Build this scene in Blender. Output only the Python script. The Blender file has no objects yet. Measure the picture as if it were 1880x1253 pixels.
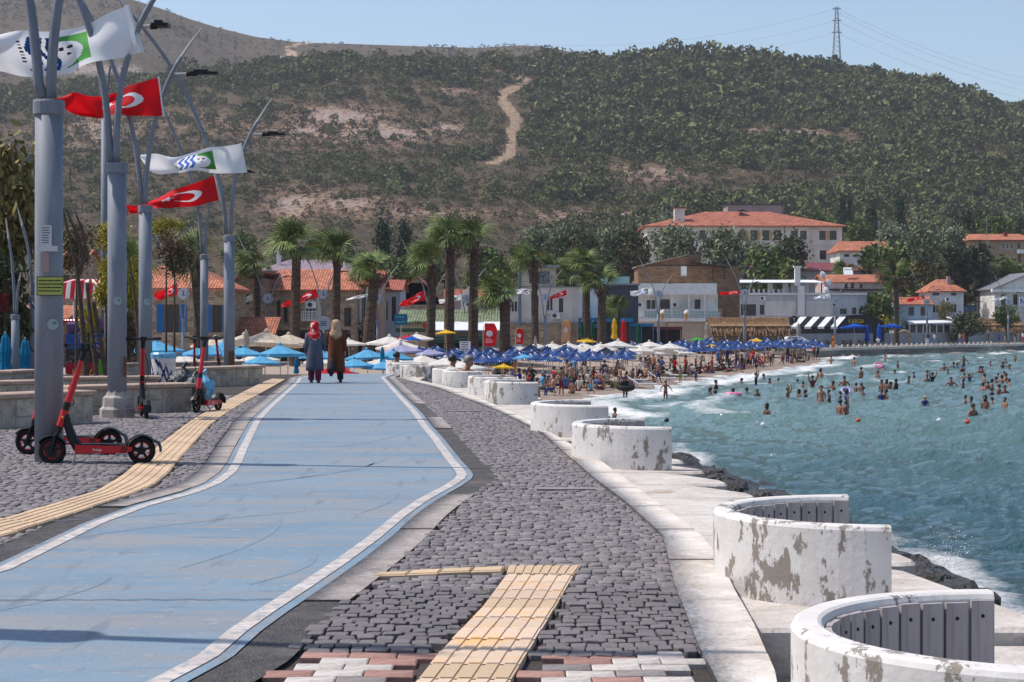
import bpy, math, random
import numpy as np
from mathutils import Vector, Matrix
random.seed(7); rng = np.random.default_rng(7)
SC = bpy.context.scene
COL = SC.collection
R = math.radians
# ---------------------------------------------------------------- camera, sky, sun, exposure
F, CX, HY, EYE = 3300.0, 940.0, 590.0, 1.42          # focal length in photo pixels, horizon row, eye height
cam_d = bpy.data.cameras.new('camera'); cam = bpy.data.objects.new('camera', cam_d); COL.objects.link(cam)
cam.location = (0, 0, EYE); cam.rotation_euler = (R(90), 0, 0)
cam_d.sensor_width = 36; cam_d.lens = F/1880*36; cam_d.shift_y = -(626.5-HY)/1880
cam_d.clip_start = 0.1; cam_d.clip_end = 8000
SC.camera = cam
SUN_EL, SUN_AZ = 56, -80                              # azimuth from +Y towards +X
w = bpy.data.worlds.new('World'); SC.world = w; w.use_nodes = True
nt = w.node_tree; bg = nt.nodes['Background']
sky = nt.nodes.new('ShaderNodeTexSky'); sky.sky_type = 'NISHITA'; sky.sun_disc = False
sky.sun_elevation = R(SUN_EL); sky.sun_rotation = R(SUN_AZ); sky.air_density = 1.0; sky.dust_density = 1.0; sky.ozone_density = 2.0
nt.links.new(sky.outputs[0], bg.inputs[0]); bg.inputs[1].default_value = 0.138
sd = bpy.data.lights.new('sun', 'SUN'); sd.energy = 3.9; sd.angle = R(0.53); sd.color = (1.0, 0.95, 0.88)
so = bpy.data.objects.new('sun', sd); COL.objects.link(so)
sdir = Vector((math.sin(R(SUN_AZ))*math.cos(R(SUN_EL)), math.cos(R(SUN_AZ))*math.cos(R(SUN_EL)), math.sin(R(SUN_EL))))
so.rotation_euler = sdir.to_track_quat('Z', 'Y').to_euler(); so.location = sdir*300
vs = SC.view_settings; vs.view_transform = 'Standard'; vs.look = 'None'; vs.exposure = 0.22; vs.gamma = 1; vs.use_curve_mapping = False
SC.render.engine = 'CYCLES'; SC.cycles.use_denoising = True
SC.cycles.max_bounces = 5; SC.cycles.diffuse_bounces = 2; SC.cycles.glossy_bounces = 2; SC.cycles.transmission_bounces = 3
SC.cycles.volume_bounces = 0; SC.cycles.transparent_max_bounces = 6
SC.cycles.caustics_reflective = False; SC.cycles.caustics_refractive = False

# ---------------------------------------------------------------- measuring helpers
def gz(Y):                                            # promenade level along its length: flat, then a crest and a ramp down to the beach
    Y = np.asarray(Y, float)
    z = np.where(Y < 26, 0.0, -0.0079*(np.minimum(Y, 55)-26))
    e = np.maximum(Y-55, 0)
    return np.maximum(z - 0.0079*e - 0.004*e*e, -2.6)
def gzf(Y): return float(gz(Y))
def P(x, y, Y): return Vector(((x-CX)/F*Y, Y, EYE+(HY-y)/F*Y))
def GP(x, y, dz=0.0):                                 # photo pixel -> point on the promenade
    Y = 10.0
    for _ in range(60):
        Yn = F*(EYE-gzf(Y)-dz)/max(y-HY, 1); Y = 0.5*Y+0.5*min(Yn, 80)
    return Vector(((x-CX)/F*Y, Y, gzf(Y)+dz))
SEA = -2.95
def SP(x, y, z=SEA):                                  # photo pixel -> point on a level plane
    Y = F*(EYE-z)/(y-HY); return Vector(((x-CX)/F*Y, Y, z))
def S2L(c): return tuple((v/255/12.92 if v/255 <= 0.04045 else ((v/255+0.055)/1.055)**2.4) for v in c)

# ---------------------------------------------------------------- mesh helpers
class MB:
    def __init__(s): s.v, s.f, s.m = [], [], []
    def add(s, vs_, fs, mi=0):
        b = len(s.v); s.v += [tuple(p) for p in vs_]
        for f in fs: s.f.append(tuple(i+b for i in f)); s.m.append(mi)
        return s
    def box(s, c, d, rz=0, mi=0, M=None):
        x, y, z = d[0]/2, d[1]/2, d[2]/2
        pts = [Vector((sx*x, sy*y, sz*z)) for sx in (-1, 1) for sy in (-1, 1) for sz in (-1, 1)]
        if M is not None: pts = [M @ p for p in pts]
        if rz: q = Matrix.Rotation(rz, 3, 'Z'); pts = [q @ p for p in pts]
        pts = [p+Vector(c) for p in pts]
        return s.add(pts, [(0, 1, 3, 2), (4, 6, 7, 5), (0, 4, 5, 1), (2, 3, 7, 6), (0, 2, 6, 4), (1, 5, 7, 3)], mi)
    def bx(s, a, b, mi=0): return s.box([(a[i]+b[i])/2 for i in range(3)], [abs(b[i]-a[i]) for i in range(3)], 0, mi)
    def tube(s, pts, rad, n=8, mi=0, caps=True, flat=1.0):
        pts = [Vector(p) for p in pts]; k = len(pts)
        if not hasattr(rad, '__len__'): rad = [rad]*k
        up = None; rings = []
        for i, p in enumerate(pts):
            t = (pts[min(i+1, k-1)]-pts[max(i-1, 0)]).normalized()
            if up is None: up = Vector((0, 0, 1)) if abs(t.z) < 0.9 else Vector((1, 0, 0))
            a = (up - t*up.dot(t)).normalized(); b = t.cross(a); up = a
            rings.append([p + a*math.cos(2*math.pi*j/n)*rad[i]*flat + b*math.sin(2*math.pi*j/n)*rad[i] for j in range(n)])
        vv = [q for r_ in rings for q in r_]; ff = []
        for i in range(k-1):
            for j in range(n): ff.append((i*n+j, i*n+(j+1) % n, (i+1)*n+(j+1) % n, (i+1)*n+j))
        if caps: ff.append(tuple(range(n-1, -1, -1))); ff.append(tuple((k-1)*n+j for j in range(n)))
        return s.add(vv, ff, mi)
    def lathe(s, prof, n=16, c=(0, 0, 0), mi=0, sx=1, sy=1, caps=True):
        vv = []; k = len(prof)
        for r_, z in prof:
            for j in range(n):
                a = 2*math.pi*j/n; vv.append((c[0]+r_*sx*math.cos(a), c[1]+r_*sy*math.sin(a), c[2]+z))
        ff = [(i*n+j, i*n+(j+1) % n, (i+1)*n+(j+1) % n, (i+1)*n+j) for i in range(k-1) for j in range(n)]
        if caps: ff.append(tuple(range(n-1, -1, -1))); ff.append(tuple((k-1)*n+j for j in range(n)))
        return s.add(vv, ff, mi)
    def ball(s, c, r_, n=10, m=6, mi=0):
        rx, ry, rz = (r_, r_, r_) if not hasattr(r_, '__len__') else r_
        pr = [(math.sin(math.pi*(i+0.02)/(m+0.04)), -math.cos(math.pi*(i+0.02)/(m+0.04))*rz) for i in range(m+1)]
        return s.lathe(pr, n, c, mi, rx, ry)
    def prism(s, poly, z0, z1, mi=0):
        n = len(poly)
        return s.add([(p[0], p[1], z0) for p in poly]+[(p[0], p[1], z1) for p in poly],
                     [tuple(range(n-1, -1, -1)), tuple(range(n, 2*n))]+[(i, (i+1) % n, n+(i+1) % n, n+i) for i in range(n)], mi)
    def mesh(s, name, mats, smooth=False):
        me = bpy.data.meshes.new(name); me.from_pydata(s.v, [], s.f)
        for m_ in (mats if isinstance(mats, (list, tuple)) else [mats]): me.materials.append(m_)
        if any(s.m): me.polygons.foreach_set('material_index', s.m)
        if smooth: me.polygons.foreach_set('use_smooth', [True]*len(s.f))
        me.update(); return me
    def obj(s, name, mats, parent=None, smooth=False, loc=None, rz=0): return link(name, s.mesh(name, mats, smooth), parent, loc, rz)
def link(name, me, parent=None, loc=None, rz=0):
    o = bpy.data.objects.new(name, me); COL.objects.link(o)
    if parent is not None: o.parent = parent
    if loc is not None: o.location = loc
    if rz: o.rotation_euler = (0, 0, rz)
    return o
def npmesh(name, v, quads, mats, mi=None, smooth=False):
    me = bpy.data.meshes.new(name); v = np.asarray(v, np.float32); q = np.asarray(quads, np.int32); k = q.shape[1]
    me.vertices.add(len(v)); me.vertices.foreach_set('co', v.ravel())
    me.loops.add(q.size); me.loops.foreach_set('vertex_index', q.ravel())
    me.polygons.add(len(q)); me.polygons.foreach_set('loop_start', np.arange(0, q.size, k, dtype=np.int32)); me.polygons.foreach_set('loop_total', np.full(len(q), k, np.int32))
    for m_ in (mats if isinstance(mats, (list, tuple)) else [mats]): me.materials.append(m_)
    if mi is not None: me.polygons.foreach_set('material_index', np.asarray(mi, np.int32))
    if smooth: me.polygons.foreach_set('use_smooth', np.ones(len(q), bool))
    me.update(calc_edges=True); return me
def grid_faces(nu, nv):
    i = np.arange((nu-1)*(nv-1)); r_, c = i//(nv-1), i % (nv-1); a = r_*nv+c
    return np.stack([a, a+1, a+nv+1, a+nv], 1)
def thing(name, label, cat, loc=(0, 0, 0), rz=0, group=None):
    o = bpy.data.objects.new(name, None); COL.objects.link(o); o.location = loc; o.rotation_euler = (0, 0, rz); o.empty_display_size = 0.2
    return tag(o, label, cat, group)
def tag(o, label=None, cat=None, group=None, kind=None):
    for k_, v_ in (('label', label), ('category', cat), ('group', group), ('kind', kind)):
        if v_: o[k_] = v_
    return o
def dup(root, loc=None, rz=None, label=None, group=None, sc=None):
    r_ = root.copy(); COL.objects.link(r_)
    if loc is not None: r_.location = loc
    if rz is not None: r_.rotation_euler = (0, 0, rz)
    if sc is not None: r_.scale = (sc, sc, sc) if not hasattr(sc, '__len__') else sc
    if label: r_['label'] = label
    if group: r_['group'] = group
    for ch in list(root.children):
        c = ch.copy(); COL.objects.link(c); c.parent = r_
        for g in ch.children:
            d = g.copy(); COL.objects.link(d); d.parent = c
    return r_
ORD = ('first second third fourth fifth sixth seventh eighth ninth tenth eleventh twelfth thirteenth fourteenth fifteenth sixteenth seventeenth '
       'eighteenth nineteenth twentieth twenty-first twenty-second twenty-third twenty-fourth twenty-fifth twenty-sixth twenty-seventh twenty-eighth '
       'twenty-ninth thirtieth thirty-first thirty-second thirty-third thirty-fourth thirty-fifth thirty-sixth thirty-seventh thirty-eighth thirty-ninth fortieth').split()

# ---------------------------------------------------------------- materials
MATS = {}
def mat(name, col, rough=0.7, noise=None, bump=None, metal=0.0, spec=0.3, extra=None, coord='Object', alpha=None):
    """col sRGB 0-255; noise = (scale, other colour sRGB, low, high); bump = (scale, strength)"""
    if name in MATS: return MATS[name]
    m = bpy.data.materials.new(name); m.use_nodes = True; MATS[name] = m
    t = m.node_tree; b = t.nodes['Principled BSDF']
    b.inputs['Base Color'].default_value = (*S2L(col), 1); b.inputs['Roughness'].default_value = rough
    b.inputs['Metallic'].default_value = metal; b.inputs['Specular IOR Level'].default_value = spec
    tc = t.nodes.new('ShaderNodeTexCoord'); co = tc.outputs[coord]
    if noise:
        layers = noise if isinstance(noise, list) else [noise]; prev = None
        for (sc_, c2, lo, hi) in layers:
            n = t.nodes.new('ShaderNodeTexNoise'); n.inputs['Detail'].default_value = 6; n.inputs['Roughness'].default_value = 0.62
            if hasattr(sc_, '__len__'):
                mp = t.nodes.new('ShaderNodeMapping'); mp.inputs['Scale'].default_value = sc_; t.links.new(co, mp.inputs[0]); t.links.new(mp.outputs[0], n.inputs[0]); n.inputs['Scale'].default_value = 1
            else: n.inputs['Scale'].default_value = sc_; t.links.new(co, n.inputs[0])
            mr = t.nodes.new('ShaderNodeMapRange'); mr.inputs[1].default_value = lo; mr.inputs[2].default_value = hi; t.links.new(n.outputs[0], mr.inputs[0])
            mx = t.nodes.new('ShaderNodeMix'); mx.data_type = 'RGBA'; t.links.new(mr.outputs[0], mx.inputs[0])
            if prev is None: mx.inputs[6].default_value = (*S2L(col), 1)
            else: t.links.new(prev, mx.inputs[6])
            mx.inputs[7].default_value = (*S2L(c2), 1); prev = mx.outputs[2]
        t.links.new(prev, b.inputs['Base Color'])
    if bump:
        n = t.nodes.new('ShaderNodeTexNoise'); n.inputs['Scale'].default_value = bump[0]; n.inputs['Detail'].default_value = 5; t.links.new(co, n.inputs[0])
        bp = t.nodes.new('ShaderNodeBump'); bp.inputs['Strength'].default_value = bump[1]; bp.inputs['Distance'].default_value = bump[2] if len(bump) > 2 else 0.02
        t.links.new(n.outputs[0], bp.inputs['Height']); t.links.new(bp.outputs[0], b.inputs['Normal'])
    if extra: extra(m, t, b, co)
    return m
def per_object(m, amount=0.25):                      # random value shift per object
    t = m.node_tree; b = t.nodes['Principled BSDF']; inp = b.inputs['Base Color']
    oi = t.nodes.new('ShaderNodeObjectInfo'); hs = t.nodes.new('ShaderNodeHueSaturation')
    mr = t.nodes.new('ShaderNodeMapRange'); mr.inputs[3].default_value = 1-amount; mr.inputs[4].default_value = 1+amount
    t.links.new(oi.outputs['Random'], mr.inputs[0]); t.links.new(mr.outputs[0], hs.inputs['Value'])
    if inp.is_linked: s_ = inp.links[0].from_socket; t.links.new(s_, hs.inputs['Color'])
    else: hs.inputs['Color'].default_value = inp.default_value
    t.links.new(hs.outputs[0], inp); return m
def leafy(m, amount=0.35):                           # value shift per leaf (island)
    t = m.node_tree; b = t.nodes['Principled BSDF']; inp = b.inputs['Base Color']
    g = t.nodes.new('ShaderNodeNewGeometry'); hs = t.nodes.new('ShaderNodeHueSaturation')
    mr = t.nodes.new('ShaderNodeMapRange'); mr.inputs[3].default_value = 1-amount; mr.inputs[4].default_value = 1+amount
    t.links.new(g.outputs['Random Per Island'], mr.inputs[0]); t.links.new(mr.outputs[0], hs.inputs['Value'])
    if inp.is_linked: s_ = inp.links[0].from_socket; t.links.new(s_, hs.inputs['Color'])
    else: hs.inputs['Color'].default_value = inp.default_value
    t.links.new(hs.outputs[0], inp); return m
def peel(m, t, b, co):                               # old flaking whitewash: flakes show the grey render beneath
    n = t.nodes.new('ShaderNodeTexNoise'); n.inputs['Scale'].default_value = 6.2; n.inputs['Detail'].default_value = 11; n.inputs['Roughness'].default_value = 0.68
    oi = t.nodes.new('ShaderNodeObjectInfo'); ad = t.nodes.new('ShaderNodeVectorMath'); ad.operation = 'ADD'
    sc_ = t.nodes.new('ShaderNodeVectorMath'); sc_.operation = 'SCALE'; sc_.inputs[0].default_value = (37, 11, 5); t.links.new(oi.outputs['Random'], sc_.inputs['Scale'])
    mp = t.nodes.new('ShaderNodeMapping'); mp.inputs['Scale'].default_value = (1.5, 1.5, 0.75); t.links.new(co, mp.inputs[0])
    t.links.new(mp.outputs[0], ad.inputs[0]); t.links.new(sc_.outputs[0], ad.inputs[1]); t.links.new(ad.outputs[0], n.inputs[0])
    n2 = t.nodes.new('ShaderNodeTexNoise'); n2.inputs['Scale'].default_value = 0.9; t.links.new(ad.outputs[0], n2.inputs[0])
    s_ = t.nodes.new('ShaderNodeMath'); s_.operation = 'MULTIPLY_ADD'; s_.inputs[1].default_value = 0.5; t.links.new(n2.outputs[0], s_.inputs[0]); t.links.new(n.outputs[0], s_.inputs[2])
    mr = t.nodes.new('ShaderNodeMapRange'); mr.inputs[1].default_value = 0.835; mr.inputs[2].default_value = 0.86; t.links.new(s_.outputs[0], mr.inputs[0])
    oiv = t.nodes.new('ShaderNodeMapRange'); oiv.inputs[3].default_value = -0.015; oiv.inputs[4].default_value = 0.07
    t.links.new(oi.outputs['Random'], oiv.inputs[0]); a2 = t.nodes.new('ShaderNodeMath'); a2.operation = 'ADD'; t.links.new(s_.outputs[0], a2.inputs[0]); t.links.new(oiv.outputs[0], a2.inputs[1]); t.links.new(a2.outputs[0], mr.inputs[0])
    mx = t.nodes.new('ShaderNodeMix'); mx.data_type = 'RGBA'; t.links.new(mr.outputs[0], mx.inputs[0])
    n3 = t.nodes.new('ShaderNodeTexNoise'); n3.inputs['Scale'].default_value = 6; n3.inputs['Detail'].default_value = 6; t.links.new(co, n3.inputs[0])
    cr = t.nodes.new('ShaderNodeMix'); cr.data_type = 'RGBA'; t.links.new(n3.outputs[0], cr.inputs[0]); cr.inputs[6].default_value = (*S2L((196, 188, 182)), 1); cr.inputs[7].default_value = (*S2L((228, 223, 219)), 1)
    t.links.new(cr.outputs[2], mx.inputs[6]); mx.inputs[7].default_value = (*S2L((140, 130, 120)), 1); t.links.new(mx.outputs[2], b.inputs['Base Color'])
    bp = t.nodes.new('ShaderNodeBump'); bp.inputs['Strength'].default_value = 0.5; bp.inputs['Distance'].default_value = 0.008; bp.invert = True; t.links.new(mr.outputs[0], bp.inputs['Height'])
    n4 = t.nodes.new('ShaderNodeTexNoise'); n4.inputs['Scale'].default_value = 28; n4.inputs['Detail'].default_value = 4; t.links.new(co, n4.inputs[0])
    bp2 = t.nodes.new('ShaderNodeBump'); bp2.inputs['Strength'].default_value = 0.35; bp2.inputs['Distance'].default_value = 0.01; t.links.new(n4.outputs[0], bp2.inputs['Height']); t.links.new(bp.outputs[0], bp2.inputs['Normal']); t.links.new(bp2.outputs[0], b.inputs['Normal'])
def masonry(bw, bh, c1, c2, cm, off=0.5):
    def ex(m, t, b, co):
        mp = t.nodes.new('ShaderNodeMapping'); t.links.new(co, mp.inputs[0]); mp.inputs['Rotation'].default_value = (R(90), 0, 0)
        cb = t.nodes.new('ShaderNodeSeparateXYZ'); t.links.new(co, cb.inputs[0]); ad = t.nodes.new('ShaderNodeMath'); ad.operation = 'ADD'
        t.links.new(cb.outputs[0], ad.inputs[0]); t.links.new(cb.outputs[1], ad.inputs[1]); xy = t.nodes.new('ShaderNodeCombineXYZ'); t.links.new(ad.outputs[0], xy.inputs[0]); t.links.new(cb.outputs[2], xy.inputs[1])
        n = t.nodes.new('ShaderNodeTexBrick'); n.inputs['Scale'].default_value = 1; n.inputs['Brick Width'].default_value = bw; n.inputs['Row Height'].default_value = bh
        n.inputs['Mortar Size'].default_value = bh*0.07; n.inputs['Mortar Smooth'].default_value = 0.4; n.offset = off; t.links.new(xy.outputs[0], n.inputs[0])
        n.inputs['Color1'].default_value = (*S2L(c1), 1); n.inputs['Color2'].default_value = (*S2L(c2), 1); n.inputs['Mortar'].default_value = (*S2L(cm), 1)
        no = t.nodes.new('ShaderNodeTexNoise'); no.inputs['Scale'].default_value = 1.3; no.inputs['Detail'].default_value = 6; t.links.new(co, no.inputs[0])
        hs = t.nodes.new('ShaderNodeHueSaturation'); mr = t.nodes.new('ShaderNodeMapRange'); mr.inputs[3].default_value = 0.55; mr.inputs[4].default_value = 1.4; t.links.new(no.outputs[0], mr.inputs[0]); t.links.new(mr.outputs[0], hs.inputs['Value']); t.links.new(n.outputs[0], hs.inputs['Color'])
        t.links.new(hs.outputs[0], b.inputs['Base Color'])
        bp = t.nodes.new('ShaderNodeBump'); bp.inputs['Strength'].default_value = 0.7; bp.inputs['Distance'].default_value = 0.03; bp.invert = True; t.links.new(n.outputs['Fac'], bp.inputs['Height']); t.links.new(bp.outputs[0], b.inputs['Normal'])
    return ex
def tiled(m, t, b, co):                              # pantile courses: relief and kiln colour differences of far roofs
    uvn = t.nodes.new('ShaderNodeTexCoord')
    n = t.nodes.new('ShaderNodeTexBrick'); n.inputs['Scale'].default_value = 1; n.inputs['Brick Width'].default_value = 0.24; n.inputs['Row Height'].default_value = 0.36; n.offset = 0.0
    n.inputs['Mortar Size'].default_value = 0.03; n.inputs['Mortar Smooth'].default_value = 0.8; t.links.new(uvn.outputs['UV'], n.inputs[0])
    c = b.inputs['Base Color'].default_value[:3]
    n.inputs['Color1'].default_value = (*[v*1.2 for v in c], 1); n.inputs['Color2'].default_value = (*[v*0.72 for v in c], 1); n.inputs['Mortar'].default_value = (*[v*0.35 for v in c], 1)
    no = t.nodes.new('ShaderNodeTexNoise'); no.inputs['Scale'].default_value = 0.7; no.inputs['Detail'].default_value = 7; t.links.new(co, no.inputs[0])
    hs = t.nodes.new('ShaderNodeHueSaturation'); mr = t.nodes.new('ShaderNodeMapRange'); mr.inputs[1].default_value = 0.3; mr.inputs[2].default_value = 0.7; mr.inputs[3].default_value = 0.7; mr.inputs[4].default_value = 1.25; t.links.new(no.outputs[0], mr.inputs[0]); t.links.new(mr.outputs[0], hs.inputs['Value']); t.links.new(n.outputs[0], hs.inputs['Color']); t.links.new(hs.outputs[0], b.inputs['Base Color'])
    bp = t.nodes.new('ShaderNodeBump'); bp.inputs['Strength'].default_value = 1.0; bp.inputs['Distance'].default_value = 0.08; bp.invert = True; t.links.new(n.outputs['Fac'], bp.inputs['Height']); t.links.new(bp.outputs[0], b.inputs['Normal'])
M_ = mat
WHITEWASH = M_('peeling_whitewash', (240, 235, 230), 0.75, extra=peel)
CONC = M_('pale_concrete', (200, 191, 183), 0.88, [(1.1, (166, 153, 142), 0.38, 0.72), (7, (218, 210, 203), 0.48, 0.8), (1.7, (146, 122, 100), 0.58, 0.76), (16, (136, 126, 118), 0.6, 0.74), (55, (120, 112, 106), 0.64, 0.72)], (26, 0.7, 0.014))
CONC2 = M_('worn_concrete', (170, 160, 152), 0.85, [(2.5, (130, 122, 116), 0.4, 0.7), (14, (190, 182, 174), 0.5, 0.75)], (30, 0.5, 0.012))
STONE_DK = per_object(leafy(M_('basalt_cobble', (118, 110, 109), 0.66, [(5, (96, 89, 90), 0.4, 0.65), (40, (148, 138, 136), 0.5, 0.8)], (45, 0.45, 0.012), spec=0.35), 0.2), 0.16)
JOINT = M_('cobble_bed', (66, 59, 56), 0.95, [(30, (92, 80, 70), 0.5, 0.75)], (40, 0.8, 0.02))
def bluep(m, t, b, co):
    pass
BLUE = M_('blue_lane_paint', (122, 141, 156), 0.7, [((0.4, 1.1, 1), (108, 130, 148), 0.4, 0.62), ((0.5, 1.6, 1), (138, 138, 140), 0.46, 0.66), ((0.9, 5, 1), (142, 136, 132), 0.53, 0.7), ((7, 0.8, 1), (112, 122, 132), 0.58, 0.66), ((1.4, 9, 1), (104, 114, 124), 0.6, 0.7), (11, (154, 152, 150), 0.58, 0.72), (70, (100, 116, 130), 0.56, 0.68)], (60, 0.25, 0.01), spec=0.35)
LINEW = M_('lane_line_paint', (200, 190, 184), 0.75, [(5, (172, 162, 156), 0.4, 0.65), (16, (140, 146, 152), 0.5, 0.66), (4, (150, 152, 154), 0.58, 0.7)], (60, 0.25, 0.01))
ASPH = M_('dark_asphalt', (72, 69, 70), 0.9, [(9, (96, 92, 90), 0.45, 0.7), (90, (128, 124, 120), 0.55, 0.66), (2, (112, 106, 100), 0.52, 0.74)], (90, 1.0, 0.02))
KERBC = M_('pinkish_edging', (146, 138, 133), 0.85, [(3, (120, 112, 109), 0.4, 0.7), (25, (176, 164, 160), 0.5, 0.75)], (40, 0.5, 0.01))
TACT = per_object(M_('ochre_tactile', (198, 171, 140), 0.75, [(2.5, (198, 168, 140), 0.45, 0.65), (16, (180, 148, 112), 0.55, 0.8)], (60, 0.3, 0.008)), 0.12)
TACT2 = per_object(M_('ochre_tactile_worn', (206, 180, 156), 0.75, [(4, (226, 178, 120), 0.52, 0.68), (16, (176, 152, 130), 0.55, 0.8)], (60, 0.3, 0.008)), 0.1)
PAV = {'red': (166, 126, 114), 'white': (196, 186, 178), 'grey': (140, 130, 127)}
PAVM = {k: per_object(M_('paver_'+k, c, 0.8, (18, tuple(int(v*0.8) for v in c), 0.4, 0.75), (50, 0.4, 0.01)), 0.12) for k, c in PAV.items()}
GALV = M_('painted_steel_grey', (128, 132, 142), 0.6, [((3, 3, 0.8), (112, 116, 126), 0.4, 0.7), ((9, 9, 1.2), (142, 145, 152), 0.5, 0.8), (14, (104, 98, 94), 0.66, 0.72)], (30, 0.12, 0.01), metal=0.0, spec=0.35)
GALVT = M_('bare_steel_tip', (188, 184, 178), 0.4, metal=0.5)
RUST = M_('rust', (96, 58, 42), 0.9, (20, (130, 96, 74), 0.4, 0.7))
BLK = M_('black_plastic', (24, 24, 27), 0.45)
RUB = M_('black_rubber', (26, 25, 26), 0.75)
SRED = M_('scooter_red', (190, 16, 32), 0.3, spec=0.5)
CHROME = M_('grey_metal', (150, 150, 152), 0.35, metal=0.7)
WHITE = M_('white_paint', (236, 234, 232), 0.55, (2, (220, 216, 212), 0.4, 0.7))
CLOTH = {}
def cloth(name, c, rough=0.85):
    return M_('cloth_'+name, c, rough, (6, tuple(int(v*0.84) for v in c), 0.4, 0.7), (40, 0.2, 0.01))
STONEW = per_object(M_('cut_stone', (180, 170, 156), 0.9, [(5, (132, 120, 106), 0.4, 0.7), (30, (196, 186, 172), 0.5, 0.75)], (30, 0.5, 0.015)), 0.16)
CAPW = M_('cap_stone', (176, 150, 132), 0.85, [(3, (146, 124, 110), 0.4, 0.7), (20, (196, 174, 156), 0.5, 0.75)], (25, 0.4, 0.01))
TIMB = M_('grey_board', (184, 174, 172), 0.75, ((8, 40, 1.5), (146, 136, 136), 0.35, 0.7), (50, 0.3, 0.006))
per_object(TIMB, 0.14)
ROCK = M_('wet_rock', (62, 56, 50), 0.45, [(1.5, (40, 38, 36), 0.4, 0.65), (8, (92, 84, 74), 0.5, 0.75)], (6, 0.9, 0.1), spec=0.5)
# ================================================================ PROMENADE
def tr(pts): return np.array([GP(x, y)[:2] for x, y in pts])
def curve(pts, near=None):
    a = tr(pts); a = a[np.argsort(a[:, 1])]
    if near: a = np.vstack([near, a])
    return lambda Y, a=a: np.interp(Y, a[:, 1], a[:, 0])
laneR = curve([(380, 1212), (437, 1163), (490, 1126), (565, 1077), (627, 1035), (689, 989), (733, 951.5), (777, 920.6), (826, 894), (845, 881), (848, 874), (843, 865.5), (826, 845.6), (799, 808), (777, 781.6), (759.5, 757), (733, 728.7), (709, 702), (702, 694)],
              [(-2.6, 3.0), (-1.53, 6.2)])
laneL = curve([(0, 1053), (88, 1009), (176.6, 965), (265, 931.7), (353, 907.5), (397, 890), (424, 870), (437, 850), (446, 828), (459, 801.5), (472, 775), (494, 751), (516, 731), (548, 702), (551, 695)],
              [(-6.6, 3.0), (-4.6, 7.5)])
kerbI = curve([(1320, 1253), (1290, 1195), (1245, 1080), (1222, 990), (1155, 930), (1090, 880), (1000, 800), (900, 750), (800, 713), (730, 696)], [(0.72, 2.5)])
kerbO = curve([(1425, 1253), (1386, 1160), (1351, 1096), (1320, 1033), (1285, 988), (1200, 925), (1100, 850), (1040, 815), (960, 770), (900, 742), (830, 715), (770, 700)], [(0.86, 2.5), (0.9, 6.0)])
edgeX = lambda Y: np.interp(Y, [2.5, 6, 10, 15, 19, 22, 28, 33, 38, 45, 51, 57, 66, 80], [2.9, 2.9, 2.7, 2.15, 1.85, 1.65, 1.2, 0.75, 0.45, -0.3, -1.0, -1.9, -3.4, -6])
def offset(fn, d, Ys):                                # sideways offset of an edge curve, measured square to it
    X = fn(Ys); dX = np.gradient(X, Ys); L = np.sqrt(1+dX**2)
    return X + d*L
YS = np.concatenate([np.arange(3, 20, 0.12), np.arange(20, 62, 0.3)])
def strip(XA, XB, Ys, dz, cols=2):
    t = np.linspace(0, 1, cols); X = XA[:, None]*(1-t)+XB[:, None]*t
    Y = np.repeat(Ys[:, None], cols, 1); Z = gz(Y)+dz
    return np.stack([X, Y, Z], -1).reshape(-1, 3), grid_faces(len(Ys), cols)[:, ::-1]
# base slab of the promenade
YB = np.concatenate([np.arange(2, 50, 1.0), np.arange(50, 76, 0.5)])
v, f = strip(np.full(len(YB), -60.0), kerbO(YB)-0.02, YB, -0.012, 60)
promenade = link('promenade', npmesh('promenade', v, f, JOINT, smooth=True)); tag(promenade, kind='structure')
v, f = strip(offset(laneL, -0.10, YS), offset(laneR, 0.105, YS), YS, 0.012, 12)
lane = link('bike_lane', npmesh('bike_lane', v, f, BLUE, smooth=True)); tag(lane, 'pale blue painted cycle lane running down the promenade', kind='structure')
for fn in (laneL, laneR):
    v, f = strip(offset(fn, -0.045, YS), offset(fn, 0.045, YS), YS, 0.016)
    link('lane_line', npmesh('lane_line', v, f, LINEW), lane)
# thin crack and transverse joint across the lane
mb = MB()
for yy, xa, xb in ((9.05, -2.9, -1.2),):
    pts = []
    for i in range(60):
        x = xa+(xb-xa)*i/59; pts.append((x, yy+0.012*math.sin(i*0.9)+0.006*math.sin(i*2.3)+0.02*i/59))
    for (x0, y0), (x1, y1) in zip(pts[:-1], pts[1:]): mb.add([(x0, y0, 0.0165), (x1, y1, 0.0165), (x1, y1+0.012, 0.0165), (x0, y0+0.012, 0.0165)], [(0, 1, 2, 3)])
mb.obj('joint', ASPH, lane)
TYRE = M_('tyre_mark', (112, 128, 141), 0.7, (9, (122, 139, 153), 0.35, 0.55))
for x0, y0, x1, y1, bow, wd in ((-1.9, 10.2, -1.7, 13.2, .18, .02), (-3.1, 11, -1.2, 13.6, -.3, .015), (-1.4, 9.6, -1.2, 11, .1, .03), (-2.6, 15, -1.3, 19, .4, .02), (-2.5, 15.4, -1.5, 18.6, .5, .02), (-1.1, 13.2, -.95, 15, .06, .025), (-3.6, 12.5, -2.4, 13.2, .1, .02), (-2.0, 20, -1.5, 24, .3, .03), (-2.9, 8.2, -2.2, 9.9, .2, .015)):
    mb = MB(); vv = []
    for i in range(19):
        u = i/18; x, y = x0+(x1-x0)*u+bow*4*u*(1-u), y0+(y1-y0)*u; w_ = wd*math.sin(math.pi*min(max(u, .04), .96))
        vv += [(x-w_, y, gzf(y)+.0135), (x+w_, y, gzf(y)+.0135)]
    mb.add(vv, [(2*i, 2*i+1, 2*i+3, 2*i+2) for i in range(18)]); mb.obj('tyre_mark', TYRE, lane)
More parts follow.
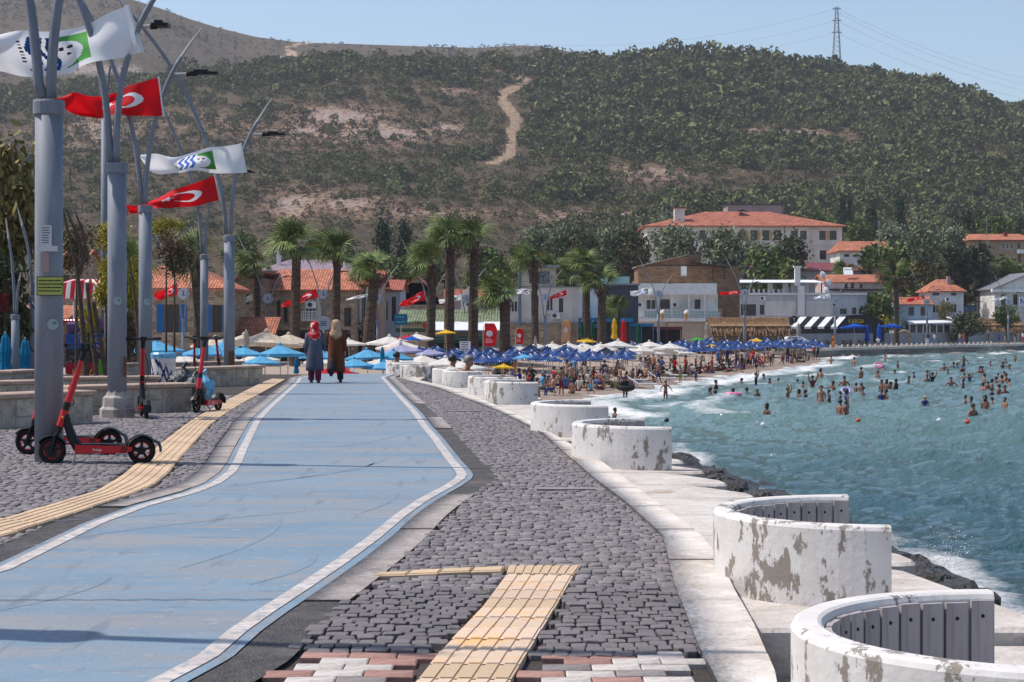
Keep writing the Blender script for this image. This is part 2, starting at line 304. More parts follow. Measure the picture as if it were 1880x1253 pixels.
# edging bands beside the lane
def bands(fn, side, spans):
    for (a, b, kind) in spans:
        y = a
        while y < b-0.05:
            e = min(y+(40 if kind == 'a' else 1.55), b); n = max(3, int((e-y)/0.15)); Ys = np.linspace(y+0.006, e-0.006, n)
            d0, d1 = (0.11, 0.335) if side > 0 else (-0.105, -0.31)
            if kind == 'a': d1 += 0.02*side
            A, B = offset(fn, d0, Ys), offset(fn, d1, Ys)
            if side < 0: A, B = B, A
            zt = 0.008 if kind == 'a' else 0.018+random.uniform(-0.004, 0.004)
            v0, f0 = strip(A, B, Ys, zt, 4 if kind == 'a' else 2); v1, _ = strip(A, B, Ys, -0.05, 4 if kind == 'a' else 2)
            if kind == 'a': link('asphalt_patch', npmesh('asphalt_patch', v0, f0, ASPH), promenade)
            else:
                nn = len(Ys); q = [f0]; o_ = len(v0)
                s_ = np.array([[2*i, 2*i+2, 2*i+2+o_, 2*i+o_] for i in range(nn-1)]+[[2*i+3, 2*i+1, 2*i+1+o_, 2*i+3+o_] for i in range(nn-1)]+[[1, 0, o_, o_+1], [2*nn-2, 2*nn-1, o_+2*nn-1, o_+2*nn-2]])
                link('edging_stone', npmesh('edging_stone', np.vstack([v0, v1]), np.vstack([f0, s_]), KERBC), promenade)
            y = e
bands(laneR, 1, [(4, 9.05, 'a'), (9.05, 14.6, 'c'), (14.6, 23.6, 'a'), (23.6, 26.4, 'c'), (26.4, 31.6, 'a'), (31.6, 56, 'c')])
bands(laneL, -1, [(4, 13.6, 'a'), (13.6, 18.6, 'c'), (18.6, 44, 'c'), (44, 56, 'c')])
# tactile paving: ribbed ochre tiles, one object each
def inpoly(x, y, poly):
    c = False; n = len(poly)
    for i in range(n):
        (x0, y0), (x1, y1) = poly[i], poly[i-1]
        if (y0 > y) != (y1 > y) and x < (x1-x0)*(y-y0)/(y1-y0)+x0: c = not c
    return c
TPOLY = []
def tactile_run(a_pts, b_pts, step, ribs, mats_):
    A, B = np.array(a_pts), np.array(b_pts)           # left and right edge, same direction of travel
    def res(Q, n):
        d = np.r_[0, np.cumsum(np.hypot(*np.diff(Q, axis=0).T))]; s_ = np.linspace(0, d[-1], n); return np.stack([np.interp(s_, d, Q[:, 0]), np.interp(s_, d, Q[:, 1])], 1)
    L = np.hypot(*np.diff(A, axis=0).T).sum(); n = max(2, int(round(L/step))+1); A, B = res(A, n), res(B, n)
    TPOLY.append([tuple(p) for p in A]+[tuple(p) for p in B[::-1]])
    for i in range(n-1):
        a0, a1, b0, b1 = A[i], A[i+1], B[i], B[i+1]; t_ = 0.006/step
        a0, a1, b0, b1 = a0+(a1-a0)*t_, a1+(a0-a1)*t_, b0+(b1-b0)*t_, b1+(b0-b1)*t_
        mb = MB(); z = gzf(a0[1])+0.006+random.uniform(0, 0.006); hz = random.uniform(-0.003, 0.003)
        def q(u, w_, dz): p = (a0*(1-u)+b0*u)*(1-w_)+(a1*(1-u)+b1*u)*w_; return (p[0], p[1], z+dz+hz*u)
        def slab(u0, u1, w0, w1, h0, h1, ins=0.0):
            mb.add([q(u0, w0, h0), q(u1, w0, h0), q(u1, w1, h0), q(u0, w1, h0), q(u0+ins, w0+ins, h1), q(u1-ins, w0+ins, h1), q(u1-ins, w1-ins, h1), q(u0+ins, w1-ins, h1)],
                   [(4, 5, 6, 7), (0, 1, 5, 4), (1, 2, 6, 5), (2, 3, 7, 6), (3, 0, 4, 7)])
        slab(0, 1, 0, 1, -0.04, 0.008)
        for k in range(ribs): slab((k+0.14)/ribs, (k+0.86)/ribs, 0.01, 0.99, 0.007, 0.0135, 0.025/ribs*1.0)
        mb.obj('tactile_tile', random.choice(mats_), promenade)
tg = lambda *pts: [tuple(GP(x, y)[:2]) for x, y in pts]
tactile_run([(0.02-0.62, 5.6)]+tg((770, 1253), (809, 1202), (887, 1119), (930, 1060)), [(0.02-0.22, 5.6)]+tg((940, 1253), (970, 1202), (1020, 1119), (1052, 1062)), 0.3, 5, [TACT, TACT2, TACT2])
tactile_run(tg((930, 1059), (934, 1044)), tg((1053, 1061), (1066, 1043)), 0.3, 8, [TACT])
tactile_run(tg((928, 1046), (850, 1049), (770, 1053), (698, 1056)), tg((921, 1055), (842, 1058), (760, 1062), (683, 1064)), 0.2, 1, [TACT])
tactile_run([(-5.2, 7.8)]+tg((0, 958), (177, 905), (221, 879), (247, 857), (287, 824), (340, 782), (424, 733), (481, 704), (500, 697)), [(-4.85, 7.5)]+tg((0, 991), (132, 947), (238, 912), (282, 894), (309, 872), (327, 848), (353, 819), (384, 784), (433, 748.6), (508, 706.6), (523, 698)), 0.4, 5, [TACT])
# red, pale and grey paver band at the near end
y = 6.25; row = 0
while y < 7.62:
    x = -2.1+(row % 2)*0.1+random.uniform(-0.02, 0.02)
    while x < 0.95:
        cx_, cy_ = x+0.1, y+0.0625
        if cx_ > laneR(cy_)+0.42 and cx_ < kerbI(cy_)-0.1 and not any(inpoly(cx_+d_, cy_, p_) for p_ in TPOLY for d_ in (-0.07, 0.07)):
            mb = MB(); a, b, c = 0.0982, 0.0608, 0.006
            mb.add([(-a, -b, -0.04), (a, -b, -0.04), (a, b, -0.04), (-a, b, -0.04), (-a, -b, 0.006), (a, -b, 0.006), (a, b, 0.006), (-a, b, 0.006), (-a+c, -b+c, 0.01), (a-c, -b+c, 0.01), (a-c, b-c, 0.01), (-a+c, b-c, 0.01)],
                   [(8, 9, 10, 11)]+[(i, (i+1) % 4, 4+(i+1) % 4, 4+i) for i in range(4)]+[(4+i, 4+(i+1) % 4, 8+(i+1) % 4, 8+i) for i in range(4)])
            o = mb.obj('paver', PAVM[random.choices(['red', 'white', 'grey'], [4, 4, 2])[0]], promenade)
            o.location = (cx_, cy_, random.uniform(-0.002, 0.003)); o.rotation_euler = (random.uniform(-0.02, 0.02), random.uniform(-0.02, 0.02), random.uniform(-0.02, 0.02))
        x += 0.202
    y += 0.127; row += 1
# basalt cobbles: laid in wavy courses; the 300 nearest are objects, the rest joined
def courses(y0, y1, xa, xb):
    out = []; y = y0
    while y < y1:
        x0, x1 = float(xa(y)), float(xb(y)); x = x0-random.uniform(0, 0.06)
        dy = random.uniform(0.09, 0.112)
        while x < x1-0.02:
            w_ = random.choice((random.uniform(0.058, 0.085), random.uniform(0.08, 0.118)))
            w_ = min(w_, x1-x)
            yy = y+0.045*math.sin(x*2.1+y*0.55)+0.025*math.sin(x*4.7+1.3*y)
            out.append((x+w_/2, yy+dy/2, w_/2, dy/2)); x += w_
        y += dy
    return out
def clear(s_, d=0.03):
    return not any(inpoly(s_[0]+dx, s_[1]+dy, p_) for p_ in TPOLY for dx, dy in ((0, 0), (-d, 0), (d, 0), (0, d), (0, -d)))
bandR = lambda y: laneR(y)+0.335*math.sqrt(1+((laneR(y+0.2)-laneR(y-0.2))/0.4)**2)
bandL = lambda y: laneL(y)-0.32*math.sqrt(1+((laneL(y+0.2)-laneL(y-0.2))/0.4)**2)
right = [s_ for s_ in courses(7.62, 52, bandR, kerbI) if clear(s_) and s_[0]-s_[2] > bandR(s_[1])-0.05 and s_[0]+s_[2] < kerbI(s_[1])+0.02]
left = [s_ for s_ in courses(8.5, 36, lambda y: -0.31*y-0.6, bandL) if clear(s_) and s_[0]+s_[2] < bandL(s_[1])+0.03]
right.sort(key=lambda s_: s_[1])
near, far_ = right[:300], right[300:]+left
var = []
for i in range(14):
    r8 = np.array([(1, -.7), (1, .7), (.75, 1), (-.75, 1), (-1, .7), (-1, -.7), (-.75, -1), (.75, -1)])*rng.uniform(0.84, 1.03, (8, 2))
    mb = MB(); h = rng.uniform(-0.06, 0.06, 8)
    mb.add([(x*1.02, y*1.02, -2) for x, y in r8]+[(x*0.98, y*0.98, 0.52+h[k]) for k, (x, y) in enumerate(r8)]+[(x*0.9, y*0.9, 0.66+h[k]) for k, (x, y) in enumerate(r8)]+[(0, 0, 0.7)],
           [(k, (k+1) % 8, 8+(k+1) % 8, 8+k) for k in range(8)]+[(8+k, 8+(k+1) % 8, 16+(k+1) % 8, 16+k) for k in range(8)]+[(16+k, 16+(k+1) % 8, 24) for k in range(8)])
    var.append(mb.mesh('cobble', STONE_DK))
for (x, y, a, b) in near:
    o = link('cobble', random.choice(var), promenade); o.location = (x, y, random.uniform(-0.005, 0.005)); o.scale = (a*0.965, b*0.96, 0.022)
    o.rotation_euler = (random.uniform(-0.03, 0.03), random.uniform(-0.03, 0.03), random.uniform(-0.05, 0.05))
S_ = np.array(far_); n = len(S_); r8 = np.array([(1, -.7), (1, .7), (.75, 1), (-.75, 1), (-1, .7), (-1, -.7), (-.75, -1), (.75, -1)])
J = rng.uniform(0.84, 1.04, (n, 8, 2)); base = r8[None]*J*S_[:, None, 2:4]*0.96; tilt = rng.normal(0, 0.035, (n, 2)); zo = rng.uniform(-0.005, 0.005, n)
def ringz(k_, h): xy = base*k_; z = h+zo[:, None]+xy[..., 0]*tilt[:, :1]+xy[..., 1]*tilt[:, 1:]; return np.concatenate([xy+S_[:, None, :2], (z+gz(S_[:, 1])[:, None])[..., None]], -1)
V = np.concatenate([ringz(1.02, -0.035), ringz(0.985, 0.0105), ringz(0.9, 0.0125)], 1).reshape(-1, 3)
fq = np.array([(k, (k+1) % 8, 8+(k+1) % 8, 8+k) for k in range(8)]+[(8+k, 8+(k+1) % 8, 16+(k+1) % 8, 16+k) for k in range(8)]+[(16, 17, 18, 19), (16, 19, 20, 23), (20, 21, 22, 23)])
o = link('cobbles', npmesh('cobbles', V, (fq[None]+(np.arange(n)*24)[:, None, None]).reshape(-1, 4), STONE_DK), promenade); o['kind'] = 'stuff'
for x0, x1, y in ((985, 1092, 902), (822, 900, 757)):
    p, q = GP(x0, y), GP(x1, y-1); mb = MB(); mb.box(((p.x+q.x)/2, p.y, gzf(p.y)+0.004), (q.x-p.x, 0.13, 0.04)); mb.obj('drain_strip', KERBC, promenade)
# pale concrete kerb, stone by stone
y = 3.0
while y < 58:
    L = 1.5 if y < 40 else 3; Ys = np.linspace(y+0.004, y+L-0.004, 9)
    A, B = kerbI(Ys)-0.02, kerbO(Ys); B = np.maximum(B, A+0.1); zt = 0.03+random.uniform(-0.005, 0.005)
    v0, f0 = strip(A, B, Ys, zt); v1, _ = strip(A, B, Ys, -0.45); o_ = 18
    s_ = np.array([[2*i, 2*i+2, 2*i+2+o_, 2*i+o_] for i in range(8)]+[[2*i+3, 2*i+1, 2*i+1+o_, 2*i+3+o_] for i in range(8)]+[[1, 0, o_, o_+1], [16, 17, o_+17, o_+16]])
    link('kerb_stone', npmesh('kerb_stone', np.vstack([v0, v1]), np.vstack([f0, s_]), CONC), promenade); y += L
# ---------------------------------------------------------------- sea terrace
YT = np.arange(2.5, 78, 0.5)
def terr(x0, x1, z0, z1, name='terrace', m=CONC2):
    XA, XB = x0(YT), x1(YT); n = len(YT); g = gz(YT)
    v = np.stack([np.stack([XA, YT, g+z1], 1), np.stack([XB, YT, g+z1], 1), np.stack([XB, YT, np.minimum(g+z0, g-1)], 1)], 1).reshape(-1, 3)
    f = []
    for i in range(n-1): f += [(3*i, 3*i+1, 3*i+4, 3*i+3), (3*i+1, 3*i+2, 3*i+5, 3*i+4)]
    return link(name, npmesh(name, v, f, m))
terrace = terr(lambda y: kerbO(y)-0.05, lambda y: edgeX(y), -1.2, -0.30); tag(terrace, kind='structure')
def slab(poly, z0, z1, m=CONC):
    # slab with a softened upper edge
    n = len(poly); c = np.mean(poly, 0); mb = MB(); p = np.array(poly); ins = p+(c-p)/np.linalg.norm(c-p, axis=1)[:, None]*0.03
    mb.add([(x, y, z0) for x, y in p]+[(x, y, z1-0.02) for x, y in p]+[(x, y, z1) for x, y in ins],
           [(i, (i+1) % n, n+(i+1) % n, n+i) for i in range(n)]+[(n+i, n+(i+1) % n, 2*n+(i+1) % n, 2*n+i) for i in range(n)]+[tuple(range(2*n, 3*n))])
    return mb.obj('step_slab', m, terrace)
def sawslab(yn, yf, xr, z=-0.06):
    g = gzf(yn); xk0, xk1 = float(kerbO(yn))+0.002, float(kerbO(yf))+0.002
    slab([(xk0, yn), (xr-0.12, yn), (xr-0.03, yn+0.04), (xr, yn+0.14), (xr-0.02, yn+0.4), (xr-0.3, yf-0.3), (xr-0.52, yf-0.06), (xr-0.58, yf), (xk1, yf)], g-0.5, g+z)
for yn, yf, xr in ((8.65, 10.98, 2.62), (10.99, 12.39, 2.5), (12.4, 13.74, 2.3), (13.75, 15.04, 2.2), (15.06, 16.28, 2.06), (16.3, 17.58, 1.97), (17.6, 18.84, 1.9), (18.86, 19.9, 1.82), (22.2, 24.6, 1.5), (24.65, 27, 1.35), (27.05, 29.5, 1.2), (29.55, 32, 0.95), (35.6, 38.5, 0.6), (38.6, 42, 0.25), (2.6, 5.2, 2.75)):
    sawslab(yn, yf, xr, -0.06 if yn < 19 else -0.04)
slab([(1.5, 5.25), (2.85, 5.25), (2.75, 8.6), (1.9, 8.6), (1.5, 7.6)], -0.5, -0.13)
slab([(1.12, 6.75), (1.49, 6.75), (1.49, 7.35), (1.12, 7.35)], -0.5, -0.2)
# rock slope under the terrace
YR = np.arange(2.5, 92, 0.35); shoreX = lambda Y: np.interp(Y, [-20, 30, 46, 60, 80, 92], [7.8, 7.6, 6.8, 5.2, 3.2, 2.2])
T_ = np.linspace(0, 1.15, 34); X0 = np.minimum(edgeX(YR), shoreX(YR)-1.5)-0.15; XX = X0[:, None]+(shoreX(YR)-X0)[:, None]*T_; YY = np.repeat(YR[:, None], 34, 1)
zt = np.where(YR < 60, gz(YR)-0.42, np.minimum(gz(YR), -0.5)-0.42)
ZZ = zt[:, None]+(SEA-0.1-zt[:, None])*T_**0.85
nz = rng.normal(0, 1, (len(YR), 34)); nz = (nz+np.roll(nz, 1, 0)+np.roll(nz, 1, 1)+np.roll(nz, (1, 1), (0, 1)))/4
ZZ = ZZ+nz*0.2*np.clip(T_*4, 0, 1); XX = XX+np.roll(nz, 3, 1)*0.12
slope = link('rock_slope', npmesh('rock_slope', np.stack([XX, YY, ZZ], -1).reshape(-1, 3), grid_faces(len(YR), 34), ROCK)); tag(slope, kind='structure')
def boulder_mesh(seed):
    r2 = np.random.default_rng(seed); bm = MB(); bm.ball((0, 0, 0), 1, 12, 8); v = np.array(bm.v); d = v/np.linalg.norm(v, axis=1)[:, None]
    k = np.ones(len(v))
    for _ in range(9):
        n_ = r2.normal(size=3); n_ /= np.linalg.norm(n_); h = r2.uniform(0.6, 0.9); dp = d@n_; k = np.where(dp > 0.05, np.minimum(k, h/np.maximum(dp, 0.05)), k)
    bm.v = [tuple(p) for p in d*k[:, None]*np.array([1, 0.85, 0.65])]; return bm.mesh('boulder', ROCK)
BLD = [boulder_mesh(i) for i in range(5)]
BP = [(1262, 858, 25, .3), (1300, 866, 24.4, .42), (1322, 877, 23.5, .5), (1350, 888, 22.5, .3), (1385, 906, 21.5, .35), (1405, 913, 21, .28), (1645, 1022, 14.6, .3), (1668, 1030, 14.6, .36), (1700, 1040, 14.3, .34), (1735, 1054, 14, .36), (1760, 1066, 13.6, .3), (1790, 1090, 13.2, .26), (1866, 1136, 11.6, .22), (1845, 1130, 12, .2), (1240, 853, 27, .3), (1425, 918, 23, .3)]
for i, (x, y, Y, s_) in enumerate(BP):
    p = P(x, y, Y); o = link('boulder', BLD[i % 5], loc=(p.x, p.y, p.z-s_*0.3), rz=i*1.7); s_ *= 0.78; o.scale = (s_, s_, s_)
    tag(o, f"dark wet boulder below the concrete steps, {ORD[i]} of those strung along the waterline" if i < 6 else f"dark wet boulder beyond the nearest curved benches, {ORD[i-6]} of that cluster", 'rock', 'boulders along the sea steps')
# ---------------------------------------------------------------- curved benches
def arc(r0, r1, a0, a1, n, z0, z1, rnd=0.025):
    mb = MB(); rings = []
    for i in range(n+1):
        a = a0+(a1-a0)*i/n; c, s_ = math.cos(a), math.sin(a)
        prof = [(r1, z0), (r1, z1-rnd), (r1-rnd*0.4, z1-rnd*0.3), (r1-rnd, z1), (r0+rnd, z1), (r0+rnd*0.4, z1-rnd*0.3), (r0, z1-rnd), (r0, z0)]
        rings.append([(r_*c, r_*s_, z) for r_, z in prof])
    k = 8; vv = [p for r_ in rings for p in r_]
    ff = [(i*k+j, (i+1)*k+j, (i+1)*k+j+1, i*k+j+1) for i in range(n) for j in range(k-1)]+[tuple(range(k)), tuple(n*k+j for j in range(k-1, -1, -1))]
    return mb.add(vv, ff)
RB = 0.9
def make_bench():
    t = thing('curved_bench', 'bench', 'bench', group='whitewashed curved benches along the sea steps')
    arc(RB-0.12, RB, R(88), R(266), 40, -0.45, 0.37).obj('wall', WHITEWASH, t, smooth=False)
    arc(0.25, RB-0.17, R(100), R(260), 24, -0.45, 0.02).obj('seat', CONC2, t)
    nb = 22; bm = MB(); bw = 0.092
    bm.box((0, 0, 0.14), (0.022, bw, 0.40)); me = bm.mesh('board', TIMB)
    dm = MB(); dm.lathe([(0.008, 0), (0.006, 0.004)], 8); bolt = dm.mesh('bolt', BLK)
    for i in range(nb):
        a = R(92)+(R(261)-R(92))*i/(nb-1); r_ = RB-0.137
        o = link('board', me, t, (r_*math.cos(a), r_*math.sin(a), random.uniform(-0.006, 0.004)), a)
        for z in (0.28, 0.0):
            b_ = link('bolt', bolt, o, (-0.011, 0, z)); b_.rotation_euler = (0, -math.pi/2, 0)
    return t
BEN = [(1.84, 6.2, 0, 'nearest of all the white curved benches, its inner boards facing the sea'), (2.0, 10.05, 0, 'second white curved bench from the near end, above the splashing rocks'),
       (1.52, 18.7, -8, 'white curved bench with a rusty stain at its foot, before the stepped slabs'), (1.14, 23.3, -8, 'flaking white curved bench just behind the one with the rusty stain'),
       (0.38, 33.6, -10, 'low white curved bench beside the man in the blue shirt'), (-0.02, 37.4, -10, 'low white curved bench overlapped by the one beside the blue shirt man'),
       (-0.8, 43.6, -10, 'white curved bench in which the shirtless man leans'), (-1.15, 46.2, -10, 'white curved bench right behind the shirtless man'),
       (-2.3, 51.5, -10, 'stained white curved bench beside the striped shirt man'), (-3.05, 56.3, -10, 'farthest white curved bench, where the man in a striped shirt sits')]
bench0 = make_bench()
for i, (x, y, rz, lb) in enumerate(BEN):
    o = bench0 if i == 0 else dup(bench0)
    o.location = (x, y, gzf(y)); o.rotation_euler = (0, 0, R(-rz)); o['label'] = lb; o.scale = (0.965, 0.965, 1) if i < 2 else (1, 1, 1)
mb = MB(); mb.ball((0, 0, 0.03), (0.05, 0.03, 0.035), 8, 5); mb.box((0.05, 0.0, 0.03), (0.05, 0.02, 0.05))
o = mb.obj('rusty_bracket', RUST, loc=GP(1168, 838)+Vector((0, -0.02, -0.06))); tag(o, 'small rusty iron bracket at the foot of a curved bench', 'bracket')
# ================================================================ SHORE, SEA, HILLS
LAND = np.array([(7.6, -60), (7.6, 30), (6.8, 46), (5.2, 60), (3.2, 80), (1.6, 90), (1.6, 98), (7, 115), (15.6, 143), (26, 172), (33, 194), (36.3, 214), (37.3, 220), (77, 270), (140, 345), (420, 660)])
def sdist(X, Y):                                      # distance inland (+) or out to sea (-) from the shoreline
    X = np.asarray(X, float); Y = np.asarray(Y, float); best = np.full(X.shape, 1e9); sgn = np.ones(X.shape)
    for (x0, y0), (x1, y1) in zip(LAND[:-1], LAND[1:]):
        dx, dy = x1-x0, y1-y0; t = np.clip(((X-x0)*dx+(Y-y0)*dy)/(dx*dx+dy*dy), 0, 1)
        d = np.hypot(X-x0-t*dx, Y-y0-t*dy); cr = dx*(Y-y0)-dy*(X-x0); u = d < best-1e-9
        best = np.where(u, d, best); sgn = np.where(u, np.sign(cr), sgn)
    return best*np.where(sgn == 0, 1, sgn)
TOWN = -1.95
def landz(X, Y):
    d = sdist(X, Y)
    z = SEA+np.where(d < 0, 0.07*d, np.where(d < 13, 0.023*d, 0.299+0.07*(d-13)))
    z = np.clip(z, -5.5, TOWN)
    return np.where((Y > 222) & (d > -1.5), np.maximum(z, -2.6), z)
def lz(x, y): return float(landz(np.array([x]), np.array([y]))[0])
def vnoise(X, Y, s_, seed=0):                         # smooth value noise
    r2 = np.random.default_rng(seed); T = r2.random((64, 64)); x, y = X/s_, Y/s_; xi, yi = np.floor(x).astype(int), np.floor(y).astype(int); fx, fy = x-xi, y-yi
    fx, fy = fx*fx*(3-2*fx), fy*fy*(3-2*fy); g = lambda a, b: T[a % 64, b % 64]
    return (g(xi, yi)*(1-fx)+g(xi+1, yi)*fx)*(1-fy)+(g(xi, yi+1)*(1-fx)+g(xi+1, yi+1)*fx)*fy
def attr(me, name, vals):
    at = me.attributes.new(name, 'FLOAT', 'POINT'); at.data.foreach_set('value', np.asarray(vals, np.float32).ravel())
# beach and town ground
xs = np.concatenate([np.linspace(-160, -16, 40), np.linspace(-14, 45, 120), np.linspace(47, 260, 60)]); ys = np.concatenate([np.arange(57, 90, 2), np.arange(90, 226, 1.6), np.arange(226, 620, 12)])
GX, GY = np.meshgrid(xs, ys); GZ = landz(GX, GY)
pz = gz(GY)-0.5; blend = np.clip((84-GY)/14, 0, 1)*(GX < edgeX(GY)-0.3); GZ = np.where(GY < 76, np.where(blend > 0, np.minimum(np.maximum(GZ, pz-0.4), pz), GZ), GZ)
GZ = np.where((GY < 93) & (GX > edgeX(GY)-0.6), -6.0, GZ); GZ += (vnoise(GX, GY, 0.9, 3)-0.5)*0.06*(sdist(GX, GY) > 1)
def sandx(m, t, b, co):
    at = t.nodes.new('ShaderNodeAttribute'); at.attribute_name = 'wet'
    mx = t.nodes.new('ShaderNodeMix'); mx.data_type = 'RGBA'; inp = b.inputs['Base Color']; s_ = inp.links[0].from_socket
    t.links.new(at.outputs['Fac'], mx.inputs[0]); t.links.new(s_, mx.inputs[6]); mx.inputs[7].default_value = (*S2L((140, 122, 110)), 1); t.links.new(mx.outputs[2], inp)
SAND = M_('beach_sand', (166, 146, 130), 0.9, [(0.8, (140, 120, 104), 0.4, 0.7), (9, (196, 182, 168), 0.5, 0.8)], (14, 0.6, 0.03), extra=sandx)
beach = link('beach_ground', npmesh('beach_ground', np.stack([GX, GY, GZ], -1).reshape(-1, 3), grid_faces(*GX.shape), SAND, smooth=True)); tag(beach, kind='structure')
attr(beach.data, 'wet', np.clip(1-sdist(GX, GY)/4, 0, 1)*0.9)
# ramp at the promenade's far end joins the ground sheet; sea: fan of rows that get finer towards the camera
def seagrid():
    Y = 18*np.exp(np.linspace(0, math.log(420/18), 520)); A = np.linspace(-0.03, 0.42, 440)
    YY = np.repeat(Y[:, None], len(A), 1); XX = A[None]*YY; return XX, YY
SX, SY = seagrid(); SD = -sdist(SX, SY)
h = np.zeros(SX.shape); r2 = np.random.default_rng(11)
for lam, amp, num in ((8.5, 0.06, 4), (4.4, 0.055, 6), (2.3, 0.044, 8), (1.2, 0.026, 9), (0.7, 0.012, 8)):
    for k in range(num):
        th = R(-118)+r2.normal(0, 0.42); kx, ky = math.cos(th)*2*math.pi/lam, math.sin(th)*2*math.pi/lam; l2 = r2.uniform(0.8, 1.25)
        ph = (kx*SX+ky*SY)*l2+r2.uniform(0, 6.28)+1.3*vnoise(SX, SY, lam*3, k+int(lam*10))
        h += amp*r2.uniform(0.6, 1.2)*(1-2*np.abs(np.sin(ph/2)))*0.9*np.clip(SY**-0.0, 0, 1)
h *= (0.62+0.76*vnoise(SX, SY, 14, 77))*(1+0.7*np.clip((100-SY)/60, 0, 1))
shore = np.clip(SD/16, 0, 1); h *= 0.25+0.75*shore
# breakers rolling in on the beach
foam_glint = np.zeros(SX.shape); wob = (vnoise(SX, SY, 9, 5)-0.5)*5
isb = (SY > 84) & (SY < 222)
for d0, wd, hh, st in ((3.0, 1.6, 0.10, 1.0), (7.5, 1.3, 0.24, 0.75), (12, 1.2, 0.10, 0.35)):
    q = SD-d0-wob*(0.25+0.05*d0); g = np.exp(-(q/wd)**2); mask = vnoise(SX, SY, 11, int(d0*10))
    h += hh*g*isb; foam_glint = np.maximum(foam_glint, st*g*isb*np.clip(mask*2.2-0.35, 0, 1))
foam_glint = np.maximum(foam_glint, np.clip(1.15-(SD-wob*0.5)/5.2, 0, 1)*isb*0.85)
wl = (SY >= 214); foam_glint = np.maximum(foam_glint, np.clip(1.1-SD/3.2, 0, 1)*wl*np.clip(vnoise(SX, SY, 6, 41)*2.2-0.5, 0, 1))
foam_glint = np.maximum(foam_glint, wl*np.exp(-((SD-7-wob)/1.6)**2)*np.clip(vnoise(SX, SY, 13, 42)*2.4-0.9, 0, 1)); h += wl*np.exp(-((SD-5-wob)/1.8)**2)*0.22
foam_glint = np.maximum(foam_glint, np.clip(1-SD/1.6, 0, 1)*(SY < 84)*np.clip(vnoise(SX, SY, 2.2, 43)*1.6-0.2, 0, 1))
crest = np.clip((h-0.2)/0.1, 0, 1)*np.clip(vnoise(SX, SY, 1.7, 44)*3.4-1.9, 0, 1)*(SD > 8); foam_glint = np.maximum(foam_glint, crest*0.7)  # white crest flecks: whitecaps that also paint in the sun glints
for (px, py, rx, ry) in ((1230, 742, 2.6, .7), (1300, 738, 2, .5), (1400, 703, 2, .8), (1640, 696, 2.4, .8), (1655, 682, 2, .6), (1745, 662, 4, 1.5), (1800, 655, 4, 1), (1745, 1028, .8, 1.6), (1265, 830, .8, 2.5), (1835, 1105, .8, 1.2)):
    p = SP(px, py); g = np.exp(-((SX-p.x)/rx)**2-((SY-p.y)/(ry*3))**2); foam_glint = np.maximum(foam_glint, g*0.85)
def seam(m, t, b, co):
    at = t.nodes.new('ShaderNodeAttribute'); at.attribute_name = 'foam_glint'; sh = t.nodes.new('ShaderNodeAttribute'); sh.attribute_name = 'shallow'
    n = t.nodes.new('ShaderNodeTexNoise'); n.inputs['Scale'].default_value = 1.4; n.inputs['Detail'].default_value = 9; n.inputs['Roughness'].default_value = 0.72; t.links.new(co, n.inputs[0])
    a = t.nodes.new('ShaderNodeMath'); a.operation = 'ADD'; t.links.new(at.outputs['Fac'], a.inputs[0]); t.links.new(n.outputs[0], a.inputs[1])
    mr = t.nodes.new('ShaderNodeMapRange'); mr.inputs[1].default_value = 0.95; mr.inputs[2].default_value = 1.5; t.links.new(a.outputs[0], mr.inputs[0])
    mx0 = t.nodes.new('ShaderNodeMix'); mx0.data_type = 'RGBA'; t.links.new(sh.outputs['Fac'], mx0.inputs[0]); mx0.inputs[6].default_value = (*S2L((54, 84, 91)), 1); mx0.inputs[7].default_value = (*S2L((104, 131, 127)), 1)
    n2 = t.nodes.new('ShaderNodeTexNoise'); n2.inputs['Scale'].default_value = 0.12; n2.inputs['Detail'].default_value = 4; t.links.new(co, n2.inputs[0])
    hs = t.nodes.new('ShaderNodeHueSaturation'); mr2 = t.nodes.new('ShaderNodeMapRange'); mr2.inputs[3].default_value = 0.7; mr2.inputs[4].default_value = 1.3; t.links.new(n2.outputs[0], mr2.inputs[0]); t.links.new(mr2.outputs[0], hs.inputs['Value']); t.links.new(mx0.outputs[2], hs.inputs['Color'])
    mx = t.nodes.new('ShaderNodeMix'); mx.data_type = 'RGBA'; t.links.new(mr.outputs[0], mx.inputs[0]); t.links.new(hs.outputs[0], mx.inputs[6]); mx.inputs[7].default_value = (*S2L((232, 228, 226)), 1); t.links.new(mx.outputs[2], b.inputs['Base Color'])
    rr = t.nodes.new('ShaderNodeMapRange'); rr.inputs[3].default_value = 0.06; rr.inputs[4].default_value = 0.8; t.links.new(mr.outputs[0], rr.inputs[0]); t.links.new(rr.outputs[0], b.inputs['Roughness'])
    n3 = t.nodes.new('ShaderNodeTexNoise'); n3.inputs['Scale'].default_value = 4.0; n3.inputs['Detail'].default_value = 5; n3.inputs['Roughness'].default_value = 0.6
    mp = t.nodes.new('ShaderNodeMapping'); mp.inputs['Scale'].default_value = (0.8, 1.3, 1); mp.inputs['Rotation'].default_value = (0, 0, 0.4); t.links.new(co, mp.inputs[0]); t.links.new(mp.outputs[0], n3.inputs[0])
    bp = t.nodes.new('ShaderNodeBump'); bp.inputs['Strength'].default_value = 0.9; bp.inputs['Distance'].default_value = 0.22; t.links.new(n3.outputs[0], bp.inputs['Height']); t.links.new(bp.outputs[0], b.inputs['Normal'])
    b.inputs['IOR'].default_value = 1.33
SEAM = M_('sea_water', (60, 110, 116), 0.16, extra=seam, spec=0.5)
sea = link('sea', npmesh('sea', np.stack([SX, SY, SEA+h], -1).reshape(-1, 3), grid_faces(*SX.shape), SEAM, smooth=True)); tag(sea, kind='structure')
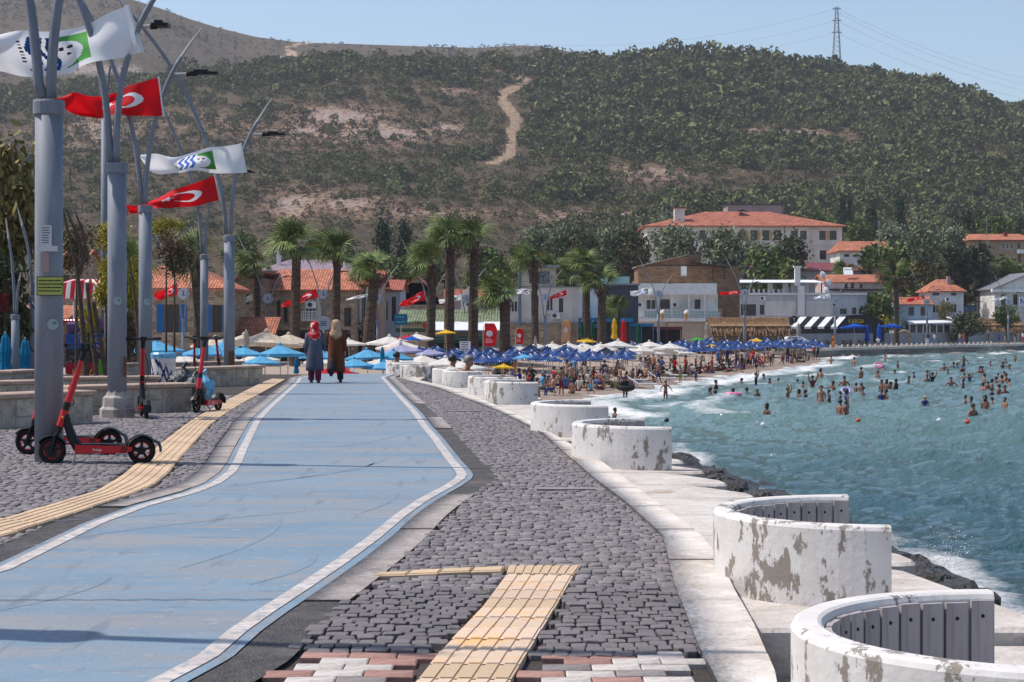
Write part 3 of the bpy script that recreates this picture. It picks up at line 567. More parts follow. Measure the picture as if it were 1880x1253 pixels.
attr(sea.data, 'foam_glint', foam_glint); attr(sea.data, 'shallow', np.clip(1.0-(SD-3)/48, 0.0, 1)*np.clip((SY-45)/40, 0, 1))
# white spray thrown up where waves hit the quay and the rocks
SPR = M_('spray', (244, 246, 248), 0.6)
def spray(px, py, Y, hgt, wid, n, seed):
    r2 = np.random.default_rng(seed); c = P(px, py, Y); t = r2.random(n)
    p = np.stack([c.x+r2.normal(0, wid, n)*(0.5+0.8*(1-t)), c.y+r2.normal(0, 0.3, n), SEA+0.05+hgt*t**1.6*np.exp(-(r2.normal(0, 0.6, n))**2)], 1)
    s_ = r2.uniform(0.25, 1, n)[:, None, None]*hgt*0.035; d = r2.normal(size=(n, 4, 3)); d /= np.linalg.norm(d, axis=2)[..., None]
    v = (p[:, None]+d*s_).reshape(-1, 3); b_ = np.arange(n)[:, None]*4
    o = link('spray', npmesh('spray', v, np.concatenate([b_+np.array([0, 1, 2]), b_+np.array([0, 2, 3]), b_+np.array([0, 3, 1]), b_+np.array([1, 3, 2])]), SPR)); tag(o, kind='stuff')
spray(1823, 645, 252, 1.7, 1.1, 500, 1); spray(1745, 652, 240, 0.8, 1.6, 350, 2); spray(1712, 655, 237, 0.7, 1.2, 250, 3); spray(1740, 1030, 33, 0.55, 0.35, 260, 4); spray(1262, 836, 55, 0.5, 0.4, 200, 5); spray(1402, 703, 128, 0.6, 0.8, 160, 6); spray(1742, 668, 185, 0.5, 1.0, 160, 7)
# quay wall across the bay
q0, q1 = Vector((36.6, 218.0, 0)), Vector((180, 393, 0)); qd = (q1-q0).normalized(); qn = Vector((-qd.y, qd.x, 0))
mb = MB()
def qp(s_, n_, z): p = q0+qd*s_+qn*n_; return (p.x, p.y, z)
L = (q1-q0).length
mb.add([qp(0, 0, -4), qp(L, 0, -4), qp(L, 14, -4), qp(0, 14, -4), qp(0, 0, -1.93), qp(L, 0, -1.93), qp(L, 14, -1.93), qp(0, 14, -1.93)], [(0, 1, 5, 4), (3, 0, 4, 7), (4, 5, 6, 7), (1, 2, 6, 5)])
QUAYM = M_('quay_stone', (132, 124, 118), 0.9, [((0.5, 0.5, 3), (96, 90, 86), 0.4, 0.65), (6, (158, 150, 144), 0.5, 0.8)], (4, 0.8, 0.08))
quay = mb.obj('quay', QUAYM); tag(quay, kind='structure')
mb = MB(); mb.add([qp(-0.1, -0.12, -2.2), qp(L, -0.12, -2.2), qp(L, 1.0, -2.2), qp(-0.1, 1.0, -2.2), qp(-0.1, -0.12, -1.88), qp(L, -0.12, -1.88), qp(L, 1.0, -1.88), qp(-0.1, 1.0, -1.88)], [(0, 1, 5, 4), (3, 0, 4, 7), (4, 5, 6, 7), (2, 3, 7, 6)])
mb.obj('coping', CONC, quay)
# ---------------------------------------------------------------- hills (fans of true heights around the bay)
def ridge(pts): a = np.array(pts, float); return lambda x: np.interp(x, a[:, 0], a[:, 1])
rF = ridge([(-900, 240), (-200, 195), (0, 160), (100, 150), (300, 138), (500, 112), (650, 103), (760, 108), (880, 112), (900, 104), (1000, 114), (1100, 116), (1200, 110), (1240, 104), (1350, 110), (1450, 120), (1550, 137), (1600, 136), (1700, 158), (1800, 184), (1880, 207), (2100, 275), (2400, 340), (3000, 440)])
rB = ridge([(-900, -60), (-300, -40), (0, -22), (130, -16), (220, -8), (290, 14), (345, 34), (400, 51), (470, 68), (550, 78), (650, 81), (800, 86), (880, 88), (960, 83), (1010, 88), (1060, 98), (1110, 110), (1300, 170), (1600, 260), (3000, 420)])
def hill(name, rfn, Y0, Y1, zb, nx, ny, sh, seed, amp, x0, x1, mats_):
    px = np.linspace(x0, x1, nx); t = np.linspace(0, 1.35, ny); PX, TT = np.meshgrid(px, t)
    Y = Y0+(Y1-Y0)*TT; X = (PX-CX)/F*Y; top = EYE+(HY-rfn(PX))/F*Y1
    s_ = np.where(TT < 1, np.clip(TT, 0, 1)**sh*(1-0.0), 1-0.9*(TT-1)); s_ = np.where(TT < 1, 1-(1-np.clip(TT, 0, 1)**sh), s_)
    e = np.clip(np.minimum(TT*3, (1.0-TT)*5), 0, 1)
    nse = (vnoise(X, Y, 120, seed)-0.5)*1.6+(vnoise(X, Y, 45, seed+1)-0.5)*0.6+(vnoise(X, Y, 14, seed+2)-0.5)*0.25
    Z = zb+(top-zb)*s_+nse*amp*e
    me = npmesh(name, np.stack([X, Y, Z], -1).reshape(-1, 3), grid_faces(ny, nx)[:, ::-1], mats_, smooth=True)
    return me, PX, TT, X, Y, Z
# picture of bare ground and tracks on the front hill, in the hill's own coordinates (bearing, height fraction)
def pix_y(Y, Z): return HY-(Z-EYE)/Y*F
def near_line(PX, PY, pts, wd):
    d = np.full(PX.shape, 1e9)
    for (x0, y0, w0), (x1, y1, w1) in zip(pts[:-1], pts[1:]):
        dx, dy = x1-x0, y1-y0; t = np.clip(((PX-x0)*dx+(PY-y0)*dy)/(dx*dx+dy*dy), 0, 1); d = np.minimum(d, np.hypot(PX-x0-t*dx, PY-y0-t*dy)/(w0+(w1-w0)*t))
    return np.clip((1.0-d)*3, 0, 1)
TRACK1 = [(895, 128, 3), (935, 135, 6), (968, 146, 9), (955, 158, 9), (922, 172, 12), (922, 185, 13), (938, 205, 14), (950, 222, 14), (940, 240, 15), (936, 262, 14), (938, 280, 14), (915, 296, 9), (895, 300, 4)]
TRACK2 = [(612, 350, 4), (588, 360, 6), (562, 378, 8), (535, 392, 9), (505, 410, 8)]
def hillx(m, t, b, co):
    A = {}
    for k in ('bare', 'track', 'rock'):
        a = t.nodes.new('ShaderNodeAttribute'); a.attribute_name = k; A[k] = a.outputs['Fac']
    n = t.nodes.new('ShaderNodeTexNoise'); n.inputs['Scale'].default_value = 0.16; n.inputs['Detail'].default_value = 9; n.inputs['Roughness'].default_value = 0.7; t.links.new(co, n.inputs[0])
    n2 = t.nodes.new('ShaderNodeTexNoise'); n2.inputs['Scale'].default_value = 0.5; n2.inputs['Detail'].default_value = 8; n2.inputs['Roughness'].default_value = 0.75; t.links.new(co, n2.inputs[0])
    def mix(f, a, c):
        mx = t.nodes.new('ShaderNodeMix'); mx.data_type = 'RGBA'; t.links.new(f, mx.inputs[0])
        if isinstance(a, tuple): mx.inputs[6].default_value = (*S2L(a), 1)
        else: t.links.new(a, mx.inputs[6])
        mx.inputs[7].default_value = (*S2L(c), 1); return mx.outputs[2]
    def rng_(s_, lo, hi):
        r_ = t.nodes.new('ShaderNodeMapRange'); r_.inputs[1].default_value = lo; r_.inputs[2].default_value = hi; t.links.new(s_, r_.inputs[0]); return r_.outputs[0]
    def add(a, c, k=1.0):
        s_ = t.nodes.new('ShaderNodeMath'); s_.operation = 'MULTIPLY_ADD'; t.links.new(a, s_.inputs[0]); s_.inputs[1].default_value = k; t.links.new(c, s_.inputs[2]); return s_.outputs[0]
    c = mix(rng_(n.outputs[0], 0.42, 0.66), (98, 84, 66), (72, 66, 48))
    c = mix(rng_(n2.outputs[0], 0.55, 0.72), c, (110, 94, 76))
    c = mix(rng_(add(A['bare'], n2.outputs[0], 0.32), 0.58, 0.76), c, (160, 126, 104))
    c = mix(rng_(add(A['rock'], n2.outputs[0], 0.26), 0.68, 0.78), c, (176, 158, 146))
    c = mix(rng_(add(A['track'], n2.outputs[0], 0.7), 0.95, 1.3), c, (190, 160, 134))
    t.links.new(c, b.inputs['Base Color'])
    bp = t.nodes.new('ShaderNodeBump'); bp.inputs['Strength'].default_value = 1.0; bp.inputs['Distance'].default_value = 1.6; t.links.new(n2.outputs[0], bp.inputs['Height']); t.links.new(bp.outputs[0], b.inputs['Normal'])
HILLM = M_('scrub_hillside', (104, 86, 74), 0.95, extra=hillx, spec=0.1)
meF, PX, TT, HX, HYY, HZ = hill('hill', rF, 400, 980, -3, 520, 250, 1.35, 21, 7.0, -900, 2900, HILLM)
# wood density and bare ground, painted from what grows where
PYg = pix_y(HYY, HZ)
def blob(x, y, rx, ry): return np.exp(-((PX-x)/rx)**2-((PYg-y)/ry)**2)
wn = vnoise(HX, HYY, 38, 61)*0.6+vnoise(HX, HYY, 15, 62)*0.4
den = np.clip((PX-940)/60, 0, 1)*1.25
den = np.maximum(den, 0.92*np.exp(-((PYg-(rF(PX)+32))/30)**2)*(PX < 940))
for b_ in ((700, 330, 150, 22), (560, 325, 110, 26), (780, 345, 120, 22), (860, 300, 70, 30), (960, 355, 80, 26), (300, 190, 200, 20), (560, 175, 160, 18), (780, 180, 110, 26), (640, 290, 60, 14), (480, 190, 80, 16)): den = np.maximum(den, 0.75*blob(*b_))
den = np.maximum(den, 0.26)
for b_ in ((1430, 248, 110, 24), (1560, 255, 60, 16), (1180, 335, 120, 34), (1120, 300, 50, 20), (1290, 350, 110, 26), (1400, 335, 60, 18), (1500, 330, 110, 20), (1080, 390, 130, 22), (1820, 285, 60, 24), (990, 300, 40, 20)): den *= 1-0.9*blob(*b_)
for b_ in ((650, 225, 130, 30), (560, 250, 120, 28), (800, 260, 90, 34), (850, 175, 60, 22), (700, 400, 260, 16), (540, 380, 60, 30), (300, 260, 200, 30)): den *= 1-0.75*blob(*b_)
trk = np.maximum(near_line(PX, PYg, TRACK1, 1), near_line(PX, PYg, TRACK2, 1)*0.8)
trk = np.maximum(trk, near_line(PX, PYg, [(530, 306, 2), (620, 298, 3), (780, 298, 2.5), (880, 300, 1.5)], 1)*0.5)
trkw = np.maximum(near_line(PX, PYg-5, [(x, y, w_*1.3) for x, y, w_ in TRACK1], 1), near_line(PX, PYg-4, [(x, y, w_*1.5) for x, y, w_ in TRACK2], 1))
bare = np.zeros(PX.shape)
for b_ in ((620, 215, 120, 26, 1), (700, 245, 150, 26, 1), (560, 240, 90, 30, .9), (820, 235, 60, 14, .9), (830, 168, 60, 8, .7), (1430, 250, 120, 22, 1), (1190, 320, 120, 20, .7), (640, 372, 90, 22, .9), (540, 375, 60, 30, 1), (760, 392, 180, 12, .8), (1090, 395, 160, 14, .8), (400, 230, 200, 30, .5), (180, 240, 120, 40, .7), (130, 130, 200, 20, .3)): bare = np.maximum(bare, b_[4]*blob(*b_[:4]))
attr(meF, 'bare', bare*0.8+0.1); attr(meF, 'track', trk); attr(meF, 'rock', np.clip(bare*1.1-0.1, 0, 1)+0.2*vnoise(HX, HYY, 60, 9))
hillF = link('hill', meF); tag(hillF, kind='structure')
meB, PX2, TT2, BX, BY, BZ = hill('far_hill', rB, 1000, 1750, 20, 300, 140, 1.0, 31, 9.0, -1200, 2900, HILLM)
PYb = pix_y(BY, BZ)
attr(meB, 'bare', np.zeros(PX2.shape)+0.12); attr(meB, 'rock', 0.75*np.exp(-((PYb-128)/10)**2)*(PX2 < 260)+0.55*vnoise(BX, BY, 50, 19)); attr(meB, 'track', near_line(PX2, PYb, [(575, 79, 2), (535, 84, 6), (528, 92, 8), (540, 100, 7), (515, 106, 5)], 1)*1.2)
hillB = link('far_hill', meB); tag(hillB, kind='structure')
# bushes and small pines of the hillside: one wood
def leafcards(n, r2, size, flat=0.5):
    d = r2.normal(size=(n, 3)); d /= np.linalg.norm(d, axis=1)[:, None]; a = np.cross(d, r2.normal(size=(n, 3))); a /= np.linalg.norm(a, axis=1)[:, None]; b = np.cross(d, a)
    s_ = size*r2.uniform(0.6, 1.3, (n, 1)); return np.stack([-a*s_-b*s_*flat, a*s_-b*s_*flat, a*s_+b*s_*flat, -a*s_+b*s_*flat], 1)
def wood(HX_, HY_, HZ_, PXm, den_, n, seed, smin, smax, cards, lf=0.15):
    r2 = np.random.default_rng(seed); ny, nx = HX_.shape; ok = np.where((PXm > -120) & (PXm < 2050) & (TT_use < 1.015), den_, 0).ravel(); area = (HY_**0.6).ravel()
    pr = ok*area; pr = pr/pr.sum(); idx = r2.choice(nx*ny, n, p=pr); x, y, z, dn = HX_.ravel()[idx], HY_.ravel()[idx], HZ_.ravel()[idx], ok[idx]
    x = x+r2.normal(0, 1.2, n); y = y+r2.normal(0, 1.0, n)
    size = (smin+smax)/2*np.clip(np.exp(r2.normal(0, 0.33, n)), 0.45, 1.9)*(0.55+0.6*np.minimum(dn, 1))*np.where(r2.random(n) < 0.12, 1.3, 1)*np.clip(y/800, 0.55, 1.1)
    r3 = r2.random((n, cards)); th = r2.uniform(0, 6.283, (n, cards)); ph = np.arccos(r2.uniform(-0.25, 1, (n, cards)))
    rad = size[:, None]*(0.55+0.45*r3**0.5); hfac = r2.uniform(0.62, 1.15, n)[:, None]
    c = np.stack([x[:, None]+rad*np.sin(ph)*np.cos(th), y[:, None]+rad*np.sin(ph)*np.sin(th), z[:, None]+size[:, None]*0.25+rad*np.cos(ph)*hfac], -1)
    q = leafcards(n*cards, r2, 1.0, 0.9)[:, :3].reshape(n, cards, 3, 3)*(size[:, None, None, None]*lf)
    v = (c[:, :, None]+q).reshape(-1, 3); return v
TT_use = TT
def woodm(m, t, b, co):
    g = t.nodes.new('ShaderNodeTexNoise'); g.inputs['Scale'].default_value = 0.13; g.inputs['Detail'].default_value = 6; t.links.new(co, g.inputs[0])
    g2 = t.nodes.new('ShaderNodeNewGeometry'); mx = t.nodes.new('ShaderNodeMix'); mx.data_type = 'RGBA'
    mr = t.nodes.new('ShaderNodeMapRange'); mr.inputs[1].default_value = 0.38; mr.inputs[2].default_value = 0.64; t.links.new(g.outputs[0], mr.inputs[0]); t.links.new(mr.outputs[0], mx.inputs[0])
    mx.inputs[6].default_value = (*S2L((74, 80, 46)), 1); mx.inputs[7].default_value = (*S2L((120, 118, 78)), 1)
    hs = t.nodes.new('ShaderNodeHueSaturation'); r_ = t.nodes.new('ShaderNodeMapRange'); r_.inputs[3].default_value = 0.5; r_.inputs[4].default_value = 1.5; t.links.new(g2.outputs['Random Per Island'], r_.inputs[0]); t.links.new(r_.outputs[0], hs.inputs['Value']); t.links.new(mx.outputs[2], hs.inputs['Color']); t.links.new(hs.outputs[0], b.inputs['Base Color'])
WOODM = M_('hill_foliage', (66, 74, 48), 0.9, extra=woodm, spec=0.1)
v = wood(HX, HYY, HZ, PX, den*(0.25+1.1*wn)*(trkw < 0.05), 9200, 5, 2.0, 4.5, 125, 0.155)
o = link('hillside_wood', npmesh('hillside_wood', v, np.arange(len(v)).reshape(-1, 3), WOODM)); tag(o, kind='stuff')
scr = np.clip(0.6-den, 0.05, 1)*(trk < 0.3)*(bare < 0.85)
v = wood(HX, HYY, HZ, PX, scr, 12000, 6, 0.6, 1.7, 14, 0.3)
SCRM = leafy(M_('dry_scrub', (82, 74, 56), 0.95, [(0.08, (74, 76, 50), 0.45, 0.62)], spec=0.1), 0.3)
o = link('dry_scrub', npmesh('dry_scrub', v, np.arange(len(v)).reshape(-1, 3), SCRM)); tag(o, kind='stuff')
TT_use = TT2
v = wood(BX, BY, BZ, PX2, np.ones(BX.shape)*(0.2+vnoise(BX, BY, 60, 8)), 9000, 7, 0.9, 2.4, 12, 0.3)
o = link('far_scrub', npmesh('far_scrub', v, np.arange(len(v)).reshape(-1, 3), SCRM)); tag(o, kind='stuff')
# umbrella pines along the skyline of the near hill are part of the same wood; the pylon stands on its crest
STEEL = M_('pylon_steel', (132, 138, 150), 0.6, metal=0.3)
pt = thing('power_pylon', 'tall lattice power pylon standing on the wooded hill crest', 'pylon', (P(1536, 132, 985).x, 985, P(1536, 132, 985).z-3))
Hh = 38.5; wdt = lambda z: 2.0*(1-z/Hh)**1.1+0.6
mb = MB()
for sx in (-1, 1):
    for sy in (-1, 1): mb.tube([(sx*wdt(z), sy*wdt(z), z) for z in np.linspace(0, Hh, 9)], 0.17, 5)
mb.obj('leg', STEEL, pt); mb = MB(); zs = np.linspace(0, Hh, 16)
for z0, z1 in zip(zs[:-1], zs[1:]):
    a, b = wdt(z0), wdt(z1)
    for p0, p1 in (((-a, -a), (b, -b)), ((a, -a), (-b, -b)), ((a, -a), (b, b)), ((a, a), (b, -b)), ((-a, a), (-b, -b)), ((-a, -a), (-b, b))): mb.tube([(*p0, z0), (*p1, z1)], 0.09, 4, caps=False)
mb.obj('bracing', STEEL, pt)
for z, l in ((Hh-1, 2.4), (Hh-7.5, 2.6), (Hh-14, 2.9)):
    mb = MB(); mb.tube([(-l, 0, z), (l, 0, z)], 0.2, 5); mb.tube([(-l, 0, z), (0, 0, z+1.2), (l, 0, z)], 0.12, 4); mb.obj('cross_arm', STEEL, pt)
WIRE = M_('wire', (120, 130, 150), 0.6)
for i, (za, zb_, xe, ye, lab) in enumerate(((Hh-1, 0, 1000, 82, 'topmost left power line'), (Hh-7.5, 0, 1000, 100, 'middle left power line'), (Hh-14, 0, 1000, 118, 'lowest left power line'), (Hh-1, 0, 2000, 165, 'topmost right power line'), (Hh-3, 0, 2000, 178, 'second right power line'), (Hh-7.5, 0, 2000, 188, 'third right power line'), (Hh-14, 0, 2000, 200, 'lowest right power line'))):
    a = pt.location+Vector((0, 0, za)); b = P(xe, ye, 1080); mb = MB()
    mb.tube([a.lerp(b, k/14)+Vector((0, 0, -7*4*(k/14)*(1-k/14))) for k in range(15)], 0.05, 4)
    o = mb.obj('power_line', WIRE); tag(o, lab+' strung from the pylon on the hill', 'cable', 'power lines')
# ================================================================ TOWN
GLASS = M_('dark_window_glass', (30, 36, 44), 0.12, spec=0.6)
CURT = M_('curtained_glass', (120, 122, 126), 0.25, (3, (70, 74, 82), 0.4, 0.6), spec=0.6)
FR_W, FR_B, FR_G = M_('frame_white', (226, 224, 222), 0.6), M_('frame_brown', (84, 62, 50), 0.6), M_('frame_slate', (70, 78, 92), 0.6)
SHUT = M_('shutter_blue', (24, 96, 160), 0.55); OCH = M_('ochre_panel', (196, 152, 84), 0.7)
PL = lambda n, c: M_('plaster_'+n, c, 0.9, [(0.35, tuple(int(v*0.86) for v in c), 0.4, 0.7), ((2, 2, 0.25), tuple(int(v*0.78) for v in c), 0.55, 0.8)], (8, 0.25, 0.02))
ST1 = M_('rubble_stone', (170, 150, 124), 0.95, extra=masonry(0.42, 0.2, (186, 168, 144), (140, 122, 102), (124, 110, 96)))
ST2 = M_('brown_stone', (140, 116, 96), 0.95, extra=masonry(0.4, 0.18, (156, 132, 110), (110, 90, 74), (92, 78, 68)))
BRK = M_('brown_brick', (136, 104, 78), 0.9, extra=masonry(0.5, 0.16, (152, 118, 90), (116, 88, 66), (112, 92, 76)))
TILE = M_('roof_tile_orange', (198, 124, 94), 0.85, extra=tiled); TILE2 = M_('roof_tile_red', (180, 102, 80), 0.85, extra=tiled); TILE3 = M_('roof_tile_pinkish', (190, 116, 92), 0.85, extra=tiled); TILEG = M_('roof_tile_green', (128, 138, 104), 0.85, extra=tiled)
SHEETP = M_('sheet_roof_mauve', (150, 128, 136), 0.6, ((8, 0.5, 0.5), (128, 108, 116), 0.4, 0.6)); SHEETR = M_('sheet_roof_maroon', (120, 52, 52), 0.6); SHEETW = M_('sheet_roof_white', (226, 226, 228), 0.5)
DARKG = M_('charcoal_cladding', (66, 70, 80), 0.6); GREYW = M_('grey_render', (150, 152, 158), 0.85, (0.5, (132, 134, 140), 0.4, 0.7)); PIPE = M_('blue_grey_duct', (104, 116, 132), 0.45, metal=0.4); DARKW = M_('dark_timber', (60, 46, 40), 0.8); TEAL = M_('turquoise_paint', (34, 120, 170), 0.6)
STRAW = leafy(M_('thatch', (150, 116, 84), 0.95, [((6, 6, 0.6), (110, 84, 62), 0.4, 0.65)]), 0.35)
def roof_uv(o):
    me = o.data; uv = me.uv_layers.new(name='uv').data
    for p in me.polygons:
        n = p.normal; hh = Vector((-n.y, n.x, 0)); hh = hh.normalized() if hh.length > 1e-4 else Vector((1, 0, 0)); s_ = n.cross(hh)
        for li in p.loop_indices: c = me.vertices[me.loops[li].vertex_index].co; uv[li].uv = (c.dot(hh), c.dot(s_))
    return o
def facade(W0, W1, z0, z1, holes, dep=0.16):
    xs_ = sorted({W0, W1, *[h[0] for h in holes], *[h[2] for h in holes]}); zs_ = sorted({z0, z1, *[h[1] for h in holes], *[h[3] for h in holes]}); mb = MB()
    for a, b in zip(xs_[:-1], xs_[1:]):
        for c, d in zip(zs_[:-1], zs_[1:]):
            if any(h[0] <= (a+b)/2 <= h[2] and h[1] <= (c+d)/2 <= h[3] for h in holes): continue
            mb.add([(a, 0, c), (b, 0, c), (b, 0, d), (a, 0, d)], [(0, 1, 2, 3)])
    for (a, c, b, d) in holes: mb.add([(a, 0, c), (b, 0, c), (b, 0, d), (a, 0, d), (a, dep, c), (b, dep, c), (b, dep, d), (a, dep, d)], [(0, 4, 5, 1), (1, 5, 6, 2), (2, 6, 7, 3), (3, 7, 4, 0)])
    return mb
def roof_mesh(kind, W0, W1, D, ze, zp, ov, inset=0.35):
    a, b, c, d = W0-ov, W1+ov, -ov, D+ov; th = 0.14; m = (c+d)/2; mb = MB()
    if kind == 'hip':
        r0, r1 = a+(b-a)*inset, b-(b-a)*inset
        mb.add([(a, c, ze), (b, c, ze), (b, d, ze), (a, d, ze), (r0, m, zp), (r1, m, zp), (a, c, ze-th), (b, c, ze-th), (b, d, ze-th), (a, d, ze-th)], [(0, 1, 5, 4), (1, 2, 5), (2, 3, 4, 5), (3, 0, 4), (6, 7, 1, 0), (7, 8, 2, 1), (8, 9, 3, 2), (9, 6, 0, 3), (9, 8, 7, 6)])
    elif kind == 'gs':
        mb.add([(a, c, ze), (b, c, ze), (b, m, zp), (a, m, zp), (b, d, ze), (a, d, ze)]+[(a, c, ze-th), (b, c, ze-th), (b, m, zp-th), (a, m, zp-th), (b, d, ze-th), (a, d, ze-th)],
               [(0, 1, 2, 3), (3, 2, 4, 5), (7, 6, 9, 8), (8, 9, 11, 10), (6, 7, 1, 0), (10, 11, 5, 4), (1, 7, 8, 2), (2, 8, 10, 4), (6, 0, 3, 9), (9, 3, 5, 11)])
    elif kind == 'gf':
        m = (a+b)/2
        mb.add([(a, c, ze), (m, c, zp), (m, d, zp), (a, d, ze), (b, c, ze), (b, d, ze)]+[(a, c, ze-th), (m, c, zp-th), (m, d, zp-th), (a, d, ze-th), (b, c, ze-th), (b, d, ze-th)],
               [(0, 1, 2, 3), (1, 4, 5, 2), (7, 6, 9, 8), (10, 7, 8, 11), (6, 7, 1, 0), (7, 10, 4, 1), (6, 0, 3, 9), (4, 10, 11, 5), (9, 3, 2, 8), (8, 2, 5, 11)])
    elif kind == 'shed':
        mb.add([(a, c, ze), (b, c, zp), (b, d, zp), (a, d, ze), (a, c, ze-th), (b, c, zp-th), (b, d, zp-th), (a, d, ze-th)], [(0, 1, 2, 3), (7, 6, 5, 4), (4, 5, 1, 0), (5, 6, 2, 1), (6, 7, 3, 2), (7, 4, 0, 3)])
    elif kind == 'slope':                              # one fall towards the viewer
        mb.add([(a, c, ze), (b, c, ze), (b, d, zp), (a, d, zp), (a, c, ze-th), (b, c, ze-th), (b, d, zp-th), (a, d, zp-th)], [(0, 1, 2, 3), (7, 6, 5, 4), (4, 5, 1, 0), (5, 6, 2, 1), (6, 7, 3, 2), (7, 4, 0, 3)])
    else:
        mb.bx((a, c, ze), (b, d, zp))
    return mb
def RY(x, Y): return Y+38+max(0, x-1600)*0.05 if (x > 1340 and 195 < Y < 300) else Y      # ground behind the quay
class Bld:
    def __init__(s, name, label, cat, x0, x1, ye, Y, D, wm, wins=(), roof=None, yb=None, zb=TOWN-0.3, group='buildings of the seaside town'):
        Y = Y*1.25 if Y < 170 else RY((x0+x1)/2, Y)
        s.Y, s.xc = Y, (x0+x1)/2; s.k = Y/F; s.W0, s.W1 = (x0-s.xc)*s.k, (x1-s.xc)*s.k
        s.root = thing(name, label, cat, ((s.xc-CX)*s.k, Y, 0), 0, group); ze = s.z(ye); zb = zb if yb is None else s.z(yb); s.ze, s.zb, s.D = ze, zb, D
        holes = [s.r(w_[:4]) for w_ in wins]
        mb = facade(s.W0, s.W1, zb, ze, holes); a, b = s.W0, s.W1
        mb.add([(a, 0, zb), (b, 0, zb), (b, D, zb), (a, D, zb), (a, 0, ze), (b, 0, ze), (b, D, ze), (a, D, ze)], [(1, 2, 6, 5), (2, 3, 7, 6), (3, 0, 4, 7), (4, 5, 6, 7)])
        if roof and roof[0] == 'gf': zp = s.z(roof[1]); mb.add([(a, 0, ze), (b, 0, ze), ((a+b)/2, 0, zp-0.05), (a, D, ze), (b, D, ze), ((a+b)/2, D, zp-0.05)], [(0, 1, 2), (4, 3, 5)])
        if roof and roof[0] == 'gs': zp = s.z(roof[1]); mb.add([(a, 0, ze), (a, D, ze), (a, D/2, zp-0.05), (b, 0, ze), (b, D, ze), (b, D/2, zp-0.05)], [(1, 0, 2), (3, 4, 5)])
        mb.obj('wall', wm, s.root)
        for w_, h_ in zip(wins, holes): s.win(h_, *w_[4:])
        if roof:
            rm = roof_mesh(roof[0], s.W0, s.W1, D, ze, s.z(roof[1]), roof[3] if len(roof) > 3 else 0.35, roof[4] if len(roof) > 4 else 0.35); roof_uv(rm.obj('roof', roof[2], s.root))
    def z(s, y): return EYE+(HY-y)*s.k
    def x(s, x): return (x-s.xc)*s.k
    def r(s, q): return (s.x(q[0]), s.z(q[3]), s.x(q[2]), s.z(q[1]))
    def win(s, h, fm=None, nm=1, pane=None, shut=None, y0=0.0):
        a, c, b, d = h; fm = fm or FR_W; t = min(0.09, (b-a)*0.12); mb = MB(); e = 0.003
        mb.bx((a+e, y0+0.04, c+e), (a+t, y0+0.12, d-e)); mb.bx((b-t, y0+0.04, c+e), (b-e, y0+0.12, d-e)); mb.bx((a+t, y0+0.045, c+e), (b-t, y0+0.115, c+t)); mb.bx((a+t, y0+0.045, d-t), (b-t, y0+0.115, d-e))
        for k in range(1, nm+1): xm = a+(b-a)*k/(nm+1); mb.bx((xm-t*0.4, y0+0.05, c+t), (xm+t*0.4, y0+0.11, d-t))
        f = mb.obj('window', fm, s.root)
        mb = MB(); mb.bx((a+e, y0+0.125, c+e), (b-e, y0+0.15, d-e)); mb.obj('pane', pane or GLASS, f)
        if shut:
            for x0, x1 in ((a-(b-a)*0.52, a-0.03), (b+0.03, b+(b-a)*0.52)):
                mb = MB(); mb.bx((x0, y0-0.06, c), (x1, y0-0.01, d))
                for k in range(9): zz = c+(d-c)*(k+0.5)/9; mb.bx((x0+0.06, y0-0.075, zz-0.02), (x1-0.06, y0-0.061, zz+0.03))
                mb.obj('shutter', shut, s.root)
    def part(s, name, m, fn, parent=None, smooth=False): mb = MB(); fn(mb); return mb.obj(name, m, parent or s.root, smooth)
    def boxp(s, name, m, q, y0, y1, parent=None): a, c, b, d = s.r(q); return s.part(name, m, lambda mb: mb.bx((a, y0, c), (b, y1, d)), parent)
    def rail(s, q, y, m=None, n=14):
        a, c, b, d = s.r(q)
        def fn(mb):
            mb.bx((a, y-0.03, d-0.06), (b, y+0.03, d)); mb.bx((a, y-0.02, c+0.1), (b, y+0.02, c+0.14)); mb.bx((a, y-0.02, (c+d)/2), (b, y+0.02, (c+d)/2+0.04))
            for k in range(n+1): x_ = a+(b-a)*k/n; mb.bx((x_-0.025, y-0.025, c), (x_+0.025, y+0.025, d-0.06))
        s.part('railing', m or FR_W, fn)
def wrow(x0, x1, n, y0, y1, fill=0.6, *st):
    p = (x1-x0)/n; return [(x0+p*(i+0.5-fill/2), y0, x0+p*(i+0.5+fill/2), y1, *st) for i in range(n)]
def text_mesh(txt, size, m, ext=0.02):
    cu = bpy.data.curves.new('lettering', 'FONT'); cu.body = txt; cu.size = size; cu.align_x = 'CENTER'; cu.align_y = 'CENTER'; cu.extrude = ext; cu.resolution_u = 2
    o = bpy.data.objects.new('lettering', cu); COL.objects.link(o); bpy.context.view_layer.update(); me = bpy.data.meshes.new_from_object(o.evaluated_get(bpy.context.evaluated_depsgraph_get()))
    bpy.data.objects.remove(o); bpy.data.curves.remove(cu); me.materials.clear(); me.materials.append(m); return me
def lettering(txt, m, parent, loc, w_=None, h_=None, ext=0.015, rz=0):
    me = text_mesh(txt, 1.0, m, ext); v = np.array([p.co for p in me.vertices]); sx = w_/np.ptp(v[:, 0]) if w_ else 1; sz = h_/np.ptp(v[:, 1]) if h_ else sx; c = (v.max(0)+v.min(0))/2
    for p in me.vertices: p.co = ((p.co.x-c[0])*sx, (p.co.z), (p.co.y-c[1])*sz)
    for p in me.polygons: pass
    me.flip_normals() if False else None
    o = link('lettering', me, parent, loc, rz); return o
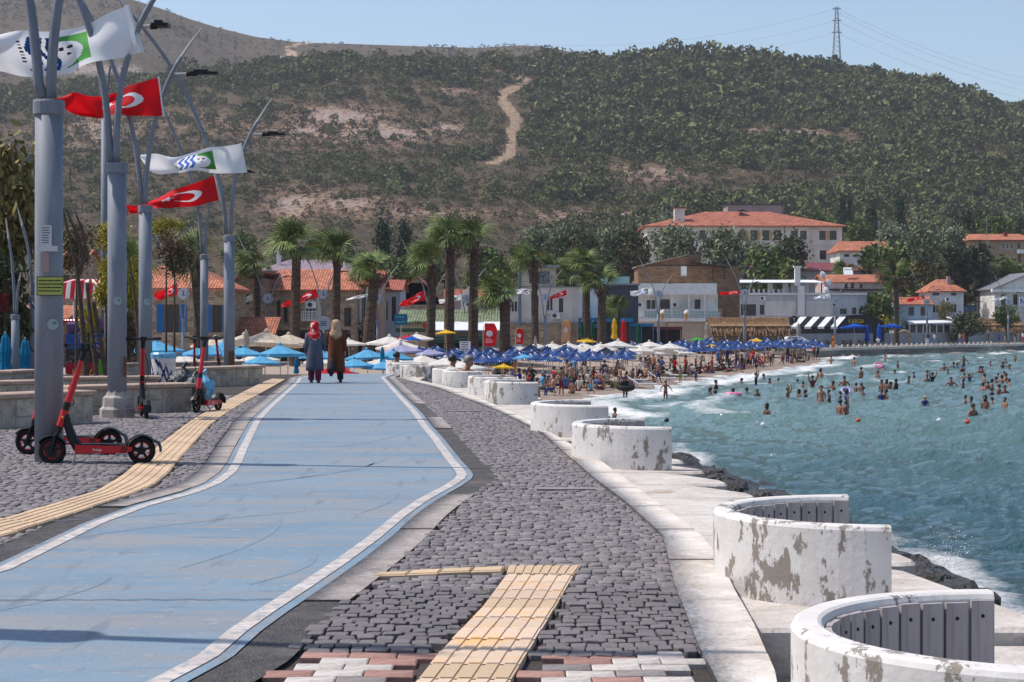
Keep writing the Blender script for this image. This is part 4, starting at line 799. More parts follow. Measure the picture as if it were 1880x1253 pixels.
# --- left: stone houses behind the palms
B = Bld('stone_house', 'brown stone house behind the bougainvillea at the far left', 'house', -60, 118, 585, 105, 8, ST2, [(62, 608, 82, 640, FR_B)], ('gs', 560, TILE, 0.4))
B = Bld('stone_house', 'narrow cream stone house glimpsed between the first two lamp posts', 'house', 100, 150, 481, 120, 7, ST1, [(116, 505, 128, 530, FR_B), (136, 505, 144, 530, FR_B)], ('gs', 455, TILE, 0.3))
B = Bld('stone_house', 'stone house with bright blue shutters and a tiled hip roof', 'house', 150, 412, 529, 108, 11, ST1, [(302, 559, 329, 611, FR_B, 1, GLASS, SHUT), (390, 560, 408, 611, FR_B, 1, GLASS, SHUT), (200, 565, 222, 611, FR_B, 1, GLASS, SHUT)], ('hip', 484, TILE, 0.45, 0.3))
B.boxp('cornice', PL('cream', (206, 190, 166)), (150, 529, 412, 534), -0.12, 0.0); B.boxp('sill', PL('cream', (206, 190, 166)), (298, 611, 333, 615), -0.14, 0.0)
B = Bld('stone_house', 'dark brown stone gable house left of the first palm pair', 'house', 428, 486, 512, 125, 9, ST2, [(448, 540, 458, 560, FR_B)], ('shed', 498, TILE2, 0.3))
B = Bld('annex', 'low stone annex with a sloping tiled roof beside the first palm', 'building', 405, 500, 613, 112, 3.0, ST2, [], ('slope', 582, TILE, 0.25))
B = Bld('tiled_house', 'big stone house with three tall narrow windows and tiled roof', 'house', 470, 650, 532, 128, 12, ST1, [(508, 552, 515, 592, FR_B, 0), (521, 552, 528, 592, FR_B, 0), (534, 552, 541, 592, FR_B, 0), (560, 550, 580, 588, FR_W, 2), (612, 565, 625, 600, FR_B), (632, 565, 645, 600, FR_B)], ('hip', 491, TILE, 0.5, 0.2))
B.boxp('balcony', PL('pale', (214, 208, 204)), (556, 586, 584, 590), -1.0, 0.0); B.rail((556, 572, 584, 586), -0.95, FR_W, 8)
B.boxp('bay', PL('pale', (214, 208, 204)), (582, 540, 590, 600), -0.25, -0.003)
B = Bld('warehouse', 'long low building with a mauve sheet roof behind the tiled houses', 'building', 478, 655, 497, 165, 14, PL('mauve', (160, 138, 140)), [], ('hip', 473, SHEETP, 0.4, 0.25))
B.boxp('chimney', PL('white', (226, 222, 218)), (501, 466, 509, 490), 3, 3.6); B.part('cowl', FR_W, lambda mb: mb.lathe([(0.1, 0), (0.24, 0.1), (0.24, 0.5), (0.1, 0.75)], 8, (B.x(505), 3.3, B.z(466))))
B = Bld('row_house', 'row house with tall white pilasters above the bakery sign', 'house', 628, 694, 522, 132, 10, PL('sand', (178, 150, 128)), [(664, 534, 671, 585, FR_W), (676, 534, 683, 585, FR_W), (636, 540, 646, 590, FR_B)], ('gs', 494, TILE2, 0.4))
for x in (660, 672.5, 685): B.boxp('pilaster', PL('white', (226, 222, 218)), (x, 527, x+3.2, 592), -0.15, -0.002)
B.boxp('shop_front', DARKW, (628, 598, 694, 650), -0.5, -0.004); B.boxp('sign_board', M_('sign_brown', (52, 38, 32), 0.6), (652, 594, 692, 611), -0.7, -0.52)
SGN = M_('sign_cream', (226, 206, 180), 0.6)
lettering('SIMIT', SGN, B.root, (B.x(660.5), -0.72, B.z(601)), 14*B.k, 12*B.k); lettering('BOYOZ', SGN, B.root, (B.x(682.5), -0.72, B.z(601)), 14*B.k, 12*B.k)
B.part('emblem', SGN, lambda mb: mb.ball((B.x(671), -0.72, B.z(599)), (0.17, 0.03, 0.42), 12, 8)); B.part('emblem_centre', M_('sign_green', (50, 110, 92), 0.6), lambda mb: mb.ball((B.x(671), -0.745, B.z(599.5)), (0.13, 0.03, 0.24), 12, 8))
for i in range(6):
    B.part('round_picture', M_('sign_plate', (186, 150, 132), 0.6), lambda mb: mb.ball((B.x(657+i*6.2), -0.53, B.z(618)), (0.1, 0.03, 0.15), 10, 6))
o = Bld('row_house', 'grey blue rendered house beside the blue hanging sign', 'house', 690, 735, 533, 140, 9, PL('greyblue', (176, 178, 190)), [(704, 552, 713, 590, FR_W), (719, 545, 727, 590, FR_B)], ('gs', 512, TILE2, 0.3))
B = Bld('gable_house', 'stone house with its red tiled roof and gable end behind the palms', 'house', 716, 815, 560, 150, 9, ST1, [(742, 520, 748, 532, FR_B)], ('gf', 506, TILE, 0.3))
B = Bld('market_hall', 'long low market hall under a green tiled roof', 'building', 735, 925, 592, 122, 6, PL('cream', (206, 190, 166)), [], ('slope', 568, TILEG, 0.4))
B.part('awning', SHEETW, lambda mb: mb.add([(B.x(796), -1.9, B.z(606)), (B.x(918), -1.9, B.z(606)), (B.x(918), -0.42, B.z(591)), (B.x(796), -0.42, B.z(591)), (B.x(796), -1.9, B.z(608)), (B.x(918), -1.9, B.z(608)), (B.x(918), -0.42, B.z(593)), (B.x(796), -0.42, B.z(593))], [(0, 1, 2, 3), (7, 6, 5, 4), (4, 5, 1, 0), (5, 6, 2, 1), (7, 4, 0, 3)]))
B.boxp('green_beam', M_('green_paint', (52, 84, 70), 0.6), (728, 603, 796, 610), -1.4, -1.0); B.boxp('shop_shade', M_('green_canvas', (60, 88, 78), 0.9), (800, 618, 905, 630), -2.2, -0.8)
B = Bld('shed', 'small white gabled shed between the two tallest palms', 'building', 846, 876, 545, 150, 5, PL('white', (226, 222, 218)), [(856, 552, 866, 562, FR_G)], ('gf', 526, SHEETW, 0.15))
B = Bld('row_house', 'pink washed low house behind the white flag and the gable', 'house', 798, 905, 548, 160, 7, PL('pinkish', (196, 176, 172)), [(890, 556, 898, 566, FR_B), (820, 555, 830, 566, FR_B)], ('gs', 530, TILE2, 0.3))
B = Bld('apartment_house', 'pale two storey house with a blue metal flue on its front', 'house', 892, 1062, 528, 145, 10, PL('white', (222, 218, 216)), [(938, 552, 956, 574, FR_W, 2), (905, 553, 912, 566, FR_G, 0), (1003, 546, 1016, 572, FR_W), (1026, 548, 1034, 574, FR_G), (996, 607, 1017, 630, FR_W, 3)], ('flat', 526, GREYW, 0.15), yb=592)
B.part('ground_floor', ST1, lambda mb: mb.bx((B.x(915), -0.4, TOWN-0.3), (B.x(1062), 9, B.z(592.5)))); B.part('flue', PIPE, lambda mb: (mb.tube([(B.x(954), -0.9, B.z(600)), (B.x(954), -0.9, B.z(500))], 0.17, 12), mb.lathe([(0.2, 0), (0.28, 0.15), (0.28, 0.35), (0.18, 0.4)], 12, (B.x(954), -0.9, B.z(498)))))
for x in (905, 1002, 1026): B.boxp('sill', WHITE, (x-2, 574, x+16, 576), -0.1, -0.003)
B.part('roof_room', PL('cream', (206, 190, 166)), lambda mb: mb.bx((B.x(955), 2.5, B.ze), (B.x(1022), 7, B.z(490)))); B.boxp('roof_room_window', CURT, (972, 497, 1010, 520), 2.44, 2.495); B.boxp('flat_roof', GREYW, (950, 486, 1028, 490), 2.2, 7.4)
B = Bld('modern_house', 'dark grey flat roofed house with a glass balustrade on top', 'house', 1040, 1172, 524, 160, 10, DARKG, [(1052, 540, 1060, 565, FR_W), (1068, 540, 1090, 570, FR_W, 1, CURT), (1108, 575, 1160, 592, FR_G, 5)], ('flat', 521, GREYW, 0.2))
B.part('penthouse', DARKG, lambda mb: mb.bx((B.x(1046), 3, B.z(521)), (B.x(1100), 8, B.z(487)))); B.boxp('balustrade', M_('aqua_glass', (150, 186, 186), 0.15, spec=0.6), (1090, 508, 1156, 521), 0.1, 0.16)
B.boxp('wall_panel', PL('white', (222, 218, 216)), (1052, 528, 1098, 585), -0.06, -0.003); B.boxp('shop_shade', TEAL, (1060, 584, 1160, 592), -2.0, -0.05)
# --- brick house and white villa
B = Bld('brick_house', 'brown brick house with a slanting roof line above the white villa', 'house', 1172, 1358, 514, 232, 12, BRK, [(1250, 489, 1261, 507, FR_W, 0, WHITE)], None)
B.part('upper_wall', BRK, lambda mb: mb.add([(B.x(1172), 0.3, B.ze), (B.x(1288), 0.3, B.ze), (B.x(1288), 0.3, B.z(470)), (B.x(1265), 0.3, B.z(467)), (B.x(1172), 0.3, B.z(489)), (B.x(1172), 8, B.ze), (B.x(1288), 8, B.ze), (B.x(1288), 8, B.z(470)), (B.x(1265), 8, B.z(467)), (B.x(1172), 8, B.z(489))], [(0, 1, 2, 3, 4), (1, 6, 7, 2), (2, 7, 8, 3), (3, 8, 9, 4), (4, 9, 5, 0)]))
B.part('roof', M_('roof_edge', (150, 134, 122), 0.8), lambda mb: mb.add([(B.x(1168), -0.2, B.z(489)), (B.x(1265), -0.2, B.z(466.5)), (B.x(1265), 8.3, B.z(466.5)), (B.x(1168), 8.3, B.z(489)), (B.x(1168), -0.2, B.z(491)), (B.x(1265), -0.2, B.z(468.5)), (B.x(1265), 8.3, B.z(468.5)), (B.x(1168), 8.3, B.z(491))], [(0, 1, 2, 3), (4, 5, 1, 0), (5, 6, 2, 1), (7, 4, 0, 3)]))
B.part('porch_roof', DARKW, lambda mb: mb.add([(B.x(1263), -2, B.z(481)), (B.x(1338), -2, B.z(491)), (B.x(1338), 6, B.z(489)), (B.x(1263), 6, B.z(479)), (B.x(1263), -2, B.z(483)), (B.x(1338), -2, B.z(493)), (B.x(1338), 6, B.z(491)), (B.x(1263), 6, B.z(481))], [(0, 1, 2, 3), (4, 5, 1, 0), (5, 6, 2, 1), (7, 4, 0, 3), (7, 6, 5, 4)]))
for x in (1306, 1327): B.boxp('post', DARKW, (x-1, 492, x+1, 514), -1.8, -1.65)
B = Bld('villa', 'white two storey villa with a railed balcony over the beach cafes', 'villa', 1158, 1318, 541, 222, 9, PL('white', (226, 222, 220)), [(1161, 550, 1168, 570, FR_G), (1186, 550, 1205, 569, FR_W, 1), (1212, 550, 1230, 569, FR_G, 1), (1275, 550, 1286, 568, FR_G, 1), (1297, 547, 1316, 568, FR_W, 0, WHITE)], ('flat', 540, WHITE, 0.0))
B.boxp('parapet', WHITE, (1157, 521, 1314, 541), -1.25, -0.3); B.boxp('balcony', WHITE, (1160, 584, 1323, 591), -1.3, -0.01); B.rail((1162, 568, 1322, 584), -1.25, FR_W, 26)
for x in (1231, 1262, 1291): B.boxp('column', WHITE, (x, 541, x+2.2, 584), -1.2, -1.05)
B.boxp('glass_screen', M_('aqua_glass', (150, 186, 186), 0.15), (1182, 572, 1320, 583), -1.19, -1.17); B.boxp('ground_floor', PL('cream', (206, 190, 166)), (1225, 592, 1300, 640), -1.0, -0.012)
for i, x in enumerate((1216, 1260)):
    t = thing('ice_cream_sign', 'giant ice cream cone sign on the villa balcony, '+('the one nearer the lamp post' if i == 0 else 'the one over the cafe doorway'), 'sign', P(x, 590, 219), group='cone signs')
    mb = MB(); mb.lathe([(0.03, 0), (0.3, 0.85)], 10); mb.obj('cone', OCH, t); mb = MB(); mb.ball((0, 0, 1.0), (0.33, 0.33, 0.3), 10, 6); mb.ball((0.1, 0, 1.2), 0.2, 8, 5); mb.obj('scoop', M_('cream_scoop', (232, 214, 196), 0.6), t)
# --- white terrace house row
B = Bld('terrace_building', 'long pale building with a roof terrace and white sheet roof', 'building', 1356, 1592, 540, 226, 10, PL('greywhite', (196, 198, 204)), [(1360, 559, 1388, 580, FR_B, 2), (1395, 560, 1403, 578, FR_G, 0), (1542, 567, 1554, 577, FR_G), (1564, 565, 1572, 577, FR_G, 0), (1577, 567, 1588, 577, FR_G, 0)], None)
B.boxp('cornice', WHITE, (1356, 538, 1592, 542), -0.25, -0.003)
for x in (1412, 1440, 1455, 1478): B.boxp('pier', WHITE, (x, 520, x+9, 540), 1, 1.7)
for i in range(8): B.boxp('baluster', WHITE, (1374+i*9, 531, 1377+i*9, 540), 0.05, 0.25)
B.part('terrace_roof', SHEETW, lambda mb: mb.add([(B.x(1358), -0.6, B.z(519)), (B.x(1512), -0.6, B.z(519)), (B.x(1508), 6, B.z(512.5)), (B.x(1362), 6, B.z(512.5)), (B.x(1358), -0.6, B.z(520)), (B.x(1512), -0.6, B.z(520)), (B.x(1508), 6, B.z(514)), (B.x(1362), 6, B.z(514))], [(0, 1, 2, 3), (7, 6, 5, 4), (4, 5, 1, 0), (5, 6, 2, 1)]))
for x in (1362, 1508): B.boxp('post', DARKW, (x, 519, x+2, 540), 0.2, 0.4)
B.boxp('shutter_panel', PL('white', (226, 222, 218)), (1405, 553, 1460, 580), -0.08, -0.004); B.boxp('shutter_panel', PL('white', (226, 222, 218)), (1480, 553, 1528, 580), -0.08, -0.004)
B.part('flue', WHITE, lambda mb: (mb.bx((B.x(1464), -0.6, B.z(580)), (B.x(1476), -0.1, B.z(525))), mb.bx((B.x(1458), -0.7, B.z(525)), (B.x(1468), -0.15, B.z(492))), mb.bx((B.x(1456), -0.8, B.z(492)), (B.x(1470), -0.1, B.z(489)))))
for i, (x, y) in enumerate(((1511, 504), (1521, 519), (1518, 533))):
    t = thing('satellite_dish', ('upper', 'middle', 'lower')[i]+' satellite dish on the terrace building corner', 'satellite dish', P(x, y, 262), group='satellite dishes')
    mb = MB(); mb.lathe([(0.03, 0.14), (0.3, 0.1), (0.5, 0.0), (0.49, -0.02), (0.3, 0.07), (0.03, 0.1)], 14); d = mb.obj('dish', WHITE, t); d.rotation_euler = (R(65), 0, R(25)); mb = MB(); mb.tube([(0, 0.05, 0), (0, 0.3, -0.6)], 0.04, 6); mb.obj('bracket', CHROME, t)
B = Bld('tiled_house', 'pink washed house with an orange tiled roof right of the terrace building', 'house', 1515, 1622, 518, 234, 9, PL('pinkish', (196, 176, 172)), [(1550, 519.5, 1556, 530, FR_B), (1562, 519.5, 1568, 530, FR_B), (1578, 522, 1584, 530, FR_B)], ('gs', 503, TILE, 0.5))
B.boxp('lower_roof', TILE2, (1535, 538, 1600, 546), -0.8, -0.003); B.boxp('timber_band', DARKW, (1515, 531, 1622, 534), -0.3, -0.004)
t = thing('solar_water_heater', 'solar water heater tank on the orange tiled roof', 'water heater', P(1556, 506, 274)); mb = MB(); mb.tube([(-0.6, 0, 0.9), (0.6, 0, 0.9)], 0.3, 10); mb.obj('tank', WHITE, t); mb = MB(); mb.box((0, -0.6, 0.4), (1.4, 0.1, 0.9), 0, 0, Matrix.Rotation(R(-40), 3, 'X')); mb.obj('collector', SHEETW, t)
B = Bld('hall', 'low grey hall with a maroon sheet roof behind the terrace building', 'building', 1300, 1592, 497, 262, 14, GREYW, [], ('hip', 480, SHEETR, 0.5, 0.1))
# --- the school on the rise
SW = PL('school', (224, 216, 204))
B = Bld('school', 'big cream three storey school under a wide red hip roof', 'school', 1188, 1546, 415, 345, 24, SW,
        [(1284, 423, 1295, 442, FR_G, 1)]+wrow(1352, 1438, 4, 423, 442, 0.62, FR_G, 1)+[(1452, 424, 1465, 440, FR_G, 1), (1469, 424, 1481, 440, FR_G, 1), (1504, 424, 1516, 441, FR_G, 2), (1523, 424, 1536, 441, FR_G, 2), (1505, 460, 1517, 477, FR_G, 2), (1525, 460, 1537, 477, FR_G, 2), (1390, 460, 1402, 477, FR_G, 1), (1330, 424, 1342, 442, FR_G, 1), (1310, 424, 1320, 442, FR_G, 1)], ('hip', 382, TILE3, 0.9, 0.34), yb=520)
for x in (1370.5, 1391.5, 1413, 1517.5): B.boxp('panel', OCH, (x, 424, x+4.5, 441), -0.05, -0.003)
B.boxp('chimney', SW, (1241, 381, 1260, 405), 3, 5); B.boxp('chimney_cap', SHEETR, (1240, 379, 1261, 381), 2.8, 5.2)
B.boxp('recess_shade', PL('shade', (206, 198, 188)), (1488, 418, 1493, 500), -0.25, -0.004); B.boxp('string_course', PL('pale', (214, 208, 204)), (1188, 450, 1546, 452), -0.08, -0.004)  # strip in darkened school plaster paints the shade of a recess
B.part('dormer', DARKW, lambda mb: mb.add([(B.x(1360), 8, B.z(384)), (B.x(1386), 8, B.z(385)), (B.x(1372), 8, B.z(380)), (B.x(1372), 12, B.z(380))], [(0, 1, 2), (0, 2, 3), (1, 3, 2)]))
Bld('service_block', 'flat roofed mauve service block above the school roof', 'building', 1336, 1436, 377, 385, 8, PL('mauve', (160, 138, 140)), [], ('flat', 375, DARKG, 0.2), yb=430)
B = Bld('tiled_house', 'small white house with an orange roof right of the school', 'house', 1542, 1640, 461, 330, 10, PL('white', (226, 222, 218)), [(1550, 467, 1559, 472, FR_G, 2), (1566, 467, 1575, 472, FR_G, 2), (1592, 464, 1603, 472, FR_G, 1)], ('hip', 441, TILE, 0.6, 0.12), yb=500)
# --- right end
B = Bld('cottage', 'white cottage with a steep red tiled pyramid roof by the quay', 'cottage', 1708, 1769, 535, 238, 8, PL('white', (226, 222, 220)), [(1712, 538, 1724, 543, FR_B), (1746, 538, 1756, 543, FR_B), (1712, 560, 1724, 575, FR_W), (1744, 558, 1757, 575, FR_W)], ('hip', 512, TILE, 0.5, 0.38))
B.boxp('chimney', PL('mauve', (160, 138, 140)), (1745, 507, 1751, 525), 2, 2.8)
B = Bld('cottage', 'low blue washed cottage with a tiled roof beside the dead palm', 'cottage', 1650, 1712, 559, 236, 7, PL('bluewash', (150, 170, 186)), [(1668, 564, 1678, 580, FR_B), (1690, 564, 1698, 580, FR_B)], ('gs', 545, TILE, 0.3))
B = Bld('apartment_block', 'cream apartment block with an orange roof high at the right edge', 'building', 1782, 1900, 441, 330, 12, PL('sand', (188, 166, 146)), [(1840, 447, 1845, 457, FR_W, 0), (1847, 447, 1852, 457, FR_W, 0), (1855, 447, 1860, 457, FR_W, 0), (1868, 447, 1873, 456, FR_G, 0), (1840, 470, 1845, 480, FR_W, 0), (1848, 470, 1853, 480, FR_W, 0), (1868, 468, 1874, 478, FR_G, 0)], ('hip', 427, TILE, 0.7, 0.15), yb=500)
B.boxp('balcony', WHITE, (1866, 459, 1895, 466), -1.2, -0.01); B.boxp('chimney', SHEETR, (1852, 425, 1858, 434), 3, 3.8)
B = Bld('hotel', 'white seafront hotel with a shallow grey gable at the right edge', 'hotel', 1826, 1960, 531, 240, 12, PL('white', (226, 222, 220)), [(1838, 541, 1848, 567, FR_G, 1), (1860, 541, 1868, 560, FR_G, 1), (1880, 541, 1890, 560, FR_G, 1)], ('gf', 500, M_('slate_roof', (112, 112, 118), 0.8), 0.6))
B.boxp('cornice', WHITE, (1819, 531, 1960, 537), -1.0, -0.004); B.boxp('sign_board', M_('sign_lilac', (206, 210, 228), 0.6), (1867, 546, 1905, 563), -1.5, -1.3)
lettering('Na', M_('sign_navy', (40, 50, 130), 0.6), B.root, (B.x(1876), -1.52, B.z(554)), 15*B.k, 10*B.k)
# cafes along the water
def thatch(x0, x1, y0, y1, Y, label):
    t = thing('thatched_shelter', label, 'shelter', (P((x0+x1)/2, 600, Y).x, Y, 0)); k = Y/F; n = 900; r2 = np.random.default_rng(int(x0)); u = r2.uniform((x0-x1)/2*k, (x1-x0)/2*k, n); s_ = r2.random(n)
    zt, zb = EYE+(HY-y0)*k, EYE+(HY-y1)*k; top = np.stack([u, -0.2-1.5*s_, zt-(zt-zb)*0.5*s_], 1); dn = np.stack([u+r2.normal(0, 0.25, n), top[:, 1]-0.5-r2.random(n)*0.3, np.maximum(top[:, 2]-r2.uniform(0.4, 1.0, n)*(zt-zb), zb-0.3)], 1); wv = np.array([0.13, 0, 0])
    v = np.stack([top-wv, top+wv, dn+wv*0.6, dn-wv*0.6], 1).reshape(-1, 3); o = link('thatch', npmesh('thatch', v, np.arange(4*n).reshape(-1, 4), STRAW), t); o['kind'] = 'stuff'
    mb = MB(); mb.add([((x0-x1)/2*k, 0, zt), ((x1-x0)/2*k, 0, zt), ((x1-x0)/2*k, -1.9, (zt+zb)/2-0.1), ((x0-x1)/2*k, -1.9, (zt+zb)/2-0.1), ((x0-x1)/2*k, 2.5, zt-0.2), ((x1-x0)/2*k, 2.5, zt-0.2)], [(0, 1, 2, 3), (4, 5, 1, 0)]); mb.obj('roof', STRAW, t)
    for i in range(int((x1-x0)/24)+1): mb = MB(); mb.tube([((x0-x1)/2*k+i*24*k+0.3, -1.7, TOWN-0.2), ((x0-x1)/2*k+i*24*k+0.3, -1.7, (zt+zb)/2)], 0.07, 6); mb.obj('post', WHITE if x0 < 1500 else DARKW, t)
    mb = MB(); mb.bx(((x0-x1)/2*k, 2.5, TOWN-0.2), ((x1-x0)/2*k, 2.8, zt-0.25)); mb.obj('back_wall', ST1, t)
thatch(1300, 1446, 583, 612, 212, 'long thatched cafe shelter on white posts behind the beach parasols'); thatch(1793, 1872, 585, 608, 292, 'thatched quayside shelter near the hotel sign')
t = thing('striped_awning_cafe', 'cafe front under a black and white striped awning', 'cafe', (P(1490, 600, 250).x, 250, 0)); k = 250/F
for i in range(7):
    mb = MB(); xa, xb = (-42+i*12)*k, (-30+i*12)*k; z0, z1 = EYE+(HY-600)*k, EYE+(HY-582)*k
    mb.add([(xa, -2.2, z0), (xb, -2.2, z0), (xb+1.6, 0, z1), (xa+1.6, 0, z1), (xa, -2.2, z0-0.3), (xb, -2.2, z0-0.3)], [(0, 1, 2, 3), (4, 5, 1, 0)]); mb.obj('awning_strip', WHITE if i % 2 == 0 else BLK, t)
mb = MB(); mb.bx((-42*k, 0.05, TOWN-0.2), (46*k, 2.5, EYE+(HY-583)*k)); mb.obj('wall', DARKG, t)
for i in range(5): mb = MB(); mb.tube([((-42+i*20)*k, -2.1, TOWN-0.2), ((-42+i*20)*k, -2.1, EYE+(HY-600)*k)], 0.06, 6); mb.obj('post', BLK, t)
mb = MB(); mb.lathe([(0.001, -0.06), (0.5, -0.06), (0.5, 0.06), (0.001, 0.06)], 20); o = mb.obj('round_sign', BLK, t, loc=(-37*k, -2.35, EYE+(HY-587)*k)); o.rotation_euler = (R(90), 0, 0); lettering('Y', WHITE, t, (-37*k, -2.43, EYE+(HY-587)*k), 0.4, 0.45)
t = thing('bar_front', 'dark arched bar front with yellow lettering behind the blue parasols', 'bar', (P(1578, 600, 256).x, 256, 0)); k = 256/F; z = lambda y: EYE+(HY-y)*k
arch = [(-46*k, z(628)), (46*k, z(628))]+[(46*k*math.cos(a), z(597)+(z(578)-z(597))*math.sin(a)) for a in np.linspace(0, math.pi, 14)]
n = len(arch); mb = MB(); mb.add([(x, 0, zz) for x, zz in arch]+[(x, 3, zz) for x, zz in arch], [tuple(range(n)), tuple(range(2*n-1, n-1, -1))]+[(i, n+i, n+(i+1) % n, (i+1) % n) for i in range(n)]); mb.obj('front', M_('night_blue', (24, 30, 36), 0.5), t)
for i in range(9): mb = MB(); mb.bx(((-44+i*11)*k-0.05, -0.08, z(626)), ((-44+i*11)*k+0.05, -0.01, z(598))); mb.obj('mullion', DARKG, t)
lettering('KARGA', M_('sign_yellow', (214, 186, 60), 0.6), t, (-6*k, -0.05, z(590)), 28*k, 8*k)
t = thing('pavilion', 'white framed glass pavilion with a pale sloped roof on the quay', 'pavilion', (P(1705, 600, 278).x, 278, 0)); k = 278/F
mb = MB(); mb.add([(-45*k, -3, z(594)), (48*k, -3, z(592)), (44*k, 3, z(581)), (-38*k, 3, z(583)), (-45*k, -3, z(596)), (48*k, -3, z(594))], [(0, 1, 2, 3), (4, 5, 1, 0)]); mb.obj('roof', SHEETW, t); mb = MB(); mb.bx((-42*k, -2.4, TOWN-0.2), (46*k, 3, z(597))); mb.obj('glass_wall', GLASS, t)
for i in range(8): mb = MB(); mb.bx(((-42+i*12.4)*k-0.08, -2.6, TOWN-0.2), ((-42+i*12.4)*k+0.08, -2.42, z(596))); mb.obj('post', WHITE, t)
mb = MB(); mb.bx((-42*k, -2.62, z(618)), (46*k, -2.44, z(612))); mb.obj('plinth', WHITE, t)
t = thing('stone_arch', 'free standing sandstone arch beside the folded blue parasols', 'arch', (P(1660, 612, 256).x, 256, TOWN)); mb = MB(); pts = [(-0.85, 0, 0), (-0.85, 0, 1.1)]+[(-0.85*math.cos(a), 0, 1.1+0.85*math.sin(a)) for a in np.linspace(0.2, math.pi-0.2, 9)]+[(0.85, 0, 1.1), (0.85, 0, 0)]; mb.tube(pts, 0.22, 6); mb.obj('arch', ST1, t)
# retaining wall and road barrier along the quay
mb = MB(); a0, a1 = 14, 120
mb.add([qp(6, 13, -2.0), qp(90, 12, -2.0), qp(90, 12.5, -2.0), qp(6, 13.5, -2.0), qp(6, 13, -0.3), qp(90, 12, -0.3), qp(90, 12.5, -0.3), qp(6, 13.5, -0.3)], [(0, 1, 5, 4), (4, 5, 6, 7), (3, 0, 4, 7), (1, 2, 6, 5), (2, 3, 7, 6)])
o = mb.obj('retaining_wall', GREYW); tag(o, 'grey retaining wall running along the quay road', 'wall')
def quayY(x, n):                                       # depth at which a bearing crosses the quay, n metres in from its edge
    lo, hi = 180, 420
    for _ in range(50):
        m = (lo+hi)/2; lo, hi = (lo, m) if (Vector(((x-CX)/F*m, m, 0))-q0).dot(qn) > n else (m, hi)
    return hi
for i in range(34):
    mb = MB() if i == 0 else mb
    if i == 0: mb.lathe([(0.13, 0), (0.13, 0.28), (0.1, 0.36), (0.001, 0.4)], 8); bolm = mb.mesh('bollard', CONC)
    p = qp(3.5+i*1.45, 0.45, -1.88); o = link('bollard', bolm, loc=p); tag(o, f'little stone bollard on the quay edge, {ORD[i]} from the beach', 'bollard', 'bollards along the quay')

# air conditioners, chimneys and cables of the town
for x, y, Y in ((928, 562, 181), (1020, 580, 181), (1176, 560, 221.8), (1240, 560, 221.8), (1400, 548, 263.5), (1532, 560, 263.5), (572, 560, 159.5), (700, 560, 174.5), (1740, 550, 275.5)):
    t = thing('air_conditioner', {928: 'air conditioner left of the blue metal flue', 1020: 'air conditioner between the flue and the slim palms', 1176: 'air conditioner left of the villa windows', 1240: 'air conditioner on the villa balcony wall', 1400: 'air conditioner above the terrace building shutters', 1532: 'air conditioner at the right end of the terrace building', 572: 'air conditioner beside the small white balcony', 700: 'air conditioner on the grey blue row house', 1740: 'air conditioner on the white cottage'}[x], 'air conditioner', P(x, y, Y), 0, 'air conditioners on facades'); mb = MB(); mb.box((0, -.2, 0), (.85, .3, .6)); mb.obj('casing', WHITE, t); mb = MB(); mb.lathe([(.001, 0), (.22, 0), (.22, .02), (.001, .02)], 12); o = mb.obj('fan_grille', DARKG, t, loc=(-.12, -.352, 0)); o.rotation_euler = (R(90), 0, 0)
for i, (x0, y0, x1, y1, Y, lb) in enumerate(((1084, 470, 1190, 462, 236, 'upper'), (1084, 480, 1190, 474, 236, 'lower'), (1797, 520, 1765, 535, 296, 'short sagging'), (760, 520, 840, 512, 196, 'slack'))):
    p, q = P(x0, y0, Y), P(x1, y1, Y); mb = MB(); mb.tube([p.lerp(q, k/8)+Vector((0, 0, -1.6*(k/8)*(1-k/8))) for k in range(9)], .025, 4); o = mb.obj('cable', BLK); tag(o, lb+' overhead cable strung between the town roofs', 'cable', 'overhead cables')
# ================================================================ TREES AND PALMS
BARK = M_('bark', (96, 82, 68), 0.95, (4, (70, 58, 48), 0.4, 0.7), (12, 0.8, 0.04)); 
def leafm(n, c, c2): return leafy(M_('leaf_'+n, c, 0.75, [(0.5, c2, 0.42, 0.62)], spec=0.25), 0.4)
LM = {'broad': leafm('broad', (74, 92, 44), (98, 108, 52)), 'olive': leafm('olive', (120, 128, 98), (92, 102, 76)), 'pine': leafm('pine', (46, 62, 46), (60, 76, 54)), 'dry': leafm('dry', (130, 114, 66), (98, 98, 54)), 'yellow': leafm('yellow', (186, 168, 56), (140, 142, 58)), 'dark': leafm('dark', (62, 72, 46), (88, 82, 54)), 'twig': leafm('twig', (120, 100, 76), (96, 86, 60)), 'red': leafm('red', (150, 34, 46), (110, 40, 50))}
def crown(kind, seed, nclump=26, per=70, leaf=0.16, cs=0.27):
    r2 = np.random.default_rng(seed); d = r2.normal(size=(nclump, 3)); d /= np.linalg.norm(d, axis=1)[:, None]; rad = r2.uniform(0.35, 0.85, (nclump, 1))
    c = d*rad
    if kind == 'pine': t = r2.random((nclump, 1)); c = np.concatenate([d[:, :2]*(1-t)*0.8*r2.uniform(0.4, 1, (nclump, 1)), t*2-1], 1); cs = 0.2
    if kind == 'cypress': t = r2.random((nclump, 1)); c = np.concatenate([d[:, :2]*np.sqrt(1-t)*0.55, t*2-1], 1); cs = 0.2
    if kind == 'olive': c[:, 2] *= 1.05; cs = 0.24
    cs_ = cs*r2.uniform(0.6, 1.3, (nclump, 1, 1)); p = c[:, None]+r2.normal(size=(nclump, per, 3))*cs_*np.array([1, 1, 0.75]); p = p.reshape(-1, 3)
    q = leafcards(len(p), r2, leaf, 0.5); return (p[:, None]+q).reshape(-1, 3)
CRM = {}
